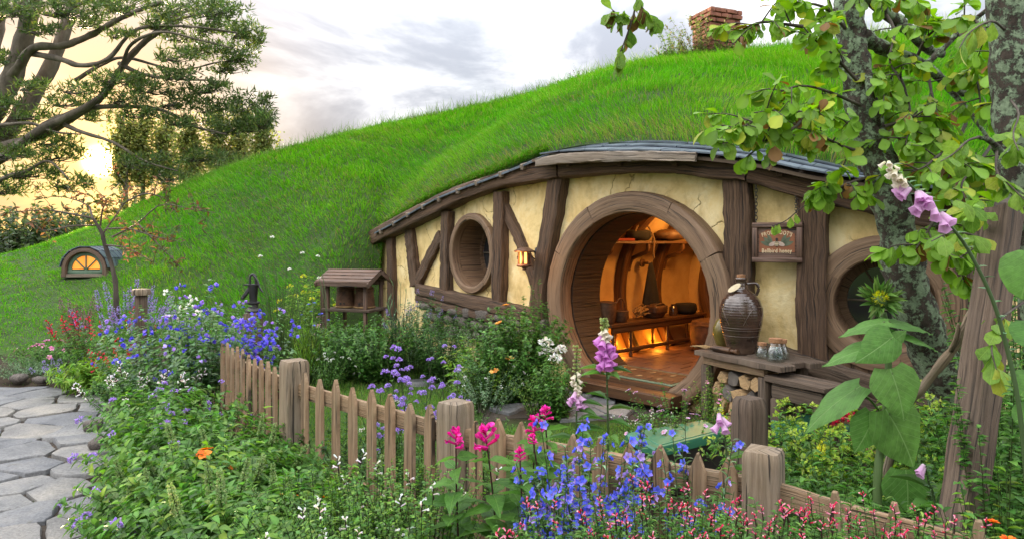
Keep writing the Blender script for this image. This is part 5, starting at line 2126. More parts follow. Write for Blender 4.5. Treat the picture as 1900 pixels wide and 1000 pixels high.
# ------------------------------------------------------------------ picket fence
FPTS = [(-2.49, 5.9), (-1.39, 4.36), (-.267, 3.22), (.91, 2.47), (1.13, 2.28), (1.50, 2.0)]
fence = thing('picket_fence', (-.267, 3.22, 0), 'weathered wooden picket fence with square posts round the garden', 'fence')
FK = []


def fence_post(x, y, z, w, ang, parent=fence, name='post', mat='post_wood', lab=None):
    b = MB()
    c = np.array([x, y, 0.0])
    e = np.array([math.cos(ang), math.sin(ang), 0])
    t = np.array([0, .02, .3, .6, .9, 1.0])
    zz = -.1 + t * (z + .1)
    path = np.stack([np.full(8, x), np.full(8, y), np.concatenate([zz[:-1], [z - .05, z - .018, z]])], -1)
    wv = np.array([1, 1, 1, 1, 1, 1, .985, .90]) * w
    sweep(b, path, e, wv, wv, rrect(.045, 2), jit=.001, uvoff=RN.random() * 9)
    return b.build(name, MATS[mat], parent)


for (x_, y_), z_, w_, a_ in zip(((-1.39, 4.36), (-.267, 3.22), (.91, 2.47)), (.85, .85, .852), (.145, .13, .125), (-49, -40, -33)):
    fence_post(x_, y_, z_, w_, math.radians(a_))
q_ = P(1390, 737, 3.33)
b_ = MB()
path_ = np.array([[q_[0], q_[1], z_] for z_ in (-.1, .1, .4, q_[2] - .09, q_[2] - .05, q_[2] - .015, q_[2])])
sweep(b_, path_, (math.cos(.5), math.sin(.5), 0), np.array([1, 1, 1, 1, .97, .9, .76]) * .13, np.array([1, 1, 1, 1, .97, .9, .76]) * .13, rrect(.12, 3), jit=.002, uvoff=3)
b_.top('gate_post', MATS['old_wood'], 'stout grey gate post with streaked sides and worn rounded top', 'post')


def rail(p0, p1, z0, z1, w=.035, h=.085):
    b = MB()
    bar(b, np.array([p0[0], p0[1], z0]), np.array([p1[0], p1[1], z1]), w, h, (0, 0, 1), jit=.0015, seg=3)
    b.build('rail', MATS['fence_wood'], fence)


def picket(x, y, e, ztop, w=.07, th=.02, zb=.05, style=0):
    """Board with a pointed top standing at (x, y) along direction e."""
    n = np.array([e[1], -e[0], 0.0])
    e3 = np.array([e[0], e[1], 0.0])
    h = ztop - zb
    lean = RN.uniform(-.012, .012)
    k = RN.uniform(.85, 1.1)
    pk = .07 * k
    if style == 1:
        prof = [(-w / 2, 0), (w / 2, 0), (w / 2, h - .10), (w * .38, h - .075), (w * .24, h - .06), (w * .16, h - .02), (w * .1, h), (-w * .1, h), (-w * .16, h - .02), (-w * .24, h - .06), (-w * .38, h - .075), (-w / 2, h - .10)]
    else:
        prof = [(-w / 2, 0), (w / 2, 0), (w / 2, h - pk), (w * .30, h - pk * .52), (w * .04, h), (-w * .04, h), (-w * .30, h - pk * .52), (-w / 2, h - pk)]
    b = MB()
    o = np.array([x, y, zb]) + n * .018
    up = nrm(np.array([0, 0, 1.0]) + e3 * lean)
    slab(b, prof, 0, th, (o, e3, up, n), .003)
    me = b.mesh('picket', MATS['fence_wood'])
    # grain runs up the board
    uvl = me.uv_layers[0].data
    uv = np.empty(len(uvl) * 2, np.float32)
    uvl.foreach_get('uv', uv)
    uv = uv.reshape(-1, 2)[:, ::-1] + RN.random() * 7
    uvl.foreach_set('uv', np.ascontiguousarray(uv).ravel())
    obj('picket', me, fence)


for i_, (ps_, zt_, rz_a, st__) in enumerate((([.04, .13, .215, .30, .39, .48, .57, .66, .745, .83, .915], .765, .60, 0), ([.115, .235, .35, .465, .58, .69, .795, .90], .80, .665, 0), ([.10, .185, .27, .36, .45, .545, .64, .735, .83, .92], .80, .69, 0), ([.999], .78, .70, 1), ([.28, .75], .775, .68, 1))):
    p0_, p1_ = np.array(FPTS[i_]), np.array(FPTS[i_ + 1])
    e_ = nrm(p1_ - p0_)
    if i_ == 3:
        ps_ = [.88]
    for f_ in ps_:
        q_ = p0_ + (p1_ - p0_) * f_
        picket(q_[0], q_[1], e_, zt_ + RN.uniform(-.018, .018), RN.uniform(.062, .075) * (1.15 if st__ else 1), .02, style=st__)
    for zr in (rz_a, .22):
        nb = np.array([e_[1], -e_[0]]) * -.006
        zr2 = (.60, .665, .69, .70, .68, .66)[min(i_ + 1, 5)] if zr > .3 else .22
        rail(p0_ + nb, p1_ + nb, zr, zr2)

# ------------------------------------------------------------------ stone paths


def voronoi(seeds, bound):
    """Clip the half-planes of each seed against its neighbours."""
    out = []
    S = np.asarray(seeds, float)
    for i, s in enumerate(S):
        poly = [np.array(p_) for p_ in bound]
        for j in np.argsort(((S - s) ** 2).sum(1))[1:18]:
            mpt, nv = (s + S[j]) / 2, S[j] - s
            new = []
            for a, b in zip(poly, poly[1:] + poly[:1]):
                da, db = np.dot(a - mpt, nv), np.dot(b - mpt, nv)
                if da <= 0:
                    new.append(a)
                if (da < 0) != (db < 0):
                    new.append(a + (b - a) * da / (da - db))
            poly = new
            if len(poly) < 3:
                break
        out.append(np.array(poly) if len(poly) >= 3 else None)
    return out


def flag(poly, parent, gap, h, seed):
    g = np.random.default_rng(seed)
    c = poly.mean(0)
    # resample the outline, pull in, roughen
    P2 = []
    for a, b in zip(poly, np.roll(poly, -1, axis=0)):
        L = np.linalg.norm(b - a)
        k = max(int(L / .09), 1)
        for t in np.arange(k) / k:
            P2.append(a + (b - a) * t)
    P2 = np.array(P2)
    if len(P2) < 4:
        return
    rad = np.linalg.norm(P2 - c, axis=1, keepdims=True)
    P2 = c + (P2 - c) * np.clip(1 - gap / np.maximum(rad, .05), .3, 1)
    P2 = .08 * np.roll(P2, 1, axis=0) + .84 * P2 + .08 * np.roll(P2, -1, axis=0)
    P2 = P2 + g.normal(scale=.008, size=P2.shape)
    z = float(ground_z(c[0], c[1]))
    b = MB()
    tilt = g.normal(scale=.012, size=2)
    ez = nrm(np.array([tilt[0], tilt[1], 1.0]))
    ex = nrm(np.array([1.0, 0, -tilt[0]]))
    ey = np.cross(ez, ex)
    slab(b, P2 - c, -.03, h + g.uniform(-.006, .01), (np.array([c[0], c[1], z]), ex, ey, ez), .007, .003)
    b.build('flagstone', MATS['flagstone'], parent, smooth=True)


def soil_sheet(name, poly, lift):
    b = MB()
    P_ = np.asarray(poly, float)
    x0, y0 = P_.min(0)
    x1, y1 = P_.max(0)
    xs, ys = np.arange(x0, x1, .08), np.arange(y0, y1, .08)
    X, Y = np.meshgrid(xs, ys)
    ins = in_poly(X, Y, P_)
    idx = np.arange(X.size).reshape(X.shape)
    q = np.stack([idx[:-1, :-1], idx[:-1, 1:], idx[1:, 1:], idx[1:, :-1]], -1).reshape(-1, 4)
    q = q[ins.ravel()[q].all(1)]
    b.add(np.stack([X, Y, ground_z(X, Y) + lift], -1).reshape(-1, 3), q)
    o = b.build(name, MATS['soil'])
    return tag(o, kind='structure')


path = soil_sheet('path', PATH, .004)
sd_ = []
rr_ = random.Random(5)
for _k in range(6000):
    p_ = (rr_.uniform(-6.2, -1.5), rr_.uniform(2.5, 8.4))
    if all(((p_[0] - q[0]) / 1.3) ** 2 + (p_[1] - q[1]) ** 2 > (.062 if p_[1] < 5 else .095) for q in sd_):
        sd_.append(p_)
PSEED = np.array(sd_)
bd_ = [(-7, 1.8), (-1.3, 1.8), (-1.3, 9.2), (-7, 9.2)]
for i_, c_ in enumerate(voronoi(sd_, bd_)):
    if c_ is None:
        continue
    m_ = c_.mean(0)
    if not in_poly(np.array(m_[0]), np.array(m_[1]), PATH) or np.ptp(c_, axis=0).max() > 1.3 or m_[0] < -.8 * m_[1] - .4:
        continue
    flag(c_, path, .013, .03, i_)
DOORP = [gp(*q) for q in ((870, 748), (960, 736), (1050, 724), (1085, 700), (1130, 702), (1230, 745), (1240, 770), (1170, 790), (1050, 778), (960, 782), (890, 792))]
path2 = soil_sheet('path', DOORP, .004)
sd_ = [gp(*q) for q in ((905, 752), (950, 745), (1008, 745), (1070, 730), (1110, 718), (1150, 730), (900, 775), (945, 765), (985, 772), (1040, 765), (1095, 752), (1140, 768), (1195, 755), (1090, 775), (1210, 775), (1060, 745), (860, 765), (1000, 730), (1120, 790))]
for i_, c_ in enumerate(voronoi(sd_, [(-1.2, 5.0), (2.2, 5.0), (2.2, 7.4), (-1.2, 7.4)])):
    if c_ is None:
        continue
    c_ = np.array([q for q in c_])
    m_ = c_.mean(0)
    if in_poly(np.array(m_[0]), np.array(m_[1]), DOORP):
        flag(c_, path2, .022, .04, 300 + i_)
# stepping stones in the lawn
for i_, (px_, py_) in enumerate(((595, 692), (680, 695), (780, 712))):
    x_, y_ = gp(px_, py_)
    a_ = np.sort(np.array([rr_.uniform(-.25, .25) + k * .785 for k in range(8)]))
    flag(np.stack([x_ + .20 * np.cos(a_), y_ + .15 * np.sin(a_)], -1), path2, .01, .035, 400 + i_)
# edging rocks along the left path
for i_, (px_, py_, s_, lb_) in enumerate(((238, 722, .10, 'rounded brown rock edging the far end of the left path'), (35, 706, .09, 'pale flat rock at the far left corner of the path'), (75, 708, .07, 'small mossy rock at the back edge of the path'), (172, 795, .08, 'dark rock edging the path beside the violet flowers'), (188, 828, .085, 'dark rock below another at the flower bed edge'), (205, 760, .06, 'small grey rock at the path bend'), (205, 955, .07, 'dark rock at the lower edge of the flower bed'))):
    x_, y_ = gp(px_, py_)
    lump('edging_rock', (x_, y_, s_ * .35), (s_ * 1.25, s_, s_ * .6), MATS['rock'], None, lb_, 'rock', 'rocks edging the flower beds', rz=rr_.uniform(0, 3))

# ------------------------------------------------------------------ leaves, stems, flowers
def fold_leaf(profile, fold=0.18, droop=0.25, tw=0.0):
    """Leaf outline as (x, half width) stations from base to tip; folded along the midrib and curved down."""
    pr = np.asarray(profile, float)
    n = len(pr)
    V, F_ = [], []
    for i, (x, w) in enumerate(pr):
        z = -droop * x * x
        if w < 1e-6:
            V.append([(x, 0, z)])
        else:
            V.append([(x, w, z + fold * w), (x, 0, z), (x, -w, z + fold * w)])
    flat, ids = [], []
    for row in V:
        ids.append(list(range(len(flat), len(flat) + len(row))))
        flat += row
    for a, b in zip(ids[:-1], ids[1:]):
        if len(a) == 1 and len(b) == 3:
            F_ += [(a[0], b[1], b[0]), (a[0], b[2], b[1])]
        elif len(a) == 3 and len(b) == 1:
            F_ += [(a[0], a[1], b[0]), (a[1], a[2], b[0])]
        elif len(a) == 3 and len(b) == 3:
            F_ += [(a[0], a[1], b[1]), (a[0], b[1], b[0]), (a[1], a[2], b[2]), (a[1], b[2], b[1])]
    return np.array(flat), np.array(F_)


LF = {
    'dia': fold_leaf([(0, 0), (.45, .5), (1, 0)], .25, .15),
    'needle': fold_leaf([(0, 0), (.5, .5), (1, 0)], .1, .05),
    'lance': fold_leaf([(0, 0), (.25, .36), (.5, .5), (.78, .27), (1, 0)], .3, .28),
    'ovate': fold_leaf([(0, 0), (.16, .40), (.38, .5), (.7, .32), (1, 0)], .25, .25),
    'ovm': fold_leaf([(0, 0), (.28, .46), (.66, .34), (1, 0)], .25, .25),
    'round': fold_leaf([(0, 0), (.12, .36), (.4, .5), (.75, .40), (.94, .16), (1, 0)], .18, .2),
    'obov': fold_leaf([(0, 0), (.2, .16), (.45, .37), (.72, .5), (.92, .32), (1, 0)], .16, .22),
    'blade': fold_leaf([(0, .5), (.4, .42), (.75, .25), (1, 0)], .1, .35),
}


class Fol(MB):
    def leaves(s, tpl, pos, d, up, L, W, col):
        TV, TF = LF[tpl]
        n = len(pos)
        if n == 0:
            return s
        d = nrm(d)
        side = nrm(np.cross(up, d))
        nn_ = np.cross(d, side)
        L = np.broadcast_to(np.asarray(L, float), (n,))
        W = np.broadcast_to(np.asarray(W, float), (n,))
        V = (pos[:, None] + TV[None, :, :1] * (L[:, None] * d)[:, None] + TV[None, :, 1:2] * (W[:, None] * side)[:, None] + TV[None, :, 2:] * (L[:, None] * nn_)[:, None])
        k = len(TV)
        Fc = (TF[None] + (np.arange(n) * k)[:, None, None]).reshape(-1, 3)
        tone = (1 + .22 * (np.abs(TV[:, 1]) < 1e-6) * (TV[:, 0] < .97) + .22 * (TV[:, 0] - .5))[None, :, None]   # paler midrib and tip
        c = (np.broadcast_to(np.asarray(col, float), (n, 3))[:, None] * tone).reshape(-1, 3)
        s.add(V.reshape(-1, 3), Fc, None, np.clip(c, 0, .9))
        return s

    def stems(s, S, r0, r1, col, sides=3):
        """S (n, K, 3) stem paths as thin tapered prisms."""
        n, K = S.shape[:2]
        t = nrm(np.gradient(S, axis=1))
        ref = np.array([0.31, 0.95, 0.05])
        a = nrm(np.cross(t, ref))
        b = np.cross(t, a)
        r = (r0 + (r1 - r0) * np.linspace(0, 1, K))[None, :, None]
        if np.ndim(r0):
            r = np.asarray(r0)[:, None, None] + (np.asarray(r1) - np.asarray(r0))[:, None, None] * np.linspace(0, 1, K)[None, :, None]
        V = []
        for i in range(sides):
            an = 2 * math.pi * i / sides
            V.append(S + r * (a * math.cos(an) + b * math.sin(an)))
        V = np.stack(V, 2)                                   # n K sides 3
        g = grid_faces(K, sides, True)
        Fc = (g[None] + (np.arange(n) * K * sides)[:, None, None]).reshape(-1, 4)
        c = np.repeat(np.broadcast_to(np.asarray(col, float), (n, 3)), K * sides, axis=0)
        s.add(V.reshape(-1, 3), Fc, None, c)
        return s


def vary(cols, n, g, v=.22, hue=.08):
    cols = np.atleast_2d(np.asarray(cols, float))
    c = cols[g.integers(0, len(cols), n)]
    return np.clip(c * (1 + g.normal(scale=v, size=(n, 1))) * (1 + g.normal(scale=hue, size=(n, 3))), .003, .9)


def stem_paths(g, base, n, h, spread, lean=(0, 0), K=6, base_r=.06, arch=.35, hvar=.2, dome=.28):
    az = g.uniform(0, 2 * math.pi, n)
    rr = np.sqrt(g.uniform(0, 1, n))
    dirs = np.stack([np.cos(az), np.sin(az), 0 * az], -1)
    b0 = np.asarray(base) + dirs * (base_r * rr)[:, None]
    hh = h * (1 - hvar * g.uniform(0, 1, n)) * (1 - dome * rr ** 2)
    tip = b0 + dirs * (spread * rr)[:, None] + np.stack([lean[0] * hh, lean[1] * hh, hh], -1)
    mid = b0 + (tip - b0) * .5 + np.stack([0 * az, 0 * az, hh * arch * .35], -1) - dirs * (spread * rr * .18)[:, None]
    t = np.linspace(0, 1, K)[None, :, None]
    return (1 - t) ** 2 * b0[:, None] + 2 * t * (1 - t) * mid[:, None] + t ** 2 * tip[:, None]


def along(S, g, per, t0=.15, t1=1.0):
    """Random points on the stems: positions, tangents, parameter."""
    n, K = S.shape[:2]
    i = np.repeat(np.arange(n), per)
    t = g.uniform(t0, t1, len(i))
    f = t * (K - 1)
    k = np.clip(f.astype(int), 0, K - 2)
    w = (f - k)[:, None]
    p = S[i, k] * (1 - w) + S[i, k + 1] * w
    tg = nrm(S[i, k + 1] - S[i, k])
    return p, tg, t, i


def leafing(fo, S, g, per, tpl, L, W, cols, t0=.15, t1=1.0, out=.9, upb=.35, jitter=.35, taper=.35, v=.2):
    p, tg, t, i = along(S, g, per, t0, t1)
    n = len(p)
    az = g.uniform(0, 2 * math.pi, n)
    rad = np.stack([np.cos(az), np.sin(az), np.zeros(n)], -1)
    rad = nrm(rad - tg * (rad * tg).sum(1, keepdims=True))
    d = nrm(rad * out + tg * upb + g.normal(scale=jitter, size=(n, 3)) * .5)
    up = nrm(tg + np.array([0, 0, .8]) + g.normal(scale=jitter, size=(n, 3)) * .5)
    k = (1 - taper * t) * g.uniform(.65, 1.15, n)
    fo.leaves(tpl, p, d, up, L * k, W * k * g.uniform(.85, 1.15, n), vary(cols, n, g, v))


# ---- flower heads: meshes along +Z, shared by every copy
HEADS = {}


def head(kind, seed=0):
    key = (kind, seed)
    if key in HEADS:
        return HEADS[key]
    g = np.random.default_rng(sum(ord(c) for c in kind) * 31 + seed)
    fo = Fol()
    K = kind.split(':')[0]
    if K == 'spike':                 # many small florets up an axis
        _, colr, length, n, fs, rad = kind.split(':')
        colr = [tuple(float(q) for q in c.split(',')) for c in colr.split('|')]
        length, n, fs, rad = float(length), int(n), float(fs), float(rad)
        t = np.sort(g.uniform(0, 1, n))
        az = np.arange(n) * 2.4 + g.uniform(0, .6, n)
        r = rad * (1 - .65 * t)
        p = np.stack([r * np.cos(az), r * np.sin(az), t * length], -1)
        rd = np.stack([np.cos(az), np.sin(az), np.zeros(n)], -1)
        for q in range(3):
            d = nrm(rd + unit(n) * .7 + np.array([0, 0, .15]))
            fo.leaves('dia', p, d, unit(n), fs * g.uniform(.7, 1.2, n) * (1 - .4 * t), fs * .7 * (1 - .4 * t), vary(colr, n, g, .18, .08))
        fo.stems(np.array([[[0, 0, -.02], [0, 0, length * .5], [0, 0, length]]]), .0035 if length > .06 else .0015, .001, (.06, .10, .03))
    elif K == 'ball':                # rounded cluster of tiny florets
        _, colr, R_, n, fs = kind.split(':')
        colr = [tuple(float(q) for q in c.split(',')) for c in colr.split('|')]
        R_, n, fs = float(R_), int(n), float(fs)
        u = unit(n)
        u[:, 2] = np.abs(u[:, 2]) * .9 - .15
        p = u * R_ * g.uniform(.7, 1, n)[:, None]
        for q in range(2):
            fo.leaves('dia', p, nrm(u + unit(n) * .8), unit(n), fs * g.uniform(.7, 1.2, n), fs * .8, vary(colr, n, g, .16, .07))
    elif K == 'bloom':               # open flower: petals round a centre
        _, colr, R_, n, cup = kind.split(':')
        colr = [tuple(float(q) for q in c.split(',')) for c in colr.split('|')]
        R_, n, cup = float(R_), int(n), float(cup)
        for lay in range(1 if n < 8 else 2):
            m = n if lay == 0 else n // 2
            az = np.arange(m) * 2 * math.pi / m + lay * .5 + g.uniform(-.12, .12, m)
            d = np.stack([np.cos(az), np.sin(az), np.full(m, cup + lay * .5) + g.uniform(-.1, .1, m)], -1)
            fo.leaves('round', np.zeros((m, 3)) + [0, 0, .002 * lay], d, np.array([0, 0, 1.0]) + 0 * d, R_ * (1 - .3 * lay), R_ * .8 * (1 - .25 * lay), vary(colr, m, g, .12, .05))
        fo.leaves('dia', np.tile([0, 0, -.001], (5, 1)), np.stack([np.cos(np.arange(5) * 1.26 + .6), np.sin(np.arange(5) * 1.26 + .6), np.full(5, cup * .8)], -1), np.tile([0, 0, 1.0], (5, 1)), R_ * .6, R_ * .3, vary(G['mid'], 5, g))
        fo.stems(np.array([[[0, 0, -R_ * 1.4], [0, 0, -R_ * .6], [0, 0, 0]]]), R_ * .06, R_ * .06, (.07, .13, .04))
        u = unit(14) * R_ * .14
        fo.leaves('dia', u + [0, 0, R_ * .12], u, unit(14), R_ * .2, R_ * .16, vary([(.45, .33, .05)], 14, g))
    elif K == 'pea':                 # cluster of cupped two-lipped flowers on a short stalk
        _, colr, R_, n = kind.split(':')
        colr = [tuple(float(q) for q in c.split(',')) for c in colr.split('|')]
        R_, n = float(R_), int(n)
        for k in range(n):
            a = k * 2.4 + g.uniform(0, .5)
            c = np.array([math.cos(a) * R_ * .9, math.sin(a) * R_ * .9, k * R_ * .55])
            d0 = np.array([math.cos(a), math.sin(a), .3])
            m = 5
            pd = nrm(d0 + unit(m) * .75)
            fo.leaves('round', np.tile(c, (m, 1)), pd, unit(m), R_ * g.uniform(.8, 1.3, m), R_ * g.uniform(.8, 1.1, m), vary(colr, m, g, .18, .07))
        fo.stems(np.array([[[0, 0, -.03], [0, 0, n * R_ * .25], [0, 0, n * R_ * .5]]]), .0018, .001, (.07, .12, .04))
    elif K == 'salvia':              # tubular two-lipped flowers in whorls on a dark stalk
        _, colr, length, n, fl = kind.split(':')
        colr = [tuple(float(q) for q in c.split(',')) for c in colr.split('|')]
        length, n, fl = float(length), int(n), float(fl)
        for k in range(n):
            t = k / max(n - 1, 1)
            a = k * 2.1 + g.uniform(0, .6)
            c = np.array([0, 0, t * length])
            d0 = nrm(np.array([math.cos(a), math.sin(a), .25 + .9 * t]))
            e = c + d0 * fl * (1 - .4 * t)
            fo.stems(np.array([[c, (c + e) / 2, e]]), fl * .10, fl * .17, vary(colr, 1, g, .1)[0], 5)
            m = 3
            fo.leaves('round', np.tile(e, (m, 1)), nrm(d0 * .8 + unit(m) * .8), unit(m), fl * .45, fl * .4, vary(colr, m, g, .15))
        fo.stems(np.array([[[0, 0, -.02], [0, 0, length * .5], [0, 0, length * 1.05]]]), .003, .0015, (.05, .03, .025))
        if n > 6:
            u = unit(10)
            fo.leaves('ovate', u * .006 + [0, 0, length], nrm(u * .5 + [0, 0, 1]), unit(10), fl * .7, fl * .4, vary(colr, 10, g, .1))
    me = fo.mesh('flower', MATS['petal'], True, None, 0)
    HEADS[key] = me
    return me


def place_head(name, me, parent, p, d, s=1.0, label=None):
    o = bpy.data.objects.new(name, me)
    COL.objects.link(o)
    attach(o, parent)
    m = rot_to(d) @ Matrix.Rotation(RN.uniform(0, 6.28), 4, 'Z')
    o.matrix_basis = Matrix.Translation(Vector(p)) @ m @ Matrix.Scale(s, 4)
    if label:
        o['label'] = label
    return o


G = {
    'mint': [(.085, .195, .036), (.115, .235, .045), (.07, .16, .034)],
    'lime': [(.17, .30, .04), (.13, .255, .038), (.21, .32, .055)],
    'deep': [(.04, .095, .024), (.055, .12, .03), (.032, .075, .022)],
    'sage': [(.15, .245, .12), (.19, .28, .15), (.125, .21, .11)],
    'mid': [(.07, .17, .032), (.09, .20, .04), (.058, .135, .03)],
    'oliv': [(.10, .14, .035), (.08, .115, .03)],
    'rose': [(.14, .065, .04), (.085, .10, .04)],
}


def plant(name, label, cat, px, d, ytop, spread, n, per, tpl, L, W, cols, group=None, heads=None, t0=.12, lean=(0, 0), base_r=None, out=.9, upb=.35, seed=None, arch=.35, stemcol=(.05, .085, .028), sr=.003, taper=.35, hvar=.3, jitter=.35, extra=None, z0=0.0, dome=.28):
    """A plant rooted at photo column px, depth d, its top at photo row ytop."""
    g = np.random.default_rng(int(px * 7 + d * 100) if seed is None else seed)
    if d > 5.4 and tpl != 'needle':
        L, W, per = L * 1.3, W * 1.4, int(per * 1.2)
        tpl = 'ovm' if tpl in ('lance', 'ovate') else tpl
    x = (px - 950) / F * d
    h = CH - (ytop - HY) / F * d - z0
    base = np.array([x, d, z0])
    root = thing(name, tuple(base), label, cat, group)
    fo = Fol()
    S = stem_paths(g, base, n, h, spread, lean, 7, base_r if base_r is not None else spread * .45, arch, hvar, dome)
    fo.stems(S, sr, sr * .4, vary([stemcol], n, g, .15))
    leafing(fo, S, g, per, tpl, L, W, cols, t0, 1.0, out, upb, jitter, taper)
    if extra:
        extra(fo, S, g)
    fo.build('foliage', MATS['leaf'], root, True, 0)
    for (kind, frac, nm, sc, side) in (heads or []):
        k = max(1, int(round(n * frac)))
        idx = g.permutation(n)[:k]
        for j in idx:
            tgt = nrm(nrm(S[j, -1] - S[j, -2]) + np.array([0, 0, .7 if 'spike' in nm else .2]) + g.normal(scale=.12, size=3))
            p = S[j, -1]
            place_head(nm, head(kind, int(g.integers(0, 3))), root, p, tgt, sc * g.uniform(.8, 1.2))
            for _ in range(side):                              # flowers lower on the stem too
                t = g.uniform(.55, .95)
                f = t * 6
                q = int(f)
                pp = S[j, q] + (S[j, q + 1] - S[j, q]) * (f - q)
                a = g.uniform(0, 6.28)
                dd = nrm(np.array([math.cos(a), math.sin(a), .6]))
                place_head(nm, head(kind, int(g.integers(0, 3))), root, pp + dd * .025, dd, sc * g.uniform(.7, 1.0))
    return root, S


BLUE = '0.13,0.17,0.70|0.22,0.20,0.68|0.10,0.13,0.62'
DEEP = '0.15,0.13,0.66|0.24,0.18,0.64|0.11,0.12,0.56'
VIOL = '0.36,0.24,0.58|0.42,0.31,0.62|0.28,0.18,0.52'
PALEV = '0.36,0.30,0.52|0.28,0.22,0.46'
RED = '0.60,0.02,0.06|0.68,0.05,0.13|0.45,0.01,0.03'
MAG = '0.62,0.025,0.26|0.70,0.06,0.36|0.50,0.02,0.20'
WHITE = '0.74,0.72,0.68|0.66,0.66,0.62'
PINK = '0.66,0.22,0.42|0.72,0.34,0.50'
ORNG = '0.75,0.12,0.02|0.68,0.20,0.03'
YELL = '0.66,0.60,0.06|0.52,0.55,0.08'

# ---- far left bed beyond the path
plant('pink_bush', 'bushy green plant with a few pink blooms at the far left of the bed', 'plant', 85, 8.7, 628, .38, 46, 26, 'lance', .06, .016, G['mint'], heads=[(f'bloom:{PINK}:0.035:5:0.3', .28, 'flower', 1.1, 0)])
plant('feathery_bush', 'pale feathery green plant beside the left path edge', 'plant', 45, 8.1, 662, .34, 46, 34, 'needle', .055, .008, G['sage'])
plant('red_penstemon', 'flowering plant covered in bright red spikes behind the left path', 'plant', 180, 7.9, 582, .40, 40, 26, 'lance', .075, .018, G['mint'], heads=[(f'salvia:{RED}:0.12:6:0.03', .5, 'flower_spike', 1.1, 0)])
plant('red_penstemon', 'smaller red flowered plant nearest the left path', 'plant', 205, 7.4, 650, .22, 18, 24, 'lance', .07, .018, G['lime'], heads=[(f'salvia:{RED}:0.10:6:0.03', .6, 'flower_spike', 1.1, 0)])
plant('lavender_spires', 'tall plant with pale lavender flower spires beside the small tree', 'plant', 232, 8.3, 548, .34, 30, 22, 'lance', .06, .014, G['sage'], heads=[(f'spike:{PALEV}:0.20:44:0.022:0.018', .8, 'flower_spike', 1.2, 0)])
plant('bronze_plant', 'bronze leaved plant with faded purple spires at the back of the left bed', 'plant', 148, 9.0, 560, .34, 30, 24, 'lance', .07, .018, G['rose'], heads=[(f'spike:0.22,0.10,0.16|0.3,0.16,0.22:0.14:30:0.02:0.016', .4, 'flower_spike', 1.1, 0)])
plant('bright_green_clump', 'bright yellow green leafy clump at the corner of the left path', 'plant', 178, 7.35, 662, .33, 46, 34, 'lance', .085, .018, G['lime'])
plant('catmint_clump', 'small grey green clump with pale blue flowers in the left bed', 'plant', 128, 7.8, 668, .24, 30, 26, 'ovate', .035, .02, G['sage'], heads=[(f'spike:{PALEV}:0.07:22:0.014:0.012', .4, 'flower_spike', 1.2, 0)])
plant('edge_greenery', 'low leafy green clump spilling between rocks at the path corner', 'plant', 235, 6.9, 690, .30, 40, 30, 'ovate', .05, .028, G['mint'])

# ---- sweet peas climbing at the fence end
for px_, d_, yt_, lb_ in ((305, 6.5, 536, 'sweet pea mass with deep blue flowers by the round capped post'), (368, 6.2, 516, 'tall sweet pea mass with pale leaves and blue flowers, middle of three'), (432, 6.3, 534, 'sweet pea mass with violet blue flowers beside the hand pump')):
    plant('sweet_pea', lb_, 'plant', px_, d_, yt_, .38, 64, 40, 'ovate', .06, .038, G['sage'] + G['mint'], 'sweet peas at the end of the fence', heads=[(f'pea:{DEEP}:0.026:3', .36, 'flower', 1.1, 0), (f'pea:{VIOL}:0.024:3', .14, 'flower', 1.1, 0)], t0=.05, hvar=.6, base_r=.28)
plant('cream_sweet_pea', 'pale plant with cream white flowers behind the blue sweet peas', 'plant', 340, 7.2, 528, .22, 14, 22, 'ovate', .05, .03, G['sage'], heads=[(f'pea:{WHITE}:0.024:4', .7, 'flower', 1.1, 0)])
plant('blue_delphinium', 'slender plant with drooping deep blue flowers against the pump stand', 'plant', 468, 6.0, 575, .14, 14, 16, 'ovate', .05, .03, G['mint'], heads=[(f'pea:{DEEP}:0.026:5', .8, 'flower', 1.1, 1)])

# ---- middle left, between path and fence
plant('white_salvia', 'loose plant with small white flowers beside the path bend', 'plant', 268, 5.5, 682, .34, 46, 30, 'ovate', .035, .019, G['mint'], heads=[(f'salvia:{WHITE}:0.06:5:0.02', .5, 'flower_spike', 1.2, 0)])
plant('twiggy_shrub', 'dark twiggy shrub with sparse violet flowers before the fence pickets', 'shrub', 405, 4.9, 690, .30, 60, 18, 'dia', .026, .012, G['oliv'] + G['rose'], heads=[(f'ball:{VIOL}:0.018:20:0.012', .16, 'flower', 1.1, 0)], stemcol=(.06, .045, .03), hvar=.5)
plant('raspberry_cane', 'leafy cane with broad toothed green leaves leaning on the pickets', 'plant', 470, 4.35, 745, .16, 14, 16, 'ovate', .085, .058, G['lime'], t0=.3)
_mints = [(275, 4.9, 708, 'mint'), (340, 4.65, 712, 'mint'), (285, 4.2, 770, 'lime'), (315, 4.1, 765, 'mint'), (400, 4.1, 765, 'mid'), (470, 3.9, 800, 'mint'), (300, 3.55, 838, 'mint'), (345, 3.45, 822, 'lime'), (410, 3.5, 814, 'mint'), (465, 3.45, 830, 'mint'), (545, 3.3, 858, 'mid'), (335, 2.95, 908, 'mint'), (400, 2.9, 886, 'mint'), (470, 2.85, 882, 'lime'), (540, 2.85, 888, 'mint')]
_ml = ['mint green clump nearest the path bend with violet flowers at its edge', 'leafy clump below the white flowered plant', 'yellowish leafy clump beside the dark edging rocks', 'broad leafy clump in the middle of the left bed', 'dark leafy clump below the twiggy shrub', 'leafy clump with pale seed spikes in front of the corner post', 'leafy clump overhanging the path edge rocks', 'bright lime leafy clump with thin pale spikes', 'leafy clump around the orange red blooms', 'leafy clump at the foot of the square corner post', 'dark leafy clump at the foot of the first pickets', 'leafy clump at the bottom edge beside the path', 'leafy clump with tall spikes at the bottom left', 'light lime clump low in front, left of the white salvia', 'leafy clump next to the white flowering salvia']
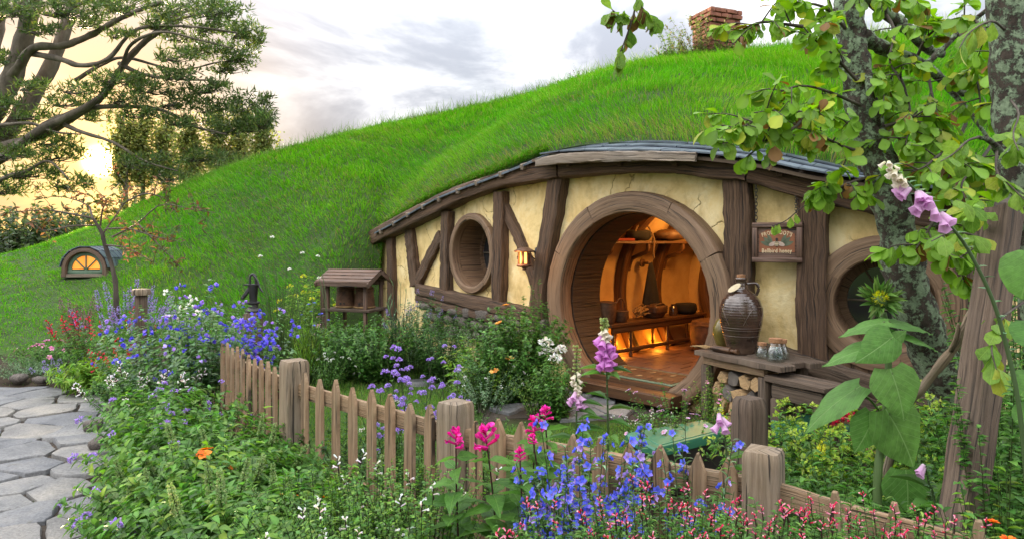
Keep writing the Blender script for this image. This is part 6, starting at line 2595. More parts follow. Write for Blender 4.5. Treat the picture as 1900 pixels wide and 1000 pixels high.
for k_, ((px_, d_, yt_, c_), lb_) in enumerate(zip(_mints, _ml)):
    hd_ = []
    if k_ in (5, 6, 7, 8, 9, 12, 13, 14):
        hd_.append(('spike:0.17,0.27,0.08|0.22,0.30,0.12|0.26,0.34,0.15:0.11:110:0.012:0.010', .05, 'seed_spike', 1.15, 0))
    if k_ in (0, 2, 6, 11):
        hd_.append((f'ball:{VIOL}:0.02:24:0.013', .14, 'flower', 1.1, 0))
    plant('leafy_clump', lb_, 'plant', px_, d_, yt_, .32, 64, 30, 'ovate', .082, .044, G[c_] + G['mint'] + G['lime'][1:2], 'green leafy clumps in the left flower bed', hd_, t0=.2, hvar=.36, dome=.2)
plant('orange_geum', 'wiry plant with orange red open blooms among green leaves', 'plant', 380, 3.65, 826, .12, 7, 6, 'ovate', .05, .03, G['mid'], heads=[(f'bloom:{ORNG}:0.034:6:0.35', 1.0, 'flower', 1.1, 0)], hvar=.15)
plant('orange_geum', 'low orange red flowers at the foot of the pickets', 'plant', 560, 3.1, 885, .12, 5, 6, 'ovate', .04, .025, G['mid'], heads=[(f'bloom:{ORNG}:0.024:6:0.35', .8, 'flower', 1.0, 0)], hvar=.3)
plant('trailing_violet', 'thin violet flowered stems trailing over the path stones', 'plant', 235, 4.6, 815, .26, 12, 8, 'dia', .03, .012, G['oliv'], heads=[(f'ball:{VIOL}:0.02:24:0.013', .8, 'flower', 1.15, 0)], hvar=.6)
plant('trailing_violet', 'violet flower stems lying across the nearest path stones', 'plant', 245, 3.45, 930, .30, 10, 7, 'dia', .03, .012, G['oliv'], heads=[(f'ball:{VIOL}:0.018:24:0.012', .7, 'flower', 1.15, 0)], hvar=.6, lean=(-.5, .1))

# ---- front edge
for px_, d_, yt_, sp_, lb_ in ((600, 2.75, 868, .26, 'white flowered salvia bush under the first pickets'), (690, 2.65, 862, .25, 'white flowered salvia bush in the middle of the front edge'), (780, 2.6, 852, .22, 'white flowered salvia bush beside the magenta blooms'), (640, 2.3, 945, .22, 'white flowered salvia bush at the very bottom edge')):
    plant('salvia_bush', lb_, 'shrub', px_, d_, yt_ - 10, sp_, 120, 56, 'dia', .030, .020, G['mint'] + G['lime'][:2], 'white flowered salvia bushes along the fence', heads=[(f'salvia:{WHITE}:0.035:4:0.017', .085, 'flower_spike', 1.0, 0)], t0=.3, hvar=.36, dome=.15)

# magenta salvia: few big leaves, each its own part
BIGLEAF = {}


def big_leaf(kind, n=9, m=4, var=0):
    """Detailed single leaf, unit length along +X, with raised ribs and a wavy edge."""
    if (kind, var) in BIGLEAF:
        return BIGLEAF[(kind, var)]
    cur, fld, tws = ((.22, .10, 0), (.45, .28, .25), (.10, .34, -.3), (.6, .05, .4))[var]
    prof = {'heart': [(-.10, .26), (0, .36), (.14, .46), (.32, .47), (.52, .38), (.72, .24), (.88, .10), (1, 0)], 'salvia': [(0, .0), (.08, .15), (.22, .24), (.4, .25), (.6, .19), (.8, .09), (1, 0)],
            'obovate': [(0, 0), (.12, .05), (.3, .17), (.5, .29), (.7, .34), (.86, .27), (.96, .12), (1, 0)], 'round': [(-.05, .2), (.05, .38), (.25, .5), (.5, .5), (.75, .38), (.92, .18), (1, 0)]}[kind]
    xs = np.linspace(0, 1, n) ** .9
    P_ = np.array(prof)
    x = P_[0, 0] + (1 - P_[0, 0]) * xs
    w = np.interp(x, P_[:, 0], P_[:, 1])
    V, C_ = [], []
    for i in range(n):
        for j in range(-m, m + 1):
            f = j / m
            xx = x[i] - (.12 if kind == 'heart' else .0) * (abs(f) ** 1.5) * (1 - xs[i]) + .05 * abs(f) * w[i] * 2 * (1 - xs[i])
            edge = (.012 * math.sin(i * 3.1 + j)) if abs(j) == m else 0
            z = -cur * x[i] ** 2 + fld * abs(f) * w[i] + tws * f * w[i] * x[i] - .14 * w[i] * f * f + .018 * math.cos(i * 2.6 + abs(f) * 4) * abs(f) + edge
            V.append((xx, f * w[i], z))
    b = MB()
    b.add(np.array(V), grid_faces(n, 2 * m + 1), np.array([(v[0], v[1]) for v in V]))
    BIGLEAF[(kind, var)] = b
    return b


def veined(name, dark, light, vein):
    """Large leaf: side veins curve off the midrib (UV: x along, y across)."""
    m, t, b, out = new_mat(name)
    uvn = nn(t, 'ShaderNodeTexCoord')
    sp = nn(t, 'ShaderNodeSeparateXYZ')
    t.links.new(uvn.outputs['UV'], sp.inputs[0])
    ab = nn(t, 'ShaderNodeMath', operation='ABSOLUTE')
    t.links.new(sp.outputs[1], ab.inputs[0])

    def mt(op, a, c):
        n = nn(t, 'ShaderNodeMath', operation=op)
        for i, v in enumerate((a, c)):
            if isinstance(v, (int, float)):
                n.inputs[i].default_value = v
            else:
                t.links.new(v, n.inputs[i])
        return n.outputs[0]
    ph = mt('SUBTRACT', sp.outputs[0], mt('MULTIPLY', ab.outputs[0], 1.1))
    tri = mt('PINGPONG', mt('MULTIPLY', ph, 6.5), 0.5)
    side = ramp(t, tri, [(0.0, 1.0), (0.07, 0.0)])
    rib = ramp(t, ab.outputs[0], [(0.004, 1.0), (0.016, 0.0)])
    vn = mix(t, 1.0, mix(t, 0.55, (0, 0, 0), side), rib, 'LIGHTEN')
    oi = nn(t, 'ShaderNodeObjectInfo')
    base = mix(t, oi.outputs['Random'], dark, light)
    nz = ramp(t, noise(t, coords(t, 'UV', (1, 1, 1)), 5.0, 7, .68), [(0.28, 0.6), (0.5, .95), (0.72, 1.25)])
    base = mix(t, 1.0, base, nz, 'MULTIPLY')
    c = mix(t, vn, base, vein)
    t.links.new(c, b.inputs['Base Color'])
    b.inputs['Roughness'].default_value = 0.5
    b.inputs['Specular IOR Level'].default_value = 0.35
    bump(t, b, mix(t, 0.5, vn, noise(t, coords(t, 'UV', (1, 1, 1)), 22.0, 4, .6)), 0.5, 0.01)
    tr = nn(t, 'ShaderNodeBsdfTranslucent')
    hs = nn(t, 'ShaderNodeHueSaturation')
    hs.inputs['Value'].default_value = 1.6
    t.links.new(c, hs.inputs['Color'])
    t.links.new(hs.outputs[0], tr.inputs['Color'])
    mx = nn(t, 'ShaderNodeMixShader')
    mx.inputs[0].default_value = 0.42
    t.links.new(b.outputs[0], mx.inputs[1])
    t.links.new(tr.outputs[0], mx.inputs[2])
    t.links.new(mx.outputs[0], out.inputs[0])
    return m


veined('sunflower_leaf', (.095, .23, .045), (.14, .29, .06), (.20, .34, .11))
veined('salvia_leaf', (.065, .18, .024), (.11, .25, .035), (.13, .27, .05))
veined('tree_leaf', (.11, .24, .022), (.22, .36, .035), (.23, .36, .06))
veined('tree_leaf_yellow', (.28, .36, .03), (.38, .40, .05), (.4, .4, .08))
veined('tree_leaf_brown', (.16, .07, .02), (.22, .12, .03), (.2, .12, .05))
LEAFME = {}


def leaf_obj(kind, mat, parent, p, d, up, L, W=None, name='leaf'):
    var = RN.randrange(4) if kind != 'heart' else 0
    k = (kind, mat, var)
    if k not in LEAFME:
        LEAFME[k] = big_leaf(kind, 9 if kind in ('heart', 'round') else 6, 4 if kind in ('heart', 'round') else 2, var).mesh('leaf', MATS[mat], True, None, 0)
    o = bpy.data.objects.new(name, LEAFME[k])
    COL.objects.link(o)
    attach(o, parent)
    d = nrm(d)
    side = nrm(np.cross(up, d))
    u = np.cross(d, side)
    W = L if W is None else W
    M = Matrix(((d[0] * L, side[0] * W, u[0] * L, p[0]), (d[1] * L, side[1] * W, u[1] * L, p[1]), (d[2] * L, side[2] * W, u[2] * L, p[2]), (0, 0, 0, 1)))
    o.matrix_basis = M
    return o


def magenta():
    heads_ = [(846, 818, 2.45, 1.0), (905, 822, 2.42, 1.3), (992, 792, 2.55, 1.0), (1012, 768, 2.6, .8), (990, 812, 2.5, .55), (965, 842, 2.35, .6)]
    root = thing('magenta_salvia', (-.02, 2.4, 0), 'tall salvia with big bright leaves and magenta flower heads at the fence', 'plant')
    g = np.random.default_rng(77)
    fo = Fol()
    for px, py, d, s in heads_:
        tip = P(px, py + 12, d)
        b0 = np.array([tip[0] + g.uniform(-.05, .08), d + g.uniform(-.05, .05), 0])
        mid = (b0 + tip) / 2 + np.array([g.uniform(-.05, .05), 0, 0])
        t = np.linspace(0, 1, 8)[:, None]
        S = (1 - t) ** 2 * b0 + 2 * t * (1 - t) * mid + t ** 2 * tip
        fo.stems(S[None], .005, .0028, (.07, .03, .03), 5)
        place_head('flower_head', head(f'salvia:{MAG}:0.05:9:0.034', int(g.integers(0, 3))), root, tip, nrm(S[-1] - S[-2]), s)
        for k in range(9):
            f = .58 + .38 * k / 8
            q = f * 7
            i = int(q)
            p = S[i] + (S[min(i + 1, 7)] - S[i]) * (q - i)
            for sgn in (-1, 1):
                a = k * 1.6 + g.uniform(-.3, .3)
                dd = nrm(np.array([math.cos(a) * sgn, math.sin(a) * sgn * .8 - .15, .28 - .1 * g.random()]))
                leaf_obj('salvia', 'salvia_leaf', root, p, dd, np.array([0, 0, 1.0]) + g.normal(scale=.25, size=3), (.185 - .09 * (k / 8)) * g.uniform(.8, 1.15))
    fo.build('stems', MATS['leaf'], root, True, 0)


magenta()


# blue echium: upright stems set with blue flowers and small leaves
def echium(px, d, ytop, n, spread, lb, seed, group='blue flowering echium plants at the fence', dens=11):
    g = np.random.default_rng(seed)
    h = CH - (ytop - HY) / F * d
    base = np.array([(px - 950) / F * d, d, 0])
    root = thing('blue_echium', tuple(base), lb, 'plant', group)
    fo = Fol()
    S = stem_paths(g, base, n, h, spread, (0, 0), 8, spread * .5, .2, .34, .1)
    fo.stems(S, .0035, .0015, vary([(.06, .09, .035)], n, g, .15))
    leafing(fo, S, g, 46, 'lance', .045, .011, G['mint'] + G['sage'], .45, 1.0, .8, .5)
    fo.build('foliage', MATS['leaf'], root, True, 0)
    for j in range(n):
        for q in range(int(dens * g.uniform(.6, 1.3))):
            t = .56 + .44 * g.random() ** .8
            f = t * 7
            i = min(int(f), 6)
            p = S[j, i] + (S[j, i + 1] - S[j, i]) * (f - i)
            a = g.uniform(0, 6.28)
            dd = nrm(np.array([math.cos(a), math.sin(a), .45]))
            c = f'bloom:{BLUE}:0.018:5:1.0' if g.random() < .8 else f'bloom:{VIOL}:0.017:5:1.0'
            place_head('flower', head(c, int(g.integers(0, 3))), root, p + dd * .012, dd, g.uniform(.75, 1.25))


echium(1082, 2.32, 735, 34, .17, 'dense blue flowered echium in front of the fence, the larger one', 5, dens=13)
echium(1015, 2.2, 840, 16, .10, 'lower blue flowered echium beside the magenta salvia', 6, dens=12)
echium(1290, 2.45, 775, 12, .20, 'loose blue flowered echium in front of the square corner post', 8, dens=7)
echium(1222, 2.15, 870, 12, .11, 'short blue flowered echium above the small red flowers', 9, dens=11)
for px_, d_, yt_, lb_ in ((1060, 1.95, 962, 'red flowered cuphea clump at the bottom below the blue echium'), (1210, 1.9, 932, 'red flowered cuphea clump in front of the pointed picket'), (1330, 1.85, 936, 'red flowered cuphea clump below the square corner post'), (1450, 1.8, 950, 'red flowered cuphea clump at the bottom centre right of the fence'), (1580, 1.78, 952, 'red flowered cuphea clump under the ornate pickets'), (1700, 1.75, 962, 'red flowered cuphea clump at the foot of the leaning timber')):
    plant('red_cuphea', lb_, 'plant', px_, d_, yt_ - 6, .17, 110, 30, 'lance', .032, .012, G['mid'] + G['mint'], 'red flowered cuphea along the bottom edge', heads=[('salvia:0.60,0.03,0.10|0.66,0.10,0.22|0.70,0.35,0.42:0.022:4:0.013', .34, 'flower', .85, 0)], t0=.66, hvar=.16, sr=.002, dome=.04, arch=.15)

# ---- foxgloves
BELL = {}


def bell_mesh(c0, c1, key):
    if key in BELL:
        return BELL[key]
    b = MB()
    m = 10
    a = np.arange(m) * 2 * math.pi / m
    prof = [(.04, 0), (.17, .06), (.20, .25), (.235, .55), (.27, .78), (.34, .95), (.36, 1.0)]
    V, C_ = [], []
    for i, (r, z) in enumerate(prof):
        w = 1 + (.12 * np.cos(a * 5) if i > 4 else 0)
        zz_ = z + (.10 * np.clip(np.cos(a), 0, 1) if i > 4 else 0)
        V.append(np.stack([r * w * np.cos(a), r * w * np.sin(a), zz_ * np.ones(m)], -1))
        C_.append(np.tile(np.array(c0) * (1 - z) + np.array(c1) * z, (m, 1)))
    b.add(np.vstack(V), grid_faces(len(prof), m, True), None, np.vstack(C_))
    BELL[key] = b.mesh('bell', MATS['petal'], True, None, 0)
    return BELL[key]


bell_mesh((.62, .34, .62), (.58, .22, .56), 'mauve')
bell_mesh((.66, .52, .62), (.62, .36, .60), 'palemauve')
bell_mesh((.62, .62, .42), (.66, .60, .52), 'cream')
bell_mesh((.25, .34, .10), (.42, .48, .2), 'bud')


def foxglove(base, path, lb, stages, size, seed, leaves=10, name='foxglove'):
    """Stem along path; stages = (from, to, colour, size) along the flowering part."""
    g = np.random.default_rng(seed)
    root = thing(name, tuple(base), lb, 'flower')
    S = smooth_path(path, 40)
    fo = Fol()
    fo.stems(S[None], .007, .002, (.08, .13, .05), 6)
    k = g.integers(0, 22, leaves)
    a = g.uniform(0, 6.28, leaves)
    if leaves:
        fo.leaves('lance', S[k], np.stack([np.cos(a), np.sin(a), .3 + 0 * a], -1), np.tile([0, 0, 1.0], (leaves, 1)), .16, .05, vary(G['mid'], leaves, g))
    kk = g.integers(12, 38, 50)
    a = g.uniform(0, 6.28, 50)
    fo.leaves('lance', S[kk], np.stack([np.cos(a), np.sin(a), .5 + 0 * a], -1), np.tile([0, 0, 1.0], (50, 1)), .026, .008, vary(G['sage'], 50, g))
    stem = fo.build('stem', MATS['leaf'], root, True, 0)
    for (t0, t1, key, sz, n, face) in stages:
        for q in range(n):
            t = t0 + (t1 - t0) * (q + g.uniform(.1, .9)) / n
            i = min(int(t * 39), 38)
            p = S[i]
            tg = nrm(S[i + 1] - S[i])
            a = face + g.uniform(-1.35, 1.35)
            rad = np.array([math.cos(a), math.sin(a), 0])
            dd = nrm(rad * .8 - np.array([0, 0, .75]) if key != 'bud' else rad + tg * .3)
            o = bpy.data.objects.new('bell', BELL[key])
            COL.objects.link(o)
            attach(o, root)
            M = Vector(dd).to_track_quat('Z', 'Y').to_matrix().to_4x4()
            o.matrix_basis = Matrix.Translation(Vector(p + rad * .006)) @ M @ Matrix.Scale(sz * size * g.uniform(.85, 1.1), 4)
    return root


d_ = 3.9
foxglove((P(1128, 0, d_)[0], d_, 0), [(P(1128, 0, d_)[0], d_, 0), P(1128, 800, d_), P(1126, 700, d_), P(1122, 630, d_), P(1121, 588, d_)], 'foxglove spire with mauve bells opening below pale buds, before the doorway', [(.60, .80, 'mauve', 1.0, 16, -1.6), (.78, .88, 'cream', .62, 10, -1.6), (.86, .995, 'bud', .28, 34, -1.6)], .068, 4)
foxglove((P(1070, 0, 3.8)[0], 3.8, 0), [(P(1070, 0, 3.8)[0], 3.8, 0), P(1068, 850, 3.8), P(1070, 760, 3.8), P(1069, 700, 3.8), P(1071, 636, 3.8)], 'shorter foxglove spire mostly in green bud left of the taller one', [(.56, .66, 'palemauve', .85, 8, -1.6), (.66, .82, 'cream', .5, 14, -1.6), (.8, .995, 'bud', .28, 34, -1.6)], .065, 9)
d_ = 1.75
foxglove((P(1925, 0, d_)[0], d_, 0), [(P(1925, 0, d_)[0], d_, 0), P(1905, 900, d_), P(1862, 620, d_ + .03), P(1800, 470, d_ + .05), P(1740, 395, d_ + .05), P(1690, 345, d_ + .05), P(1640, 292, d_ + .05)], 'arching foxglove with a row of lilac bells hanging before the lichened trunk', [(.64, .78, 'palemauve', 1.0, 6, -2.4), (.78, .88, 'palemauve', .85, 7, -2.4), (.87, .94, 'cream', .62, 7, -2.4), (.94, .995, 'cream', .4, 8, -2.4)], .045, 14, leaves=0)
for px_, py_, sz_ in ((1705, 868, 1.0), (1726, 872, 1.0), (1828, 888, .9)):
    pass
foxglove((P(1722, 0, 2.6)[0], 2.6, 0), [(P(1722, 0, 2.6)[0], 2.6, 0), P(1735, 960, 2.6), P(1722, 890, 2.6), P(1716, 858, 2.6)], 'small foxglove stem with two pale pink bells beside the sunflower stalk', [(.93, .99, 'palemauve', .8, 2, -1.8)], .055, 15, leaves=4)
foxglove((P(1352, 0, 3.0)[0], 3.0, 0), [(P(1352, 0, 3.0)[0], 3.0, 0), P(1350, 900, 3.0), P(1345, 810, 3.0), P(1330, 752, 3.0)], 'slender foxglove with pale pink bells left of the gate post', [(.80, .97, 'palemauve', .95, 5, -1.6), (.95, 1, 'bud', .3, 6, -1.6)], .052, 16, leaves=5)


# ---- tall verbena: wiry stems that fork, a purple ball at every tip
def verbena(px, d, ytop, n, spread, lb, seed):
    g = np.random.default_rng(seed)
    h = CH - (ytop - HY) / F * d
    base = np.array([(px - 950) / F * d, d, 0])
    root = thing('tall_verbena', tuple(base), lb, 'plant', 'tall purple verbena behind the fence')
    fo = Fol()
    S = stem_paths(g, base, n, h, spread, (0, 0), 8, spread * .5, .15, .6)
    fo.stems(S, .003, .0018, vary([(.05, .08, .03)], n, g, .15), 4)
    leafing(fo, S, g, 9, 'lance', .07, .014, G['mid'], .02, .8, .7, .6)
    tips = []
    for j in range(n):
        tips.append((S[j, -1], nrm(S[j, -1] - S[j, -2])))
        for q in range(3):
            i = int(g.integers(4, 7))
            a = g.uniform(0, 6.28)
            e = S[j, i] + np.array([math.cos(a) * .06, math.sin(a) * .06, g.uniform(.07, .15)])
            m = (S[j, i] + e) / 2 + np.array([math.cos(a) * .02, math.sin(a) * .02, 0])
            fo.stems(np.array([[S[j, i], m, e]]), .0018, .0012, (.05, .08, .03))
            tips.append((e, nrm(e - m)))
    fo.build('foliage', MATS['leaf'], root, True, 0)
    for p, dd in tips:
        place_head('flower_head', head(f'ball:{VIOL}:0.024:40:0.014', int(g.integers(0, 3))), root, p, dd, g.uniform(.5, .95))


verbena(770, 4.75, 568, 9, .20, 'tall wiry verbena with purple balls in the middle of the lawn edge', 21)
verbena(715, 4.3, 660, 8, .18, 'wiry verbena with purple balls close behind the pickets', 22)
verbena(835, 4.6, 655, 7, .16, 'wiry verbena with purple balls, the rightmost clump', 23)
plant('fence_greenery', 'low leafy greenery at the foot of the verbena behind the pickets', 'plant', 740, 4.2, 745, .34, 50, 26, 'ovate', .045, .022, G['mid'], heads=[(f'ball:{WHITE}:0.012:10:0.010', .25, 'flower', 1.0, 0)])
plant('fence_greenery', 'low dark greenery behind the pickets left of the verbena', 'plant', 640, 4.3, 760, .30, 40, 26, 'ovate', .045, .022, G['deep'])
plant('lawn_edge_herb', 'small leafy herb at the lawn edge right of the verbena', 'plant', 890, 4.4, 735, .22, 36, 24, 'ovate', .03, .016, G['mid'])

# ---- bed under the wall
plant('rosemary_bush', 'tall dark upright rosemary bush right of the hand pump', 'shrub', 520, 8.6, 478, .34, 90, 60, 'needle', .04, .006, G['deep'] + G['oliv'], t0=.1, out=.7, upb=.7, hvar=.35, arch=.1)
plant('yellow_herb', 'yellow flowering leafy plant between the rosemary and skep shelter', 'plant', 575, 9.4, 500, .30, 40, 26, 'lance', .085, .024, G['lime'], heads=[(f'ball:{YELL}:0.03:20:0.02', .35, 'flower', 1.0, 0)])
plant('cornflower', 'slim plant with small bright blue flowers near the skep shelter', 'plant', 578, 8.1, 556, .20, 26, 16, 'needle', .08, .010, G['sage'], heads=[(f'bloom:{BLUE}:0.02:8:0.3', .35, 'flower', 1.1, 0)])
plant('grass_tuft', 'yellow green grassy tuft at the lawn corner below the blue flowers', 'grass tuft', 572, 7.7, 592, .16, 60, 8, 'needle', .16, .008, G['lime'], out=.4, upb=1.0)
for px_, d_, yt_, lb_ in ((625, 8.0, 592, 'round leafy bush in front of the left skep'), (695, 7.9, 588, 'round leafy bush in front of the right skep')):
    plant('leafy_bush', lb_, 'shrub', px_, d_, yt_ - 10, .38, 84, 44, 'ovate', .044, .028, G['mid'] + G['mint'], 'leafy bushes below the skep shelter', t0=.05)
plant('white_alyssum', 'low mound of tiny white flowers at the lawn edge below the bushes', 'plant', 610, 7.4, 645, .20, 40, 24, 'dia', .022, .012, G['mint'], heads=[(f'ball:{WHITE}:0.014:10:0.010', .3, 'flower', 1.0, 0)])
plant('pink_blossom', 'small pink blossoms at the foot of the skep shelter', 'plant', 600, 8.5, 574, .12, 12, 12, 'ovate', .03, .018, G['mid'], heads=[(f'bloom:{PINK}:0.026:6:0.3', .6, 'flower', 1.1, 0)])
plant('onion_stems', 'tall blue green onion stems beside the wall corner', 'plant', 738, 8.0, 515, .12, 16, 3, 'needle', .22, .012, G['sage'], out=.3, upb=1.0, sr=.006, stemcol=(.07, .12, .07))
plant('hyssop', 'pale violet flowered plant standing against the wall brace', 'plant', 770, 8.4, 540, .36, 64, 36, 'lance', .05, .016, G['deep'] + G['sage'], heads=[(f'spike:{PALEV}:0.07:22:0.014:0.012', .3, 'flower_spike', 1.0, 0)])
plant('wall_shrub', 'dark green shrub under the left round window', 'shrub', 815, 7.9, 560, .36, 76, 46, 'lance', .05, .015, G['deep'] + G['mid'], t0=.05)
plant('wall_shrub', 'bluish green shrub below the sill beam near the lantern', 'shrub', 890, 7.4, 575, .36, 76, 46, 'needle', .05, .009, G['sage'] + G['mid'], t0=.05)
plant('bright_shrub', 'bright leafy young plant in the bed below the left window', 'plant', 868, 7.0, 622, .20, 26, 22, 'lance', .075, .024, G['lime'])
plant('thyme_cushion', 'grey green thyme cushion dotted with tiny white flowers by the lawn', 'plant', 900, 6.45, 668, .34, 70, 34, 'dia', .02, .010, G['sage'], heads=[(f'ball:{WHITE}:0.012:9:0.009', .35, 'flower', 1.0, 0)], t0=.2)
plant('rose_bush', 'climbing rose bush with glossy leaves against the tilted post', 'rose', 968, 6.85, 540, .36, 110, 44, 'ovate', .055, .034, G['mid'] + G['mint'], heads=[(f'bloom:0.80,0.32,0.08|0.85,0.45,0.14:0.04:9:0.5', .02, 'flower', 1.2, 0)], t0=.05)
plant('wall_shrub', 'dense leafy shrub filling the bed left of the rose bush', 'shrub', 925, 6.8, 602, .32, 80, 44, 'ovate', .045, .026, G['mid'] + G['mint'], t0=.05)
plant('bed_herb', 'low leafy herb hugging the bottom of the door ring', 'plant', 1030, 6.1, 655, .20, 50, 40, 'ovate', .04, .022, G['mint'], t0=.05)
plant('climbing_vine', 'thin vine climbing the tilted post under the lantern', 'vine', 1000, 7.25, 500, .10, 14, 26, 'ovate', .045, .026, G['deep'] + G['mid'], t0=.1, hvar=.25)
plant('orange_lily', 'single orange bloom on a leafy stem in the wall bed', 'flower', 930, 6.6, 640, .10, 8, 12, 'lance', .06, .016, G['lime'], heads=[(f'bloom:0.80,0.32,0.08|0.85,0.45,0.14:0.04:7:0.5', .25, 'flower', 1.2, 0)])
plant('white_phlox', 'white flower clusters on leafy stems against the door ring', 'flower', 1022, 6.35, 618, .10, 10, 20, 'lance', .06, .02, G['mid'], heads=[(f'ball:{WHITE}:0.055:40:0.026', .5, 'flower_head', 1.0, 0)], hvar=.22)
plant('fern_herb', 'feathery light green herb at the foot of the door ring', 'plant', 1005, 6.2, 662, .26, 60, 40, 'needle', .035, .008, G['mint'] + G['lime'], t0=.05)
# alliums
g_ = np.random.default_rng(3)
al_ = thing('white_alliums', (P(545, 0, 8.4)[0], 8.4, 0), 'tall thin stems topped with round white seed heads before the hillside', 'flower')
fo_ = Fol()
for px_, py_ in ((505, 441), (561, 470), (590, 476), (483, 476), (592, 516), (537, 500)):
    tp_ = P(px_, py_, 8.4)
    b0_ = np.array([tp_[0] + g_.uniform(.05, .2), 8.4, 0])
    t_ = np.linspace(0, 1, 8)[:, None]
    S_ = (1 - t_) ** 2 * b0_ + 2 * t_ * (1 - t_) * (np.array([b0_[0], 8.4, tp_[2] * .7])) + t_ ** 2 * tp_
    fo_.stems(S_[None], .006, .004, (.12, .18, .08), 4)
    place_head('flower_head', head(f'ball:{WHITE}:0.03:36:0.018', int(g_.integers(0, 3))), al_, tp_, (0, 0, 1), .7)
fo_.build('stem', MATS['leaf'], al_, True, 0)

# ---- right of the doorway
plant('pink_columbine', 'bushy plant with pale pink and violet flowers before the plank table', 'plant', 1265, 4.75, 705, .36, 64, 34, 'ovate', .034, .022, G['mid'] + G['mint'], heads=[(f'bloom:0.55,0.35,0.6|0.66,0.4,0.55:0.02:6:0.5', .35, 'flower', 1.1, 0)], t0=.1, hvar=.45)
plant('climbing_herb', 'upright leafy herb climbing the left leg of the plank table', 'plant', 1318, 5.4, 672, .12, 26, 34, 'ovate', .034, .02, G['mint'] + G['lime'], heads=[(f'bloom:{PINK}:0.016:5:0.4', .3, 'flower', 1.0, 0)])
plant('white_bedding', 'low lime green plant with tiny white flowers left of the green cover', 'plant', 1205, 5.0, 762, .24, 50, 34, 'dia', .022, .012, G['lime'], heads=[(f'ball:{WHITE}:0.012:9:0.009', .35, 'flower', 1.0, 0)])
plant('lawn_herb', 'tufted light herb beside the foxgloves and the doorstep stones', 'plant', 1105, 4.5, 800, .16, 34, 26, 'needle', .05, .008, G['lime'])
_nl = [(1895, 3.5, 395, .30, 'tall dense green climber filling the right edge behind the mossy trunk'), (1840, 4.2, 470, .30, 'leafy climber on the bank between the two trunks'), (1905, 2.9, 560, .26, 'green leafy mass below the large dark leaf at the right edge'), (1800, 3.3, 720, .34, 'leafy green plant in the shade left behind the leaning timber'), (1900, 2.5, 690, .30, 'tall leafy plant at the right picture edge'), (1880, 2.1, 850, .22, 'bright leafy clump in the bottom right corner'), (1640, 2.7, 880, .24, 'leafy green plant at the foot of the sunflower stalk'), (1520, 2.6, 880, .24, 'leafy green plant between the corner post and the sunflower'), (1450, 3.75, 735, .30, 'yellow green leafy plant right of the gate post with a yellow flower'), (1535, 3.6, 745, .30, 'lime flowered tobacco plant behind the sunflower'), (1470, 3.2, 830, .28, 'dark leafy bush low behind the square corner post'), (1590, 3.0, 850, .26, 'dark leafy bush behind the sunflower stalk'), (1690, 3.7, 700, .30, 'lime green bell flowered plant at the foot of the lichened trunk'), (1730, 3.1, 800, .26, 'lime green bell flowered plant between sunflower and leaning timber'), (1880, 2.9, 760, .30, 'leafy green plant right of the leaning timber'), (1850, 2.4, 900, .24, 'leafy green plant low in the right corner')]
for k_, (px_, d_, yt_, sp_, lb_) in enumerate(_nl):
    hd_ = [('ball:0.30,0.42,0.06|0.36,0.45,0.10:0.016:9:0.017', .5, 'flower', 1.1, 2)] if k_ in (8, 9, 12, 13) else []
    if k_ == 8:
        hd_.append((f'spike:{YELL}:0.09:24:0.018:0.012', .05, 'flower_spike', 1.2, 0))
    plant('climber' if k_ < 3 else 'tobacco_plant' if k_ in (8, 9, 12, 13) else 'shade_plant', lb_, 'plant', px_, d_, yt_, sp_, 60, 36, 'lance', .07, .026, G['mid'] + (G['lime'] if k_ in (5, 8, 9, 12, 13) else G['mint']), None, hd_, t0=.08)
plant('dark_red_bloom', 'small dark crimson flower cluster behind the sunflower leaf', 'flower', 1578, 3.9, 742, .06, 6, 8, 'lance', .05, .014, G['mid'], heads=[('ball:0.30,0.01,0.03|0.4,0.02,0.05:0.035:26:0.024', .5, 'flower_head', 1.0, 0)])
plant('orange_marigold', 'single orange marigold at the far right edge', 'flower', 1893, 2.1, 820, .05, 3, 8, 'lance', .04, .01, G['mid'], heads=[(f'bloom:{ORNG}:0.022:9:0.4', 1, 'flower', 1.0, 0)], hvar=.05)
plant('hop_vine', 'dense small leaved green vine hanging down the right edge', 'vine', 1858, 2.25, 520, .12, 12, 110, 'ovate', .042, .030, G['mid'] + G['mint'], t0=.15, hvar=.3, lean=(.02, 0))


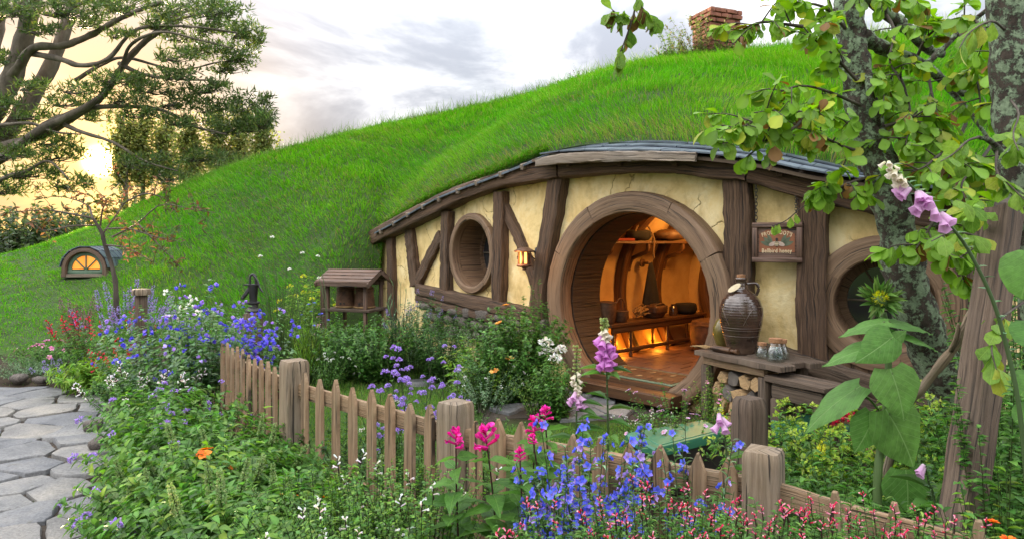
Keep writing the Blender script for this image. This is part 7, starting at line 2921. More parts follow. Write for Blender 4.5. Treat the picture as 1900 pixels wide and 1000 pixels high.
# ---- the sunflower
def sunflower():
    D = 2.9
    root = thing('sunflower', (P(1632, 0, 2.75)[0], 2.75, 0), 'tall young sunflower with large heart shaped leaves and a half opened head', 'sunflower')
    S = smooth_path([(P(1632, 0, 2.75)[0], 2.75, 0), P(1628, 900, 2.78), P(1640, 800, D - .08), P(1648, 700, D - .04), P(1646, 620, D), P(1640, 580, D)], 40)
    b = MB()
    tube(b, S, np.linspace(.019, .011, 40), 9, (.13, .20, .075))
    b.build('stalk', MATS['leaf'], root, True, 0)
    # (stalk on stem), (leaf base), (tip), depth offset of the tip, way the blade faces, width to length
    LV = [((1644, 612), (1640, 598), (1551, 611), -.05, 'u', .62), ((1646, 612), (1652, 598), (1741, 601), .02, 'u', .55), ((1646, 655), (1636, 640), (1520, 660), -.10, 'u', .62), ((1646, 650), (1652, 628), (1594, 672), -.20, 'd', .95), ((1648, 650), (1668, 620), (1752, 634), .02, 'u', .62), ((1646, 640), (1660, 630), (1686, 612), -.10, 'd', .9),
          ((1644, 725), (1655, 692), (1690, 782), -.22, 'd', 1.25), ((1643, 780), (1650, 768), (1718, 878), -.12, 'd', 1.0), ((1641, 775), (1586, 722), (1476, 791), -.05, 'u', .62), ((1640, 815), (1620, 775), (1591, 848), -.10, 'd', 1.0), ((1634, 895), (1682, 880), (1694, 972), -.14, 'd', 1.25)]
    for (sx, sy), (bx, by), (tx, ty), off, mode, wf in LV:
        p0 = P(sx, sy, D - .05)
        st = P(bx, by, D - .08 + off * .5)
        tip = P(tx, ty, D - .03 + off)
        L = np.linalg.norm(tip - st) * .96
        bt = MB()
        tube(bt, smooth_path([p0, (p0 + st) / 2 + np.array([0, 0, .018]), st], 10), .0048, 6, (.14, .21, .08))
        bt.build('leaf_stalk', MATS['leaf'], root, True, 0)
        up = np.array([0, -.35, 1.0]) if mode == 'u' else np.array([.05, -1.0, .30])
        leaf_obj('heart', 'sunflower_leaf', root, st, nrm(tip - st), up, L, L * wf)
    # half-open head facing left-forward
    c = P(1632, 556, D - .02)
    ax = nrm(np.array([-.28, -.8, .42]))
    g = np.random.default_rng(4)
    fo = Fol()
    n = 64
    az = g.uniform(0, 6.28, n)
    tv = nrm(np.cross(ax, [0, 0, 1.0]))
    bv = np.cross(ax, tv)
    rad = np.cos(az)[:, None] * tv + np.sin(az)[:, None] * bv
    lay = g.uniform(0, 1, n)[:, None]
    fo.leaves('lance', c + rad * (.018 + .02 * lay) - ax * .012, nrm(rad * (1.0 - .55 * lay) + ax * (.25 + .8 * lay) + g.normal(scale=.18, size=(n, 3))), np.tile(ax, (n, 1)), g.uniform(.05, .085, n), .018, vary([(.10, .19, .035), (.075, .15, .03)], n, g))
    fo.build('sepals', MATS['leaf'], root, True, 0)
    fo = Fol()
    u = unit(70)
    u = u * np.sign((u @ ax))[:, None]
    fo.leaves('dia', c + u * .022 + ax * .006, nrm(u + ax), unit(70), .022, .010, vary([(.42, .40, .03), (.30, .34, .04)], 70, g))
    fo.build('disc', MATS['leaf'], root, True, 0)
    b = MB()
    cushion_blob(b, c - ax * .01, (.032, .032, .02), np.stack([tv, bv, ax]), 1.0)
    b.V = [v for v in b.V]
    b.C = [np.tile([.09, .16, .05], (len(v), 1)) for v in b.V]
    b.build('head_base', MATS['leaf'], root, True, 0)


sunflower()

# ------------------------------------------------------------------ grass on the hill and the lawn
def blades(name, pos, nor, L, W, lean, col, mat='grass'):
    """Grass blades: two bent segments each, all in one mesh."""
    n = len(pos)
    g = NR
    az = g.uniform(0, 2 * math.pi, n)
    w_ = np.stack([np.cos(az), np.sin(az), 0 * az], -1) * (W / 2)[:, None]
    up = nrm(nor * .6 + np.array([0, 0, .6]) + g.normal(scale=.22, size=(n, 3)))
    bend = nrm(lean + g.normal(scale=.35, size=(n, 3)))
    p1 = pos + up * (L * .5)[:, None] + bend * (L * .10)[:, None]
    p2 = pos + up * (L * .78)[:, None] + bend * (L * .48)[:, None]
    V = np.stack([pos - w_, pos + w_, p1 + w_ * .8, p1 - w_ * .8, p2], 1)
    i = (np.arange(n) * 5)[:, None]
    b = MB()
    b.add(V.reshape(-1, 3), [i + np.array([[0, 1, 2, 3]]), i + np.array([[3, 2, 4]])], None, np.repeat(col, 5, axis=0))
    o = b.build(name, MATS[mat], None, True, 0)
    return tag(o, kind='stuff')


def hill_pts(n):
    px = NR.uniform(-260, 2200, n)
    t = NR.uniform(0, 1.06, n) ** .92
    p = hill(px, t)
    e = 0.004
    du = hill(px + 2, t) - p
    dv = hill(px, t + e) - p
    nn_ = nrm(np.cross(du, dv))
    nn_ *= np.sign(nn_[:, 2:3] + 1e-9)
    return px, t, p, nn_


px_, t_, p_, n_ = hill_pts(290000)
# keep clear of the dormer
dist_ = np.abs((p_ - dc_) @ dt_)
deep_ = -((p_ - dc_) @ dd_)
ok_ = ~((dist_ < ro_ + .03) & (deep_ > -.13) & (deep_ < .85))
px_, t_, p_, n_ = px_[ok_], t_[ok_], p_[ok_], n_[ok_]
cl_ = fbm(p_[:, 0] * 1.0, p_[:, 1] * 1.0 + p_[:, 2] * 1.2, 2.2, 1.0)
cl2_ = fbm(p_[:, 0], p_[:, 1] + p_[:, 2], 6.0, 4.0)
down_ = nrm(n_ * np.array([1, 1, 0]) + 1e-6) * 1.0 + np.array([0, 0, -.35]) + np.stack([.9 * np.sin(2.1 * p_[:, 0] + 1.2 * p_[:, 1]), .3 * cl2_, 0 * cl_], -1)
mow_ = np.clip((px_ - 60) / 260, 0, 1)                                # the bank by the path is kept short
k_ = np.clip((px_ - 700) / 4, 0, 1) * (t_ < .06)
L_ = (.055 + .055 * mow_) * np.exp(NR.normal(scale=.28, size=len(px_))) * (1 + .30 * cl_) * (1 + .25 * k_)
base_ = np.array([[.11, .33, .022], [.145, .38, .028], [.085, .27, .018], [.18, .36, .045]])
hue_ = fbm(p_[:, 0] + 3, p_[:, 1] + p_[:, 2], 0.9, 7.0)
c_ = base_[NR.integers(0, 4, len(px_))] * (1 + .16 * cl_[:, None] + .12 * cl2_[:, None]) * (1 + hue_[:, None] * np.array([.28, .07, .1])) * (1 + NR.normal(scale=.12, size=(len(px_), 1)))
dry_ = (NR.uniform(0, 1, len(px_)) < np.where(k_ > 0, .35, .05 + .10 * np.clip(fbm(p_[:, 0], p_[:, 1] + p_[:, 2], 1.4, 11.0), 0, 1)))
c_[dry_] = np.array([.30, .27, .09]) * NR.uniform(.7, 1.2, (dry_.sum(), 1))
blades('hill_grass', p_ - n_ * .01, n_, L_, np.full(len(px_), .0085) * NR.uniform(.7, 1.3, len(px_)) * np.clip(p_[:, 1] / 10, .7, 1.6), down_, np.clip(c_, .005, .6))
# shaggy fringe hanging over the left eave
m_ = 16000
px_ = NR.uniform(702, 1010, m_)
p_ = hill(px_, NR.uniform(0, .022, m_)) + np.array([0, 0, .0])
n_ = np.tile(nrm(np.array([.35, -.8, .5])), (m_, 1))
c_ = np.array([[.10, .30, .022], [.13, .34, .03], [.08, .24, .018], [.22, .25, .06]])[NR.integers(0, 4, m_)] * NR.uniform(.7, 1.2, (m_, 1))
blades('hill_grass', p_, n_, NR.uniform(.07, .15, m_), np.full(m_, .009), np.tile([.25, -.5, -.9], (m_, 1)), c_)
# seed heads and longer stalks on the skyline
m_ = 5200
px_ = NR.uniform(300, 1950, m_)
p_ = hill(px_, NR.uniform(.9, 1.03, m_))
blades('hill_grass', p_, np.tile([0, 0, 1.0], (m_, 1)), NR.uniform(.12, .34, m_), np.full(m_, .010), NR.normal(scale=.5, size=(m_, 3)), np.array([[.13, .22, .04]]) * NR.uniform(.6, 1.3, (m_, 1)))


def poly_pts(poly, n):
    P_ = np.asarray(poly, float)
    lo, hi = P_.min(0), P_.max(0)
    x, y = NR.uniform(lo[0], hi[0], n), NR.uniform(lo[1], hi[1], n)
    k = in_poly(x, y, P_)
    return x[k], y[k]


lx_, ly_ = poly_pts(LAWN, 130000)
pk_ = near_poly(lx_, ly_, DOORP, .04)
keep_ = (pk_ <= 0) & (NR.uniform(0, 1, len(lx_)) < .55 + .4 * fbm(lx_, ly_, 3.0, 3.0))
lx_, ly_ = lx_[keep_], ly_[keep_]
for sx_, sy_ in ((595, 692), (680, 695), (780, 712)):
    qx_, qy_ = gp(sx_, sy_)
    kk_ = ((lx_ - qx_) / .2) ** 2 + ((ly_ - qy_) / .15) ** 2 > 1
    lx_, ly_ = lx_[kk_], ly_[kk_]
n0_ = len(lx_)
c_ = np.array([[.11, .245, .03], [.14, .28, .04], [.09, .20, .028], [.20, .23, .06]])[NR.integers(0, 4, n0_)] * (1 + NR.normal(scale=.15, size=(n0_, 1))) * (1 + .15 * fbm(lx_, ly_, 4.0, 2.0))[:, None]
blades('lawn_grass', np.stack([lx_, ly_, ground_z(lx_, ly_) - .003], -1), np.tile([0, 0, 1.0], (n0_, 1)), NR.uniform(.03, .065, n0_), np.full(n0_, .005), NR.normal(scale=.6, size=(n0_, 3)), np.clip(c_, .005, .6))
lx_, ly_ = poly_pts(SLOPE, 60000)
n0_ = len(lx_)
c_ = np.array([[.115, .26, .03], [.14, .29, .04], [.095, .21, .028], [.19, .23, .06]])[NR.integers(0, 4, n0_)] * (1 + NR.normal(scale=.15, size=(n0_, 1)))
blades('lawn_grass', np.stack([lx_, ly_, ground_z(lx_, ly_) - .003], -1), np.tile([0, 0, 1.0], (n0_, 1)), NR.uniform(.04, .09, n0_), np.full(n0_, .008), NR.normal(scale=.6, size=(n0_, 3)), np.clip(c_, .005, .6))
# moss and small weeds in the joints of the path, creeping round the edges
wx_, wy_ = poly_pts([gp(-300, 640), gp(300, 690), gp(330, 760), gp(240, 860), gp(260, 1000), (-2.0, 3.0), (-5.5, 3.0)], 26000)
kk_ = (NR.uniform(0, 1, len(wx_)) < np.clip(near_poly(wx_, wy_, PATH, .3) * (1 - 1.0 * (near_poly(wx_, wy_, PATH, .01) > .99)) + .03, 0, 1))
wx_, wy_ = wx_[kk_], wy_[kk_]
n0_ = len(wx_)
blades('weeds', np.stack([wx_, wy_, ground_z(wx_, wy_) - .002], -1), np.tile([0, 0, 1.0], (n0_, 1)), NR.uniform(.015, .05, n0_), np.full(n0_, .007), NR.normal(scale=.8, size=(n0_, 3)), np.array([[.07, .12, .03]]) * NR.uniform(.6, 1.5, (n0_, 1)))


jx_, jy_ = poly_pts(PATH, 60000)
dd_j = np.sqrt((jx_[:, None] - PSEED[None, :, 0]) ** 2 + (jy_[:, None] - PSEED[None, :, 1]) ** 2)
o2_ = np.argpartition(dd_j, 1, axis=1)[:, :2]
d1_ = np.take_along_axis(dd_j, o2_, 1)
sep_ = np.linalg.norm(PSEED[o2_[:, 0]] - PSEED[o2_[:, 1]], axis=1)
kk_ = (np.abs(d1_[:, 1] ** 2 - d1_[:, 0] ** 2) / (2 * sep_) < .016) & (NR.uniform(0, 1, len(jx_)) < .25 + .6 * fbm(jx_, jy_, 2.0, 5.0))
jx_, jy_ = jx_[kk_], jy_[kk_]
n0_ = len(jx_)
blades('weeds', np.stack([jx_, jy_, ground_z(jx_, jy_)], -1), np.tile([0, 0, 1.0], (n0_, 1)), NR.uniform(.02, .05, n0_), np.full(n0_, .007), NR.normal(scale=.8, size=(n0_, 3)), np.where(NR.uniform(0, 1, (n0_, 1)) < .35, np.array([[.17, .12, .06]]), np.array([[.08, .14, .035]])) * NR.uniform(.6, 1.4, (n0_, 1)))


# ------------------------------------------------------------------ trees
def limb(mb, pts, r0, r1, m=9, n=None, wob=.06, col=None):
    pts = np.asarray(pts, float)
    n = n or max(8, len(pts) * 5)
    p = smooth_path(pts, n)
    r = np.linspace(r0, r1, n) * (1 + wob * np.sin(np.arange(n) * 1.3 + RN.uniform(0, 6)))
    tube(mb, p, r, m, col=col, jit=r0 * .05)
    return p


def pathpx(seq):
    return [P(*q) for q in seq]


# the big old pine at the left: trunk out of frame, limbs sweep in over the dormer
pine = thing('old_pine_tree', (P(-60, 0, 19)[0], 19, 0), 'huge spreading old pine with bare grey limbs and flat needle pads at the left', 'tree')
PR = 19.0 / F                                          # metres per pixel at its depth
trunk_ = MB()
limb(trunk_, [(P(-60, 0, 19)[0], 19, -.3), P(-60, 420, 19), P(-45, 250, 19), P(-20, 80, 19), P(10, -120, 19.4)], 30 * PR, 16 * PR, 14)
limb(trunk_, pathpx([(-45, 250, 19), (5, 180, 18.7), (40, 90, 18.6), (60, 0, 18.6), (75, -120, 18.6)]), 19 * PR, 11 * PR, 12)
limb(trunk_, pathpx([(-50, 330, 19), (20, 240, 19.2), (85, 140, 19.5), (130, 30, 19.6), (160, -90, 19.6)]), 17 * PR, 9 * PR, 12)
trunk_.build('trunk', MATS['pine_bark'], pine, True, 0)
LIMBS = [
    ([(-50, 300, 19), (0, 275, 18.5), (80, 250, 18.2), (170, 195, 18.0), (200, 165, 18), (235, 115, 18.2), (280, 72, 18.4), (330, 42, 18.5)], 13, 3),
    ([(-20, 175, 19), (30, 130, 18.4), (62, 90, 18.2), (120, 85, 18), (170, 65, 18), (205, 45, 17.8), (245, 25, 17.8), (300, 5, 17.8)], 11, 4),
    ([(60, 100, 18.4), (110, 110, 17.9), (150, 122, 17.7), (200, 110, 17.6), (255, 55, 17.6), (350, 50, 17.6), (440, 62, 17.6)], 7, 2),
    ([(225, 125, 18), (250, 95, 18), (285, 62, 18.1), (320, 40, 18.1), (400, 20, 18.2)], 7, 2),
    ([(225, 125, 18), (245, 82, 17.6), (300, 60, 17.4), (370, 75, 17.4), (430, 90, 17.4)], 4, 1.5),
    ([(-50, 320, 18.6), (10, 290, 17.9), (70, 245, 17.6), (140, 210, 17.5), (195, 175, 17.6), (215, 140, 17.7)], 12, 5),
    ([(20, 285, 18), (80, 235, 17.8), (150, 205, 17.7), (220, 198, 17.7), (300, 205, 17.7), (360, 235, 17.7), (420, 250, 17.8)], 8, 2),
    ([(140, 150, 18.2), (190, 120, 18.2), (235, 108, 18.2), (330, 130, 18.2), (410, 115, 18.2)], 5, 1.5),
    ([(220, 118, 18), (270, 140, 18), (340, 148, 18.1), (400, 150, 18.1)], 5, 1.5),
    ([(-40, 360, 18.4), (10, 330, 17.6), (50, 318, 17.4), (90, 300, 17.3), (130, 335, 17.2)], 6, 1.5),
    ([(-50, 240, 18.8), (10, 232, 18), (60, 230, 17.6), (100, 245, 17.5), (150, 250, 17.5)], 5, 1.5),
    ([(110, 228, 17.7), (150, 245, 17.5), (210, 265, 17.4), (270, 300, 17.4), (330, 318, 17.4)], 5, 1.2),
    ([(-30, 60, 19), (20, 20, 18.6), (80, -10, 18.4), (150, -30, 18.4)], 8, 3),
    ([(60, 20, 18.6), (110, 30, 18.3), (150, 8, 18.2), (210, -10, 18)], 5, 2),
]
lm_ = {}
for pts_, r0_, r1_ in LIMBS:
    b_ = MB()
    limb(b_, pathpx(pts_), r0_ * PR * .8, r1_ * PR * .75, 8)
    b_.build('limb', MATS['pine_bark'], pine, True, 0)
# needle pads: flat clouds of short tufts on twigs
PADS = [(40, 15, 90, 26), (150, 15, 90, 24), (240, 12, 70, 22), (330, 18, 80, 26), (410, 18, 60, 26), (450, 60, 42, 26), (400, 50, 60, 20), (470, 75, 24, 22), (300, 45, 50, 16), (380, 92, 60, 18), (440, 105, 45, 20), (430, 125, 45, 18), (330, 105, 50, 14), (260, 150, 60, 16), (340, 140, 60, 16), (395, 165, 50, 18), (300, 165, 60, 14),
        (210, 145, 50, 12), (150, 165, 60, 14), (60, 160, 40, 12), (130, 190, 60, 14), (240, 185, 60, 14), (330, 190, 60, 18), (400, 200, 50, 18), (455, 195, 40, 26), (490, 205, 26, 28), (470, 235, 36, 20), (420, 240, 50, 18), (350, 225, 60, 14), (270, 212, 50, 12), (180, 215, 50, 12), (60, 215, 60, 14), (20, 245, 60, 16), (100, 262, 60, 14), (30, 285, 70, 16), (120, 290, 60, 16), (60, 320, 70, 18), (20, 350, 60, 16), (130, 340, 50, 18), (200, 320, 50, 16), (270, 300, 60, 18), (320, 325, 50, 14), (380, 290, 50, 18), (420, 300, 40, 14), (10, 110, 40, 14), (80, 55, 50, 12), (170, 45, 50, 12), (230, 65, 40, 10), (340, 70, 50, 10), (10, 190, 40, 14), (490, 225, 20, 26)]
fo_ = Fol()
tw_ = []
g_ = np.random.default_rng(8)
for cx_, cy_, rx_, ry_ in PADS:
    d0_ = 17.9 + g_.uniform(-.9, .9)
    if 130 < cx_ < 235 and 285 < cy_ < 350:
        continue                                        # the gap the low sun shines through
    m_ = int(rx_ * ry_ / 30) + 9
    u_ = unit(m_) * (g_.uniform(0, 1, (m_, 1)) ** .38)
    c_ = np.array([P(cx_ + u_[k, 0] * rx_, cy_ + u_[k, 1] * ry_, d0_ + u_[k, 2] * rx_ * PR * .8) for k in range(m_)])
    for k in range(0, m_, 3):
        e_ = c_[k]
        b0_ = P(cx_ - rx_ * .5, cy_ + ry_ * .5, d0_)
        tw_.append(np.stack([b0_, (b0_ + e_) / 2 + np.array([0, 0, -.06]), e_]))
    for q in range(11):
        dd_l = nrm(unit(m_) + np.array([.1, -.1, .55]))
        L_ = g_.uniform(.11, .24, m_)
        fo_.leaves('needle', c_ + unit(m_) * .06, dd_l, unit(m_), L_, .036, vary([(.07, .115, .03), (.095, .13, .032), (.05, .085, .025)], m_, g_))
fo_.stems(np.array(tw_), .018, .006, (.09, .075, .055))
crown_ = fo_.build('needle_crown', MATS['leaf'], pine, True, 0)
crown_['kind'] = 'stuff'


# poplars beyond: narrow upright crowns, each a tree of its own
def upright_tree(px, d, ytop, ybase, wpx, lb, seed, cols, name='poplar_tree', cat='tree', group=None, dens=1.0, leafL=.22):
    g = np.random.default_rng(seed)
    k = d / F
    x = (px - 950) * k
    zt = CH - (ytop - HY) * k
    zb = min(CH - (ybase - HY) * k, zt - 1)
    zg = -.2
    root = thing(name, (x, d, zg), lb, cat, group)
    b = MB()
    limb(b, [(x, d, zg), (x + .1, d, zb), (x, d, (zb + zt) / 2), (x, d, zt - .2)], .16, .03, 7)
    b.build('trunk', MATS['pine_bark'], root, True, 0)
    fo = Fol()
    n = int(26 * dens)
    S = []
    for i in range(n):
        z0 = zb - .6 + (zt - zb) * (i / n) * .8
        a = g.uniform(0, 6.28)
        w = wpx * k * .5 * g.uniform(.5, 1.0) * (1 - .45 * i / n)
        e = np.array([x + math.cos(a) * w, d + math.sin(a) * w, z0 + g.uniform(.8, 1.6) * (zt - zb) * .22])
        b0 = np.array([x, d, z0])
        m = (b0 + e) / 2 + np.array([math.cos(a) * w * .25, math.sin(a) * w * .25, -.2])
        t = np.linspace(0, 1, 6)[:, None]
        S.append((1 - t) ** 2 * b0 + 2 * t * (1 - t) * m + t ** 2 * e)
    S = np.array(S)
    fo.stems(S, .03, .008, (.07, .06, .045))
    leafing(fo, S, g, int(70 * dens), 'dia', leafL, leafL * .6, cols, .15, 1.0, 1.0, .2, .9, 0)
    # drifts of leaf that hang off the shoots
    p, tg, t, i = along(S, g, int(40 * dens), .3, 1.0)
    n2 = len(p)
    fo.leaves('dia', p + g.normal(scale=leafL * 1.7, size=(n2, 3)), unit(n2), unit(n2), leafL * g.uniform(.6, 1.1, n2), leafL * .6, vary(cols, n2, g))
    fo.build('crown', MATS['leaf'], root, True, 0)
    return root


PC = [(.17, .19, .05), (.21, .22, .06), (.13, .155, .045)]
for k_, (px_, yt_, w_, lb_) in enumerate(((230, 200, 54, 'thin poplar just right of the low sun'), (262, 196, 66, 'poplar with hanging shoots, third from the right'), (308, 202, 62, 'poplar second behind the pine limbs'), (354, 212, 58, 'slim poplar in the gap beside the tallest one'), (406, 190, 66, 'dense poplar near the end of the row'), (450, 182, 64, 'tall poplar next to the last in the row'), (486, 200, 52, 'last poplar of the row, nearest the hill'))):
    upright_tree(px_, 36 + (k_ % 3), yt_, 330, w_, lb_, 40 + k_, PC, group='poplars in a row beyond the hill', dens=1.35, leafL=.20)


def round_bush(px, d, ytop, rpx, lb, seed, cols, name='dark_shrub', cat='shrub', group=None, hk=1.0, leafL=.2, n=90, per=56, z0=-.2):
    g = np.random.default_rng(seed)
    k = d / F
    x = (px - 950) * k
    zt = CH - (ytop - HY) * k
    base = np.array([x, d, z0])
    root = thing(name, tuple(base), lb, cat, group)
    fo = Fol()
    S = stem_paths(g, base, n, zt - z0, rpx * k, (0, 0), 7, rpx * k * .55, .3, .7, .2)
    fo.stems(S, min(.02, leafL * .09), leafL * .025, (.06, .05, .035))
    leafing(fo, S, g, per, 'dia', leafL, leafL * .55, cols, .12, 1.0, 1.0, .3, .8, 0)
    fo.build('crown', MATS['leaf'], root, True, 0)
    return root


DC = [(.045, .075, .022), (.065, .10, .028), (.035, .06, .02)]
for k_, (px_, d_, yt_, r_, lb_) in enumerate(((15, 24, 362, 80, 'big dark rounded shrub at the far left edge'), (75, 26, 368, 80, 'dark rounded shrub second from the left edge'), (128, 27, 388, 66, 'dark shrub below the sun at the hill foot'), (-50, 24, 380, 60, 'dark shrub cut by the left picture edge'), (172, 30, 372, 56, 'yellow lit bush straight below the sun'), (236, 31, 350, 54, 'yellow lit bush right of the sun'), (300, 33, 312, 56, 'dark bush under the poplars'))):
    round_bush(px_, d_, yt_, r_, lb_, 60 + k_, DC if k_ not in (4, 5) else [(.11, .13, .03), (.14, .15, .03)], group='shrubs along the hill foot', leafL=.26)  # the two bushes by the sun carry its yellow light in their leaf colour

# the small bare fruit tree before the dormer
sm = thing('young_fruit_tree', (P(214, 0, 8.6)[0], 8.6, 0), 'small thin tree with sparse reddish leaves in front of the dormer', 'tree')
b_ = MB()
tk_ = limb(b_, [(P(219, 0, 8.6)[0], 8.6, 0)] + pathpx([(216, 560, 8.6), (212, 510, 8.6), (195, 455, 8.6), (188, 430, 8.6), (172, 405, 8.6)]), .036, .018, 7)
b_.build('trunk', MATS['bark'], sm, True, 0)
SB = [[(172, 405, 8.6), (120, 395, 8.5), (80, 390, 8.4), (20, 395, 8.3), (-30, 402, 8.2)], [(180, 418, 8.6), (130, 420, 8.4), (90, 428, 8.2), (60, 418, 8.1)], [(190, 435, 8.6), (215, 400, 8.7), (228, 378, 8.8), (240, 340, 8.9)], [(186, 420, 8.6), (190, 390, 8.5), (196, 370, 8.5), (160, 340, 8.4)], [(198, 425, 8.6), (240, 425, 8.5), (290, 440, 8.4), (340, 450, 8.3)], [(208, 440, 8.6), (255, 415, 8.7), (300, 380, 8.8), (360, 390, 8.9), (400, 395, 8.9)], [(196, 455, 8.6), (235, 460, 8.4), (265, 475, 8.2), (290, 490, 8.1)], [(172, 405, 8.6), (160, 380, 8.7), (110, 365, 8.8), (60, 372, 8.9)], [(228, 378, 8.8), (270, 360, 8.8), (310, 372, 8.9), (330, 400, 8.9)], [(255, 415, 8.7), (280, 440, 8.6), (320, 480, 8.5), (340, 500, 8.4)]]
S_ = np.array([smooth_path(pathpx(q), 14) for q in SB])
g_ = np.random.default_rng(15)
fo_ = Fol()
fo_.stems(S_, .013, .003, (.15, .125, .105), 5)
sub_ = []
for j_ in range(len(S_)):
    for q in range(7):
        i_ = int(g_.integers(3, 13))
        e_ = S_[j_, i_] + nrm(unit(1)[0] * .8 + [0, 0, .35]) * g_.uniform(.12, .34)
        sub_.append(smooth_path([S_[j_, i_], (S_[j_, i_] + e_) / 2 + [0, 0, .03], e_], 7))
sub_ = np.array(sub_)
fo_.stems(sub_, .005, .002, (.11, .09, .075))
fo_.build('branches', MATS['leaf'], sm, True, 0)
fo_ = Fol()
CFR = [(.16, .075, .035), (.10, .10, .03), (.20, .11, .05), (.07, .085, .025)]
leafing(fo_, sub_, g_, 7, 'lance', .085, .03, CFR, .2, 1, .8, .1, .8, 0)
leafing(fo_, S_, g_, 14, 'lance', .08, .028, CFR, .3, 1, .8, .1, .8, 0)
fo_.build('leaves', MATS['leaf'], sm, True, 0)

# low scrub on the ridge
for k_, (px_, d_, yt_, r_, lb_, cl, nb, pr_) in enumerate(((1255, 11.6, 50, 34, 'small leafy shrub on the ridge left of the chimney', [(.12, .18, .05)], 34, 30), (1300, 11.0, 14, 42, 'thin willowy shrub growing up against the chimney bricks', [(.14, .19, .05), (.16, .15, .06)], 30, 30), (1058, 13.2, 126, 26, 'grey twiggy bush on the skyline', [(.09, .075, .06)], 30, 6), (992, 13.6, 150, 30, 'thin leafy sprigs on the skyline left of the grey bush', [(.06, .08, .035)], 9, 10), (1345, 11.0, 30, 24, 'second thin shrub on the right side of the chimney', [(.14, .19, .05)], 16, 24))):
    zb_ = hill(np.array([px_]), np.array([.97]))[0]
    round_bush(px_, d_ if k_ not in (1, 4) else 10.9, yt_, r_, lb_, 80 + k_, cl, 'ridge_shrub', 'shrub', 'shrubs on the ridge', leafL=.055, n=nb, per=pr_, z0=zb_[2] - .25)

# ------------------------------------------------------------------ the lichened tree at the right
rt = thing('lichened_tree', (P(1790, 0, 4.15)[0], 4.15, 0), 'leaning tree with lichen covered trunk and broad green leaves in front of the right window', 'tree')
b_ = MB()
K4 = 4.0 / F
tp_ = [(P(1800, 0, 4.2)[0], 4.2, -.1)] + pathpx([(1768, 740, 4.15), (1722, 640, 4.1), (1688, 545, 4.0), (1668, 450, 4.0), (1650, 360, 4.0), (1622, 280, 4.0), (1600, 200, 4.05), (1585, 120, 4.1), (1578, 40, 4.15), (1570, -60, 4.2), (1560, -180, 4.3)])
n_ = 70
tpp = smooth_path(tp_, n_)
rad_ = np.interp(np.linspace(0, 1, n_), [0, .12, .35, .5, .7, .86, 1], [50 * K4, 42 * K4, 33 * K4, 31 * K4, 27 * K4, 25 * K4, 20 * K4])
rad_ = rad_ * (1 + .06 * np.sin(np.arange(n_) * .9) + .04 * np.sin(np.arange(n_) * 2.3))
tube(b_, tpp, rad_, 16, jit=.006)
b_.build('trunk', MATS['lichen_bark'], rt, True, 0)
RB = [([(1602, 70, 4.1), (1650, 95, 4.2), (1706, 118, 4.3), (1750, 150, 4.4), (1790, 175, 4.5)], 15, 7), ([(1600, -20, 4.15), (1640, 20, 4.3), (1690, 60, 4.4), (1720, 90, 4.5), (1748, 100, 4.6)], 15, 9), ([(1608, 110, 4.1), (1613, 160, 3.95), (1622, 195, 3.9), (1632, 235, 3.95)], 8, 5), ([(1690, 520, 4.0), (1705, 480, 3.9), (1722, 450, 3.8), (1740, 400, 3.7)], 9, 3),
      ([(1720, 120, 4.4), (1780, 60, 4.4), (1830, 20, 4.3), (1880, -20, 4.2)], 7, 3), ([(1745, 150, 4.4), (1800, 210, 4.3), (1840, 270, 4.1), (1870, 330, 4.0)], 6, 2)]
for pts_, r0_, r1_ in RB:
    b_ = MB()
    limb(b_, pathpx(pts_), r0_ * K4, r1_ * K4, 9)
    b_.build('limb', MATS['lichen_bark'], rt, True, 0)
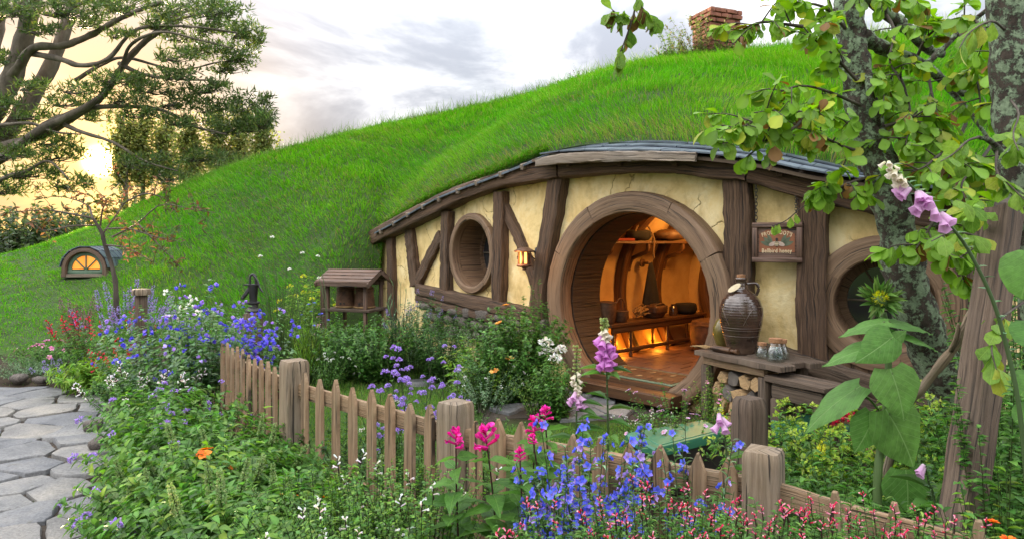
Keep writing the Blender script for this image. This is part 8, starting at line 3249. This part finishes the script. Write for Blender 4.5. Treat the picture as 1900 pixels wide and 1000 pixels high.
# leafy shoots: photo paths at their depth
SHOOTS = [[(1575, 60, 4.1), (1530, 15, 4.0), (1480, 5, 3.9), (1440, -10, 3.8)], [(1590, 150, 4.0), (1548, 105, 3.9), (1510, 72, 3.8), (1490, 50, 3.8)], [(1490, 50, 3.8), (1450, 45, 3.8), (1410, 42, 3.7), (1378, 55, 3.7)], [(1605, 200, 4.0), (1560, 180, 3.9), (1520, 165, 3.8), (1480, 160, 3.7), (1440, 175, 3.7)],
          [(1612, 240, 4.0), (1560, 225, 3.9), (1500, 210, 3.8), (1440, 205, 3.7), (1400, 210, 3.6)], [(1440, 205, 3.7), (1400, 225, 3.6), (1365, 240, 3.55), (1330, 240, 3.5)], [(1604, 285, 4.0), (1560, 270, 3.8), (1520, 250, 3.7), (1490, 240, 3.6)], [(1500, 210, 3.8), (1470, 240, 3.7), (1430, 255, 3.6), (1400, 280, 3.6), (1385, 292, 3.6)],
          [(1640, 320, 4.0), (1590, 335, 3.9), (1560, 346, 3.8), (1535, 358, 3.8), (1515, 368, 3.8)], [(1620, 260, 4.0), (1660, 240, 3.9), (1700, 215, 3.8), (1740, 190, 3.7)], [(1640, 235, 3.95), (1690, 225, 4.0), (1730, 240, 4.0), (1770, 270, 3.9)],
          [(1700, 110, 4.3), (1720, 70, 4.2), (1760, 40, 4.1), (1800, 30, 4.0)], [(1720, 120, 4.4), (1730, 180, 4.2), (1745, 230, 4.0), (1760, 280, 3.9)], [(1780, 60, 4.4), (1800, 110, 4.2), (1815, 160, 4.0), (1820, 210, 3.9)], [(1800, 210, 4.3), (1780, 260, 4.1), (1770, 300, 3.9), (1760, 330, 3.8)], [(1830, 20, 4.3), (1850, 80, 4.0), (1870, 140, 3.8), (1880, 200, 3.6)],
          [(1840, 270, 4.1), (1810, 310, 3.8), (1785, 340, 3.6), (1790, 370, 3.5)], [(1740, 400, 3.7), (1750, 440, 3.5), (1760, 470, 3.4), (1790, 480, 3.3)], [(1740, 400, 3.7), (1720, 430, 3.6), (1700, 460, 3.5)], [(1660, 120, 4.2), (1680, 170, 4.0), (1690, 220, 3.9), (1680, 270, 3.8)], [(1760, 170, 4.4), (1800, 140, 4.2), (1850, 130, 4.0), (1900, 120, 3.8)], [(1870, 330, 4.0), (1880, 370, 3.7), (1860, 410, 3.4)],
          [(1560, -60, 4.2), (1600, -30, 4.0), (1650, -10, 3.8), (1700, 10, 3.7)], [(1640, 20, 4.3), (1660, 60, 4.2), (1650, 110, 4.0), (1670, 150, 3.9)], [(1800, 30, 4.0), (1830, 60, 3.8), (1850, 100, 3.7), (1840, 150, 3.6)], [(1705, 118, 4.3), (1670, 130, 4.1), (1640, 160, 4.0), (1650, 200, 3.9)], [(1770, 270, 3.9), (1740, 290, 3.7), (1715, 310, 3.6), (1690, 320, 3.6)]]
HANG = [[(1190, -60, 3.0), (1182, 0, 3.0), (1172, 40, 3.0), (1160, 75, 3.0), (1148, 105, 3.0), (1143, 125, 3.0)], [(1182, 5, 3.0), (1200, 25, 3.0), (1212, 35, 3.0)], [(1170, 40, 3.0), (1150, 30, 3.0), (1135, 18, 3.0)]]
S_ = np.array([smooth_path(pathpx(q), 12) for q in SHOOTS])
fo_ = Fol()
g_ = np.random.default_rng(31)
fo_.stems(S_, .011, .0035, (.055, .045, .035), 5)
ov_ = np.array([smooth_path(pathpx(q), 12) for q in HANG])
sub_ = []
for j_ in range(len(S_)):
    for q in range(6):
        i_ = int(g_.integers(2, 11))
        e_ = S_[j_, i_] + nrm(unit(1)[0] * np.array([1, .8, .6]) + nrm(S_[j_, i_] - S_[j_, i_ - 1]) * .6) * g_.uniform(.10, .26)
        sub_.append(smooth_path([S_[j_, i_], (S_[j_, i_] + e_) / 2 + [0, 0, .02], e_], 12))
sub_ = np.array(sub_)
fo_.stems(sub_, .0045, .002, (.06, .05, .035), 4)
fo_.build('shoots', MATS['bark'], rt, True, 0)


tg_l = smooth_path(pathpx([(1520, 366, 3.8), (1485, 388, 3.8), (1458, 410, 3.8), (1432, 420, 3.8)]), 12)
b_ = MB()
tube(b_, tg_l, .003, 5)
b_.build('shoot', MATS['bark'], rt, True, 0)
for q_, (f_, dx_, L_) in enumerate(((9, -.03, .062), (10, -.005, .058), (11, .012, .05), (6, -.008, .06), (5, .02, .062))):
    leaf_obj('obovate', 'tree_leaf', rt, tg_l[f_], (dx_ * 12, -.25, -1.0), (.2 * (q_ % 3 - 1), -1, .3), L_)


def leaf_sites(S, g, per, t0):
    p, tg, t, i = along(S, g, per, t0, 1.0)
    n = len(p)
    sd = unit(n)
    d = nrm(tg * .5 + sd * .75 + np.array([0, 0, -.55]))
    up = nrm(np.array([0, -.35, .8]) + g.normal(scale=.35, size=(n, 3)))
    return p, d, up


pa_, da_, ua_ = leaf_sites(sub_, g_, 11, .3)
pb2, db2, ub2 = leaf_sites(S_, g_, 15, .25)
pa_, da_, ua_ = np.vstack([pa_, pb2]), np.vstack([da_, db2]), np.vstack([ua_, ub2])
o_ = g_.permutation(len(pa_))
fo_ = Fol()
far_ = []
for q, i_ in enumerate(o_):
    L_ = g_.uniform(.055, .112)
    u_ = g_.random()
    m_ = 'tree_leaf' if u_ < .84 else ('tree_leaf_yellow' if u_ < .95 else 'tree_leaf_brown')
    if q < 290:
        leaf_obj('obovate', m_, rt, pa_[i_], da_[i_], ua_[i_], L_, L_ * g_.uniform(.85, 1.1))
    else:
        far_.append((i_, L_, m_))
ii_ = np.array([f[0] for f in far_])
LL_ = np.array([f[1] for f in far_])
cc2 = np.array([{'tree_leaf': (.16, .30, .03), 'tree_leaf_yellow': (.33, .38, .04), 'tree_leaf_brown': (.19, .095, .025)}[f[2]] for f in far_]) * g_.uniform(.7, 1.3, (len(far_), 1))
fo_.leaves('obov', pa_[ii_], da_[ii_], ua_[ii_], LL_, LL_ * .68, cc2)
lf_ = fo_.build('leaves', MATS['leaf'], rt, True, 0)
lf_['kind'] = 'stuff'

# a drooping branch hanging into the top of the view
hb = thing('hanging_branch', tuple(ov_[0][0]), 'leafy branch tip hanging down into the sky above the ridge', 'branch')
fo_ = Fol()
fo_.stems(ov_, .006, .002, (.055, .045, .035), 5)
fo_.build('twig', MATS['bark'], hb, True, 0)
pp2, dd2, uu2 = leaf_sites(ov_, g_, 20, .15)
for i_ in range(len(pp2)):
    dd2[i_, 2] -= .6
    leaf_obj('obovate', 'tree_leaf' if g_.random() < .9 else 'tree_leaf_brown', hb, pp2[i_], nrm(dd2[i_]), uu2[i_], g_.uniform(.055, .085))

# second trunk at the right edge with a big lobed leaf of a vine
t2 = thing('mossy_tree', (P(1905, 0, 3.0)[0], 3.0, 0), 'second trunk with a knobbly bole and grey lichen at the right edge', 'tree')
b_ = MB()
K3 = 3.0 / F
limb(b_, [(P(1985, 0, 3.1)[0], 3.1, -.1)] + pathpx([(1975, 820, 3.1), (1950, 640, 3.05), (1925, 480, 3.0), (1905, 380, 3.0), (1890, 270, 3.0), (1880, 140, 3.0), (1868, 0, 3.0), (1858, -140, 3.0)]), 46 * K3, 31 * K3, 14, 50)
b_.build('trunk', MATS['lichen_bark'], t2, True, 0)
b_ = MB()
cushion_blob(b_, P(1868, 400, 2.92), (.045, .05, .075), None, .8, wob=.12, seed=3)
b_.build('knot', MATS['bark'], t2, True, 0)
b_ = MB()
limb(b_, pathpx([(1890, 300, 3.0), (1860, 285, 2.9), (1838, 262, 2.8), (1815, 255, 2.75)]), 9 * K3, 3 * K3, 7)
b_.build('limb', MATS['lichen_bark'], t2, True, 0)
S2_ = np.array([smooth_path(pathpx(q), 12) for q in ([(1815, 255, 2.75), (1795, 262, 2.7), (1770, 285, 2.65), (1745, 300, 2.6)], [(1850, 280, 2.85), (1850, 320, 2.7), (1880, 350, 2.6), (1910, 380, 2.5)], [(1868, 60, 3.0), (1840, 40, 2.8), (1800, 60, 2.7), (1780, 90, 2.6)], [(1870, 180, 3.0), (1890, 210, 2.8), (1880, 250, 2.6), (1890, 280, 2.5)], [(1880, 480, 2.75), (1815, 440, 2.6), (1765, 432, 2.5), (1728, 448, 2.45)], [(1870, 420, 2.8), (1830, 400, 2.7), (1800, 385, 2.6), (1775, 370, 2.5)], [(1900, 560, 2.7), (1860, 590, 2.5), (1840, 640, 2.4), (1850, 690, 2.35)])])
fo_ = Fol()
fo_.stems(S2_, .006, .002, (.055, .045, .035), 5)
fo_.build('shoots', MATS['bark'], t2, True, 0)
pp2, dd2, uu2 = leaf_sites(S2_, g_, 15, .3)
for i_ in range(len(pp2)):
    leaf_obj('obovate', 'tree_leaf' if g_.random() < .8 else 'tree_leaf_yellow', t2, pp2[i_], dd2[i_], uu2[i_], g_.uniform(.06, .09))
vn = thing('broad_leaved_vine', (P(1900, 0, 2.1)[0], 2.1, 0), 'vine with one large dark toothed leaf at the right edge', 'vine')
b_ = MB()
tube(b_, smooth_path([(P(1940, 0, 2.2)[0], 2.2, 0), P(1935, 760, 2.15), P(1925, 560, 2.1), P(1905, 470, 2.1)], 20), .006, 6, (.08, .12, .04))
b_.build('stem', MATS['leaf'], vn, True, 0)
for (px_, py_), L_, dr_, up_ in (((1912, 470), .15, (-.35, -.35, -.7), (-.3, -1, .35)), ((1925, 600), .12, (-.6, -.5, -.3), (-.2, -.6, .8)), ((1925, 700), .10, (-.8, -.4, -.4), (0, -.6, .8)), ((1930, 760), .09, (-.9, -.2, -.2), (0, -.6, .8))):
    leaf_obj('round', 'salvia_leaf', vn, P(px_, py_, 2.1), np.array(dr_), np.array(up_), L_)

# leaning timber prop and the grey branch propped across it
b_ = MB()
q0_, q1_ = P(1768, 1080, 2.25), P(1862, 395, 2.75)
pth_ = q0_ + (q1_ - q0_) * np.linspace(-.12, 1, 14)[:, None]
sweep(b_, pth_, (.35, -.93, .1), .118, .10, RP, jit=.0025, uvoff=2.0)
b_.top('leaning_timber', MATS['old_wood'], 'thick grey timber leaning up from the fence to the right edge tree', 'timber')
b_ = MB()
pb_ = pathpx([(1600, 900, 3.3), (1668, 790, 3.1), (1715, 715, 3.0), (1770, 645, 2.9), (1800, 590, 2.8), (1850, 500, 2.75), (1885, 430, 2.7)])
pb_[0][2] = 0.0
limb(b_, pb_, .022, .016, 8, 40, .1)
limb(b_, pathpx([(1765, 650, 2.9), (1775, 622, 2.85), (1778, 600, 2.83)]), .012, .006, 6)
b_.top('propped_branch', MATS['post_wood'], 'bare grey branch slanting across below the lichened trunk', 'branch', sharp=0)
# old hanging rope and board fragment on the right bank
b_ = MB()
bc_ = P(1835, 330, 4.4)
bar(b_, bc_ - np.array([.18, 0, .02]), bc_ + np.array([.18, 0, .03]), .20, .05, (0, 1, 0), jit=.004)
brd = b_.top('rope_bound_board', MATS['hive_wood'], 'rough brown board bound with rope among the leaves at the right', 'board')
b_ = MB()
for s_ in (-1, 1):
    tube(b_, smooth_path([bc_ + [s_ * .15, -.05, .13], bc_ + [s_ * .17, -.07, 0], bc_ + [s_ * .15, -.05, -.13], bc_ + [s_ * .16, .05, -.13], bc_ + [s_ * .16, .05, .13], bc_ + [s_ * .15, -.05, .13]], 24), .014, 6)
b_.build('rope', MATS['rope'], brd)
b_ = MB()
ax_ = P(1838, 395, 4.45)
bar(b_, np.array([ax_[0], ax_[1], -.1]), np.array([bc_[0], ax_[1], bc_[2] + .1]), .12, .12, (1, 0, 0), jit=.004)
b_.build('upright', MATS['old_wood'], brd)
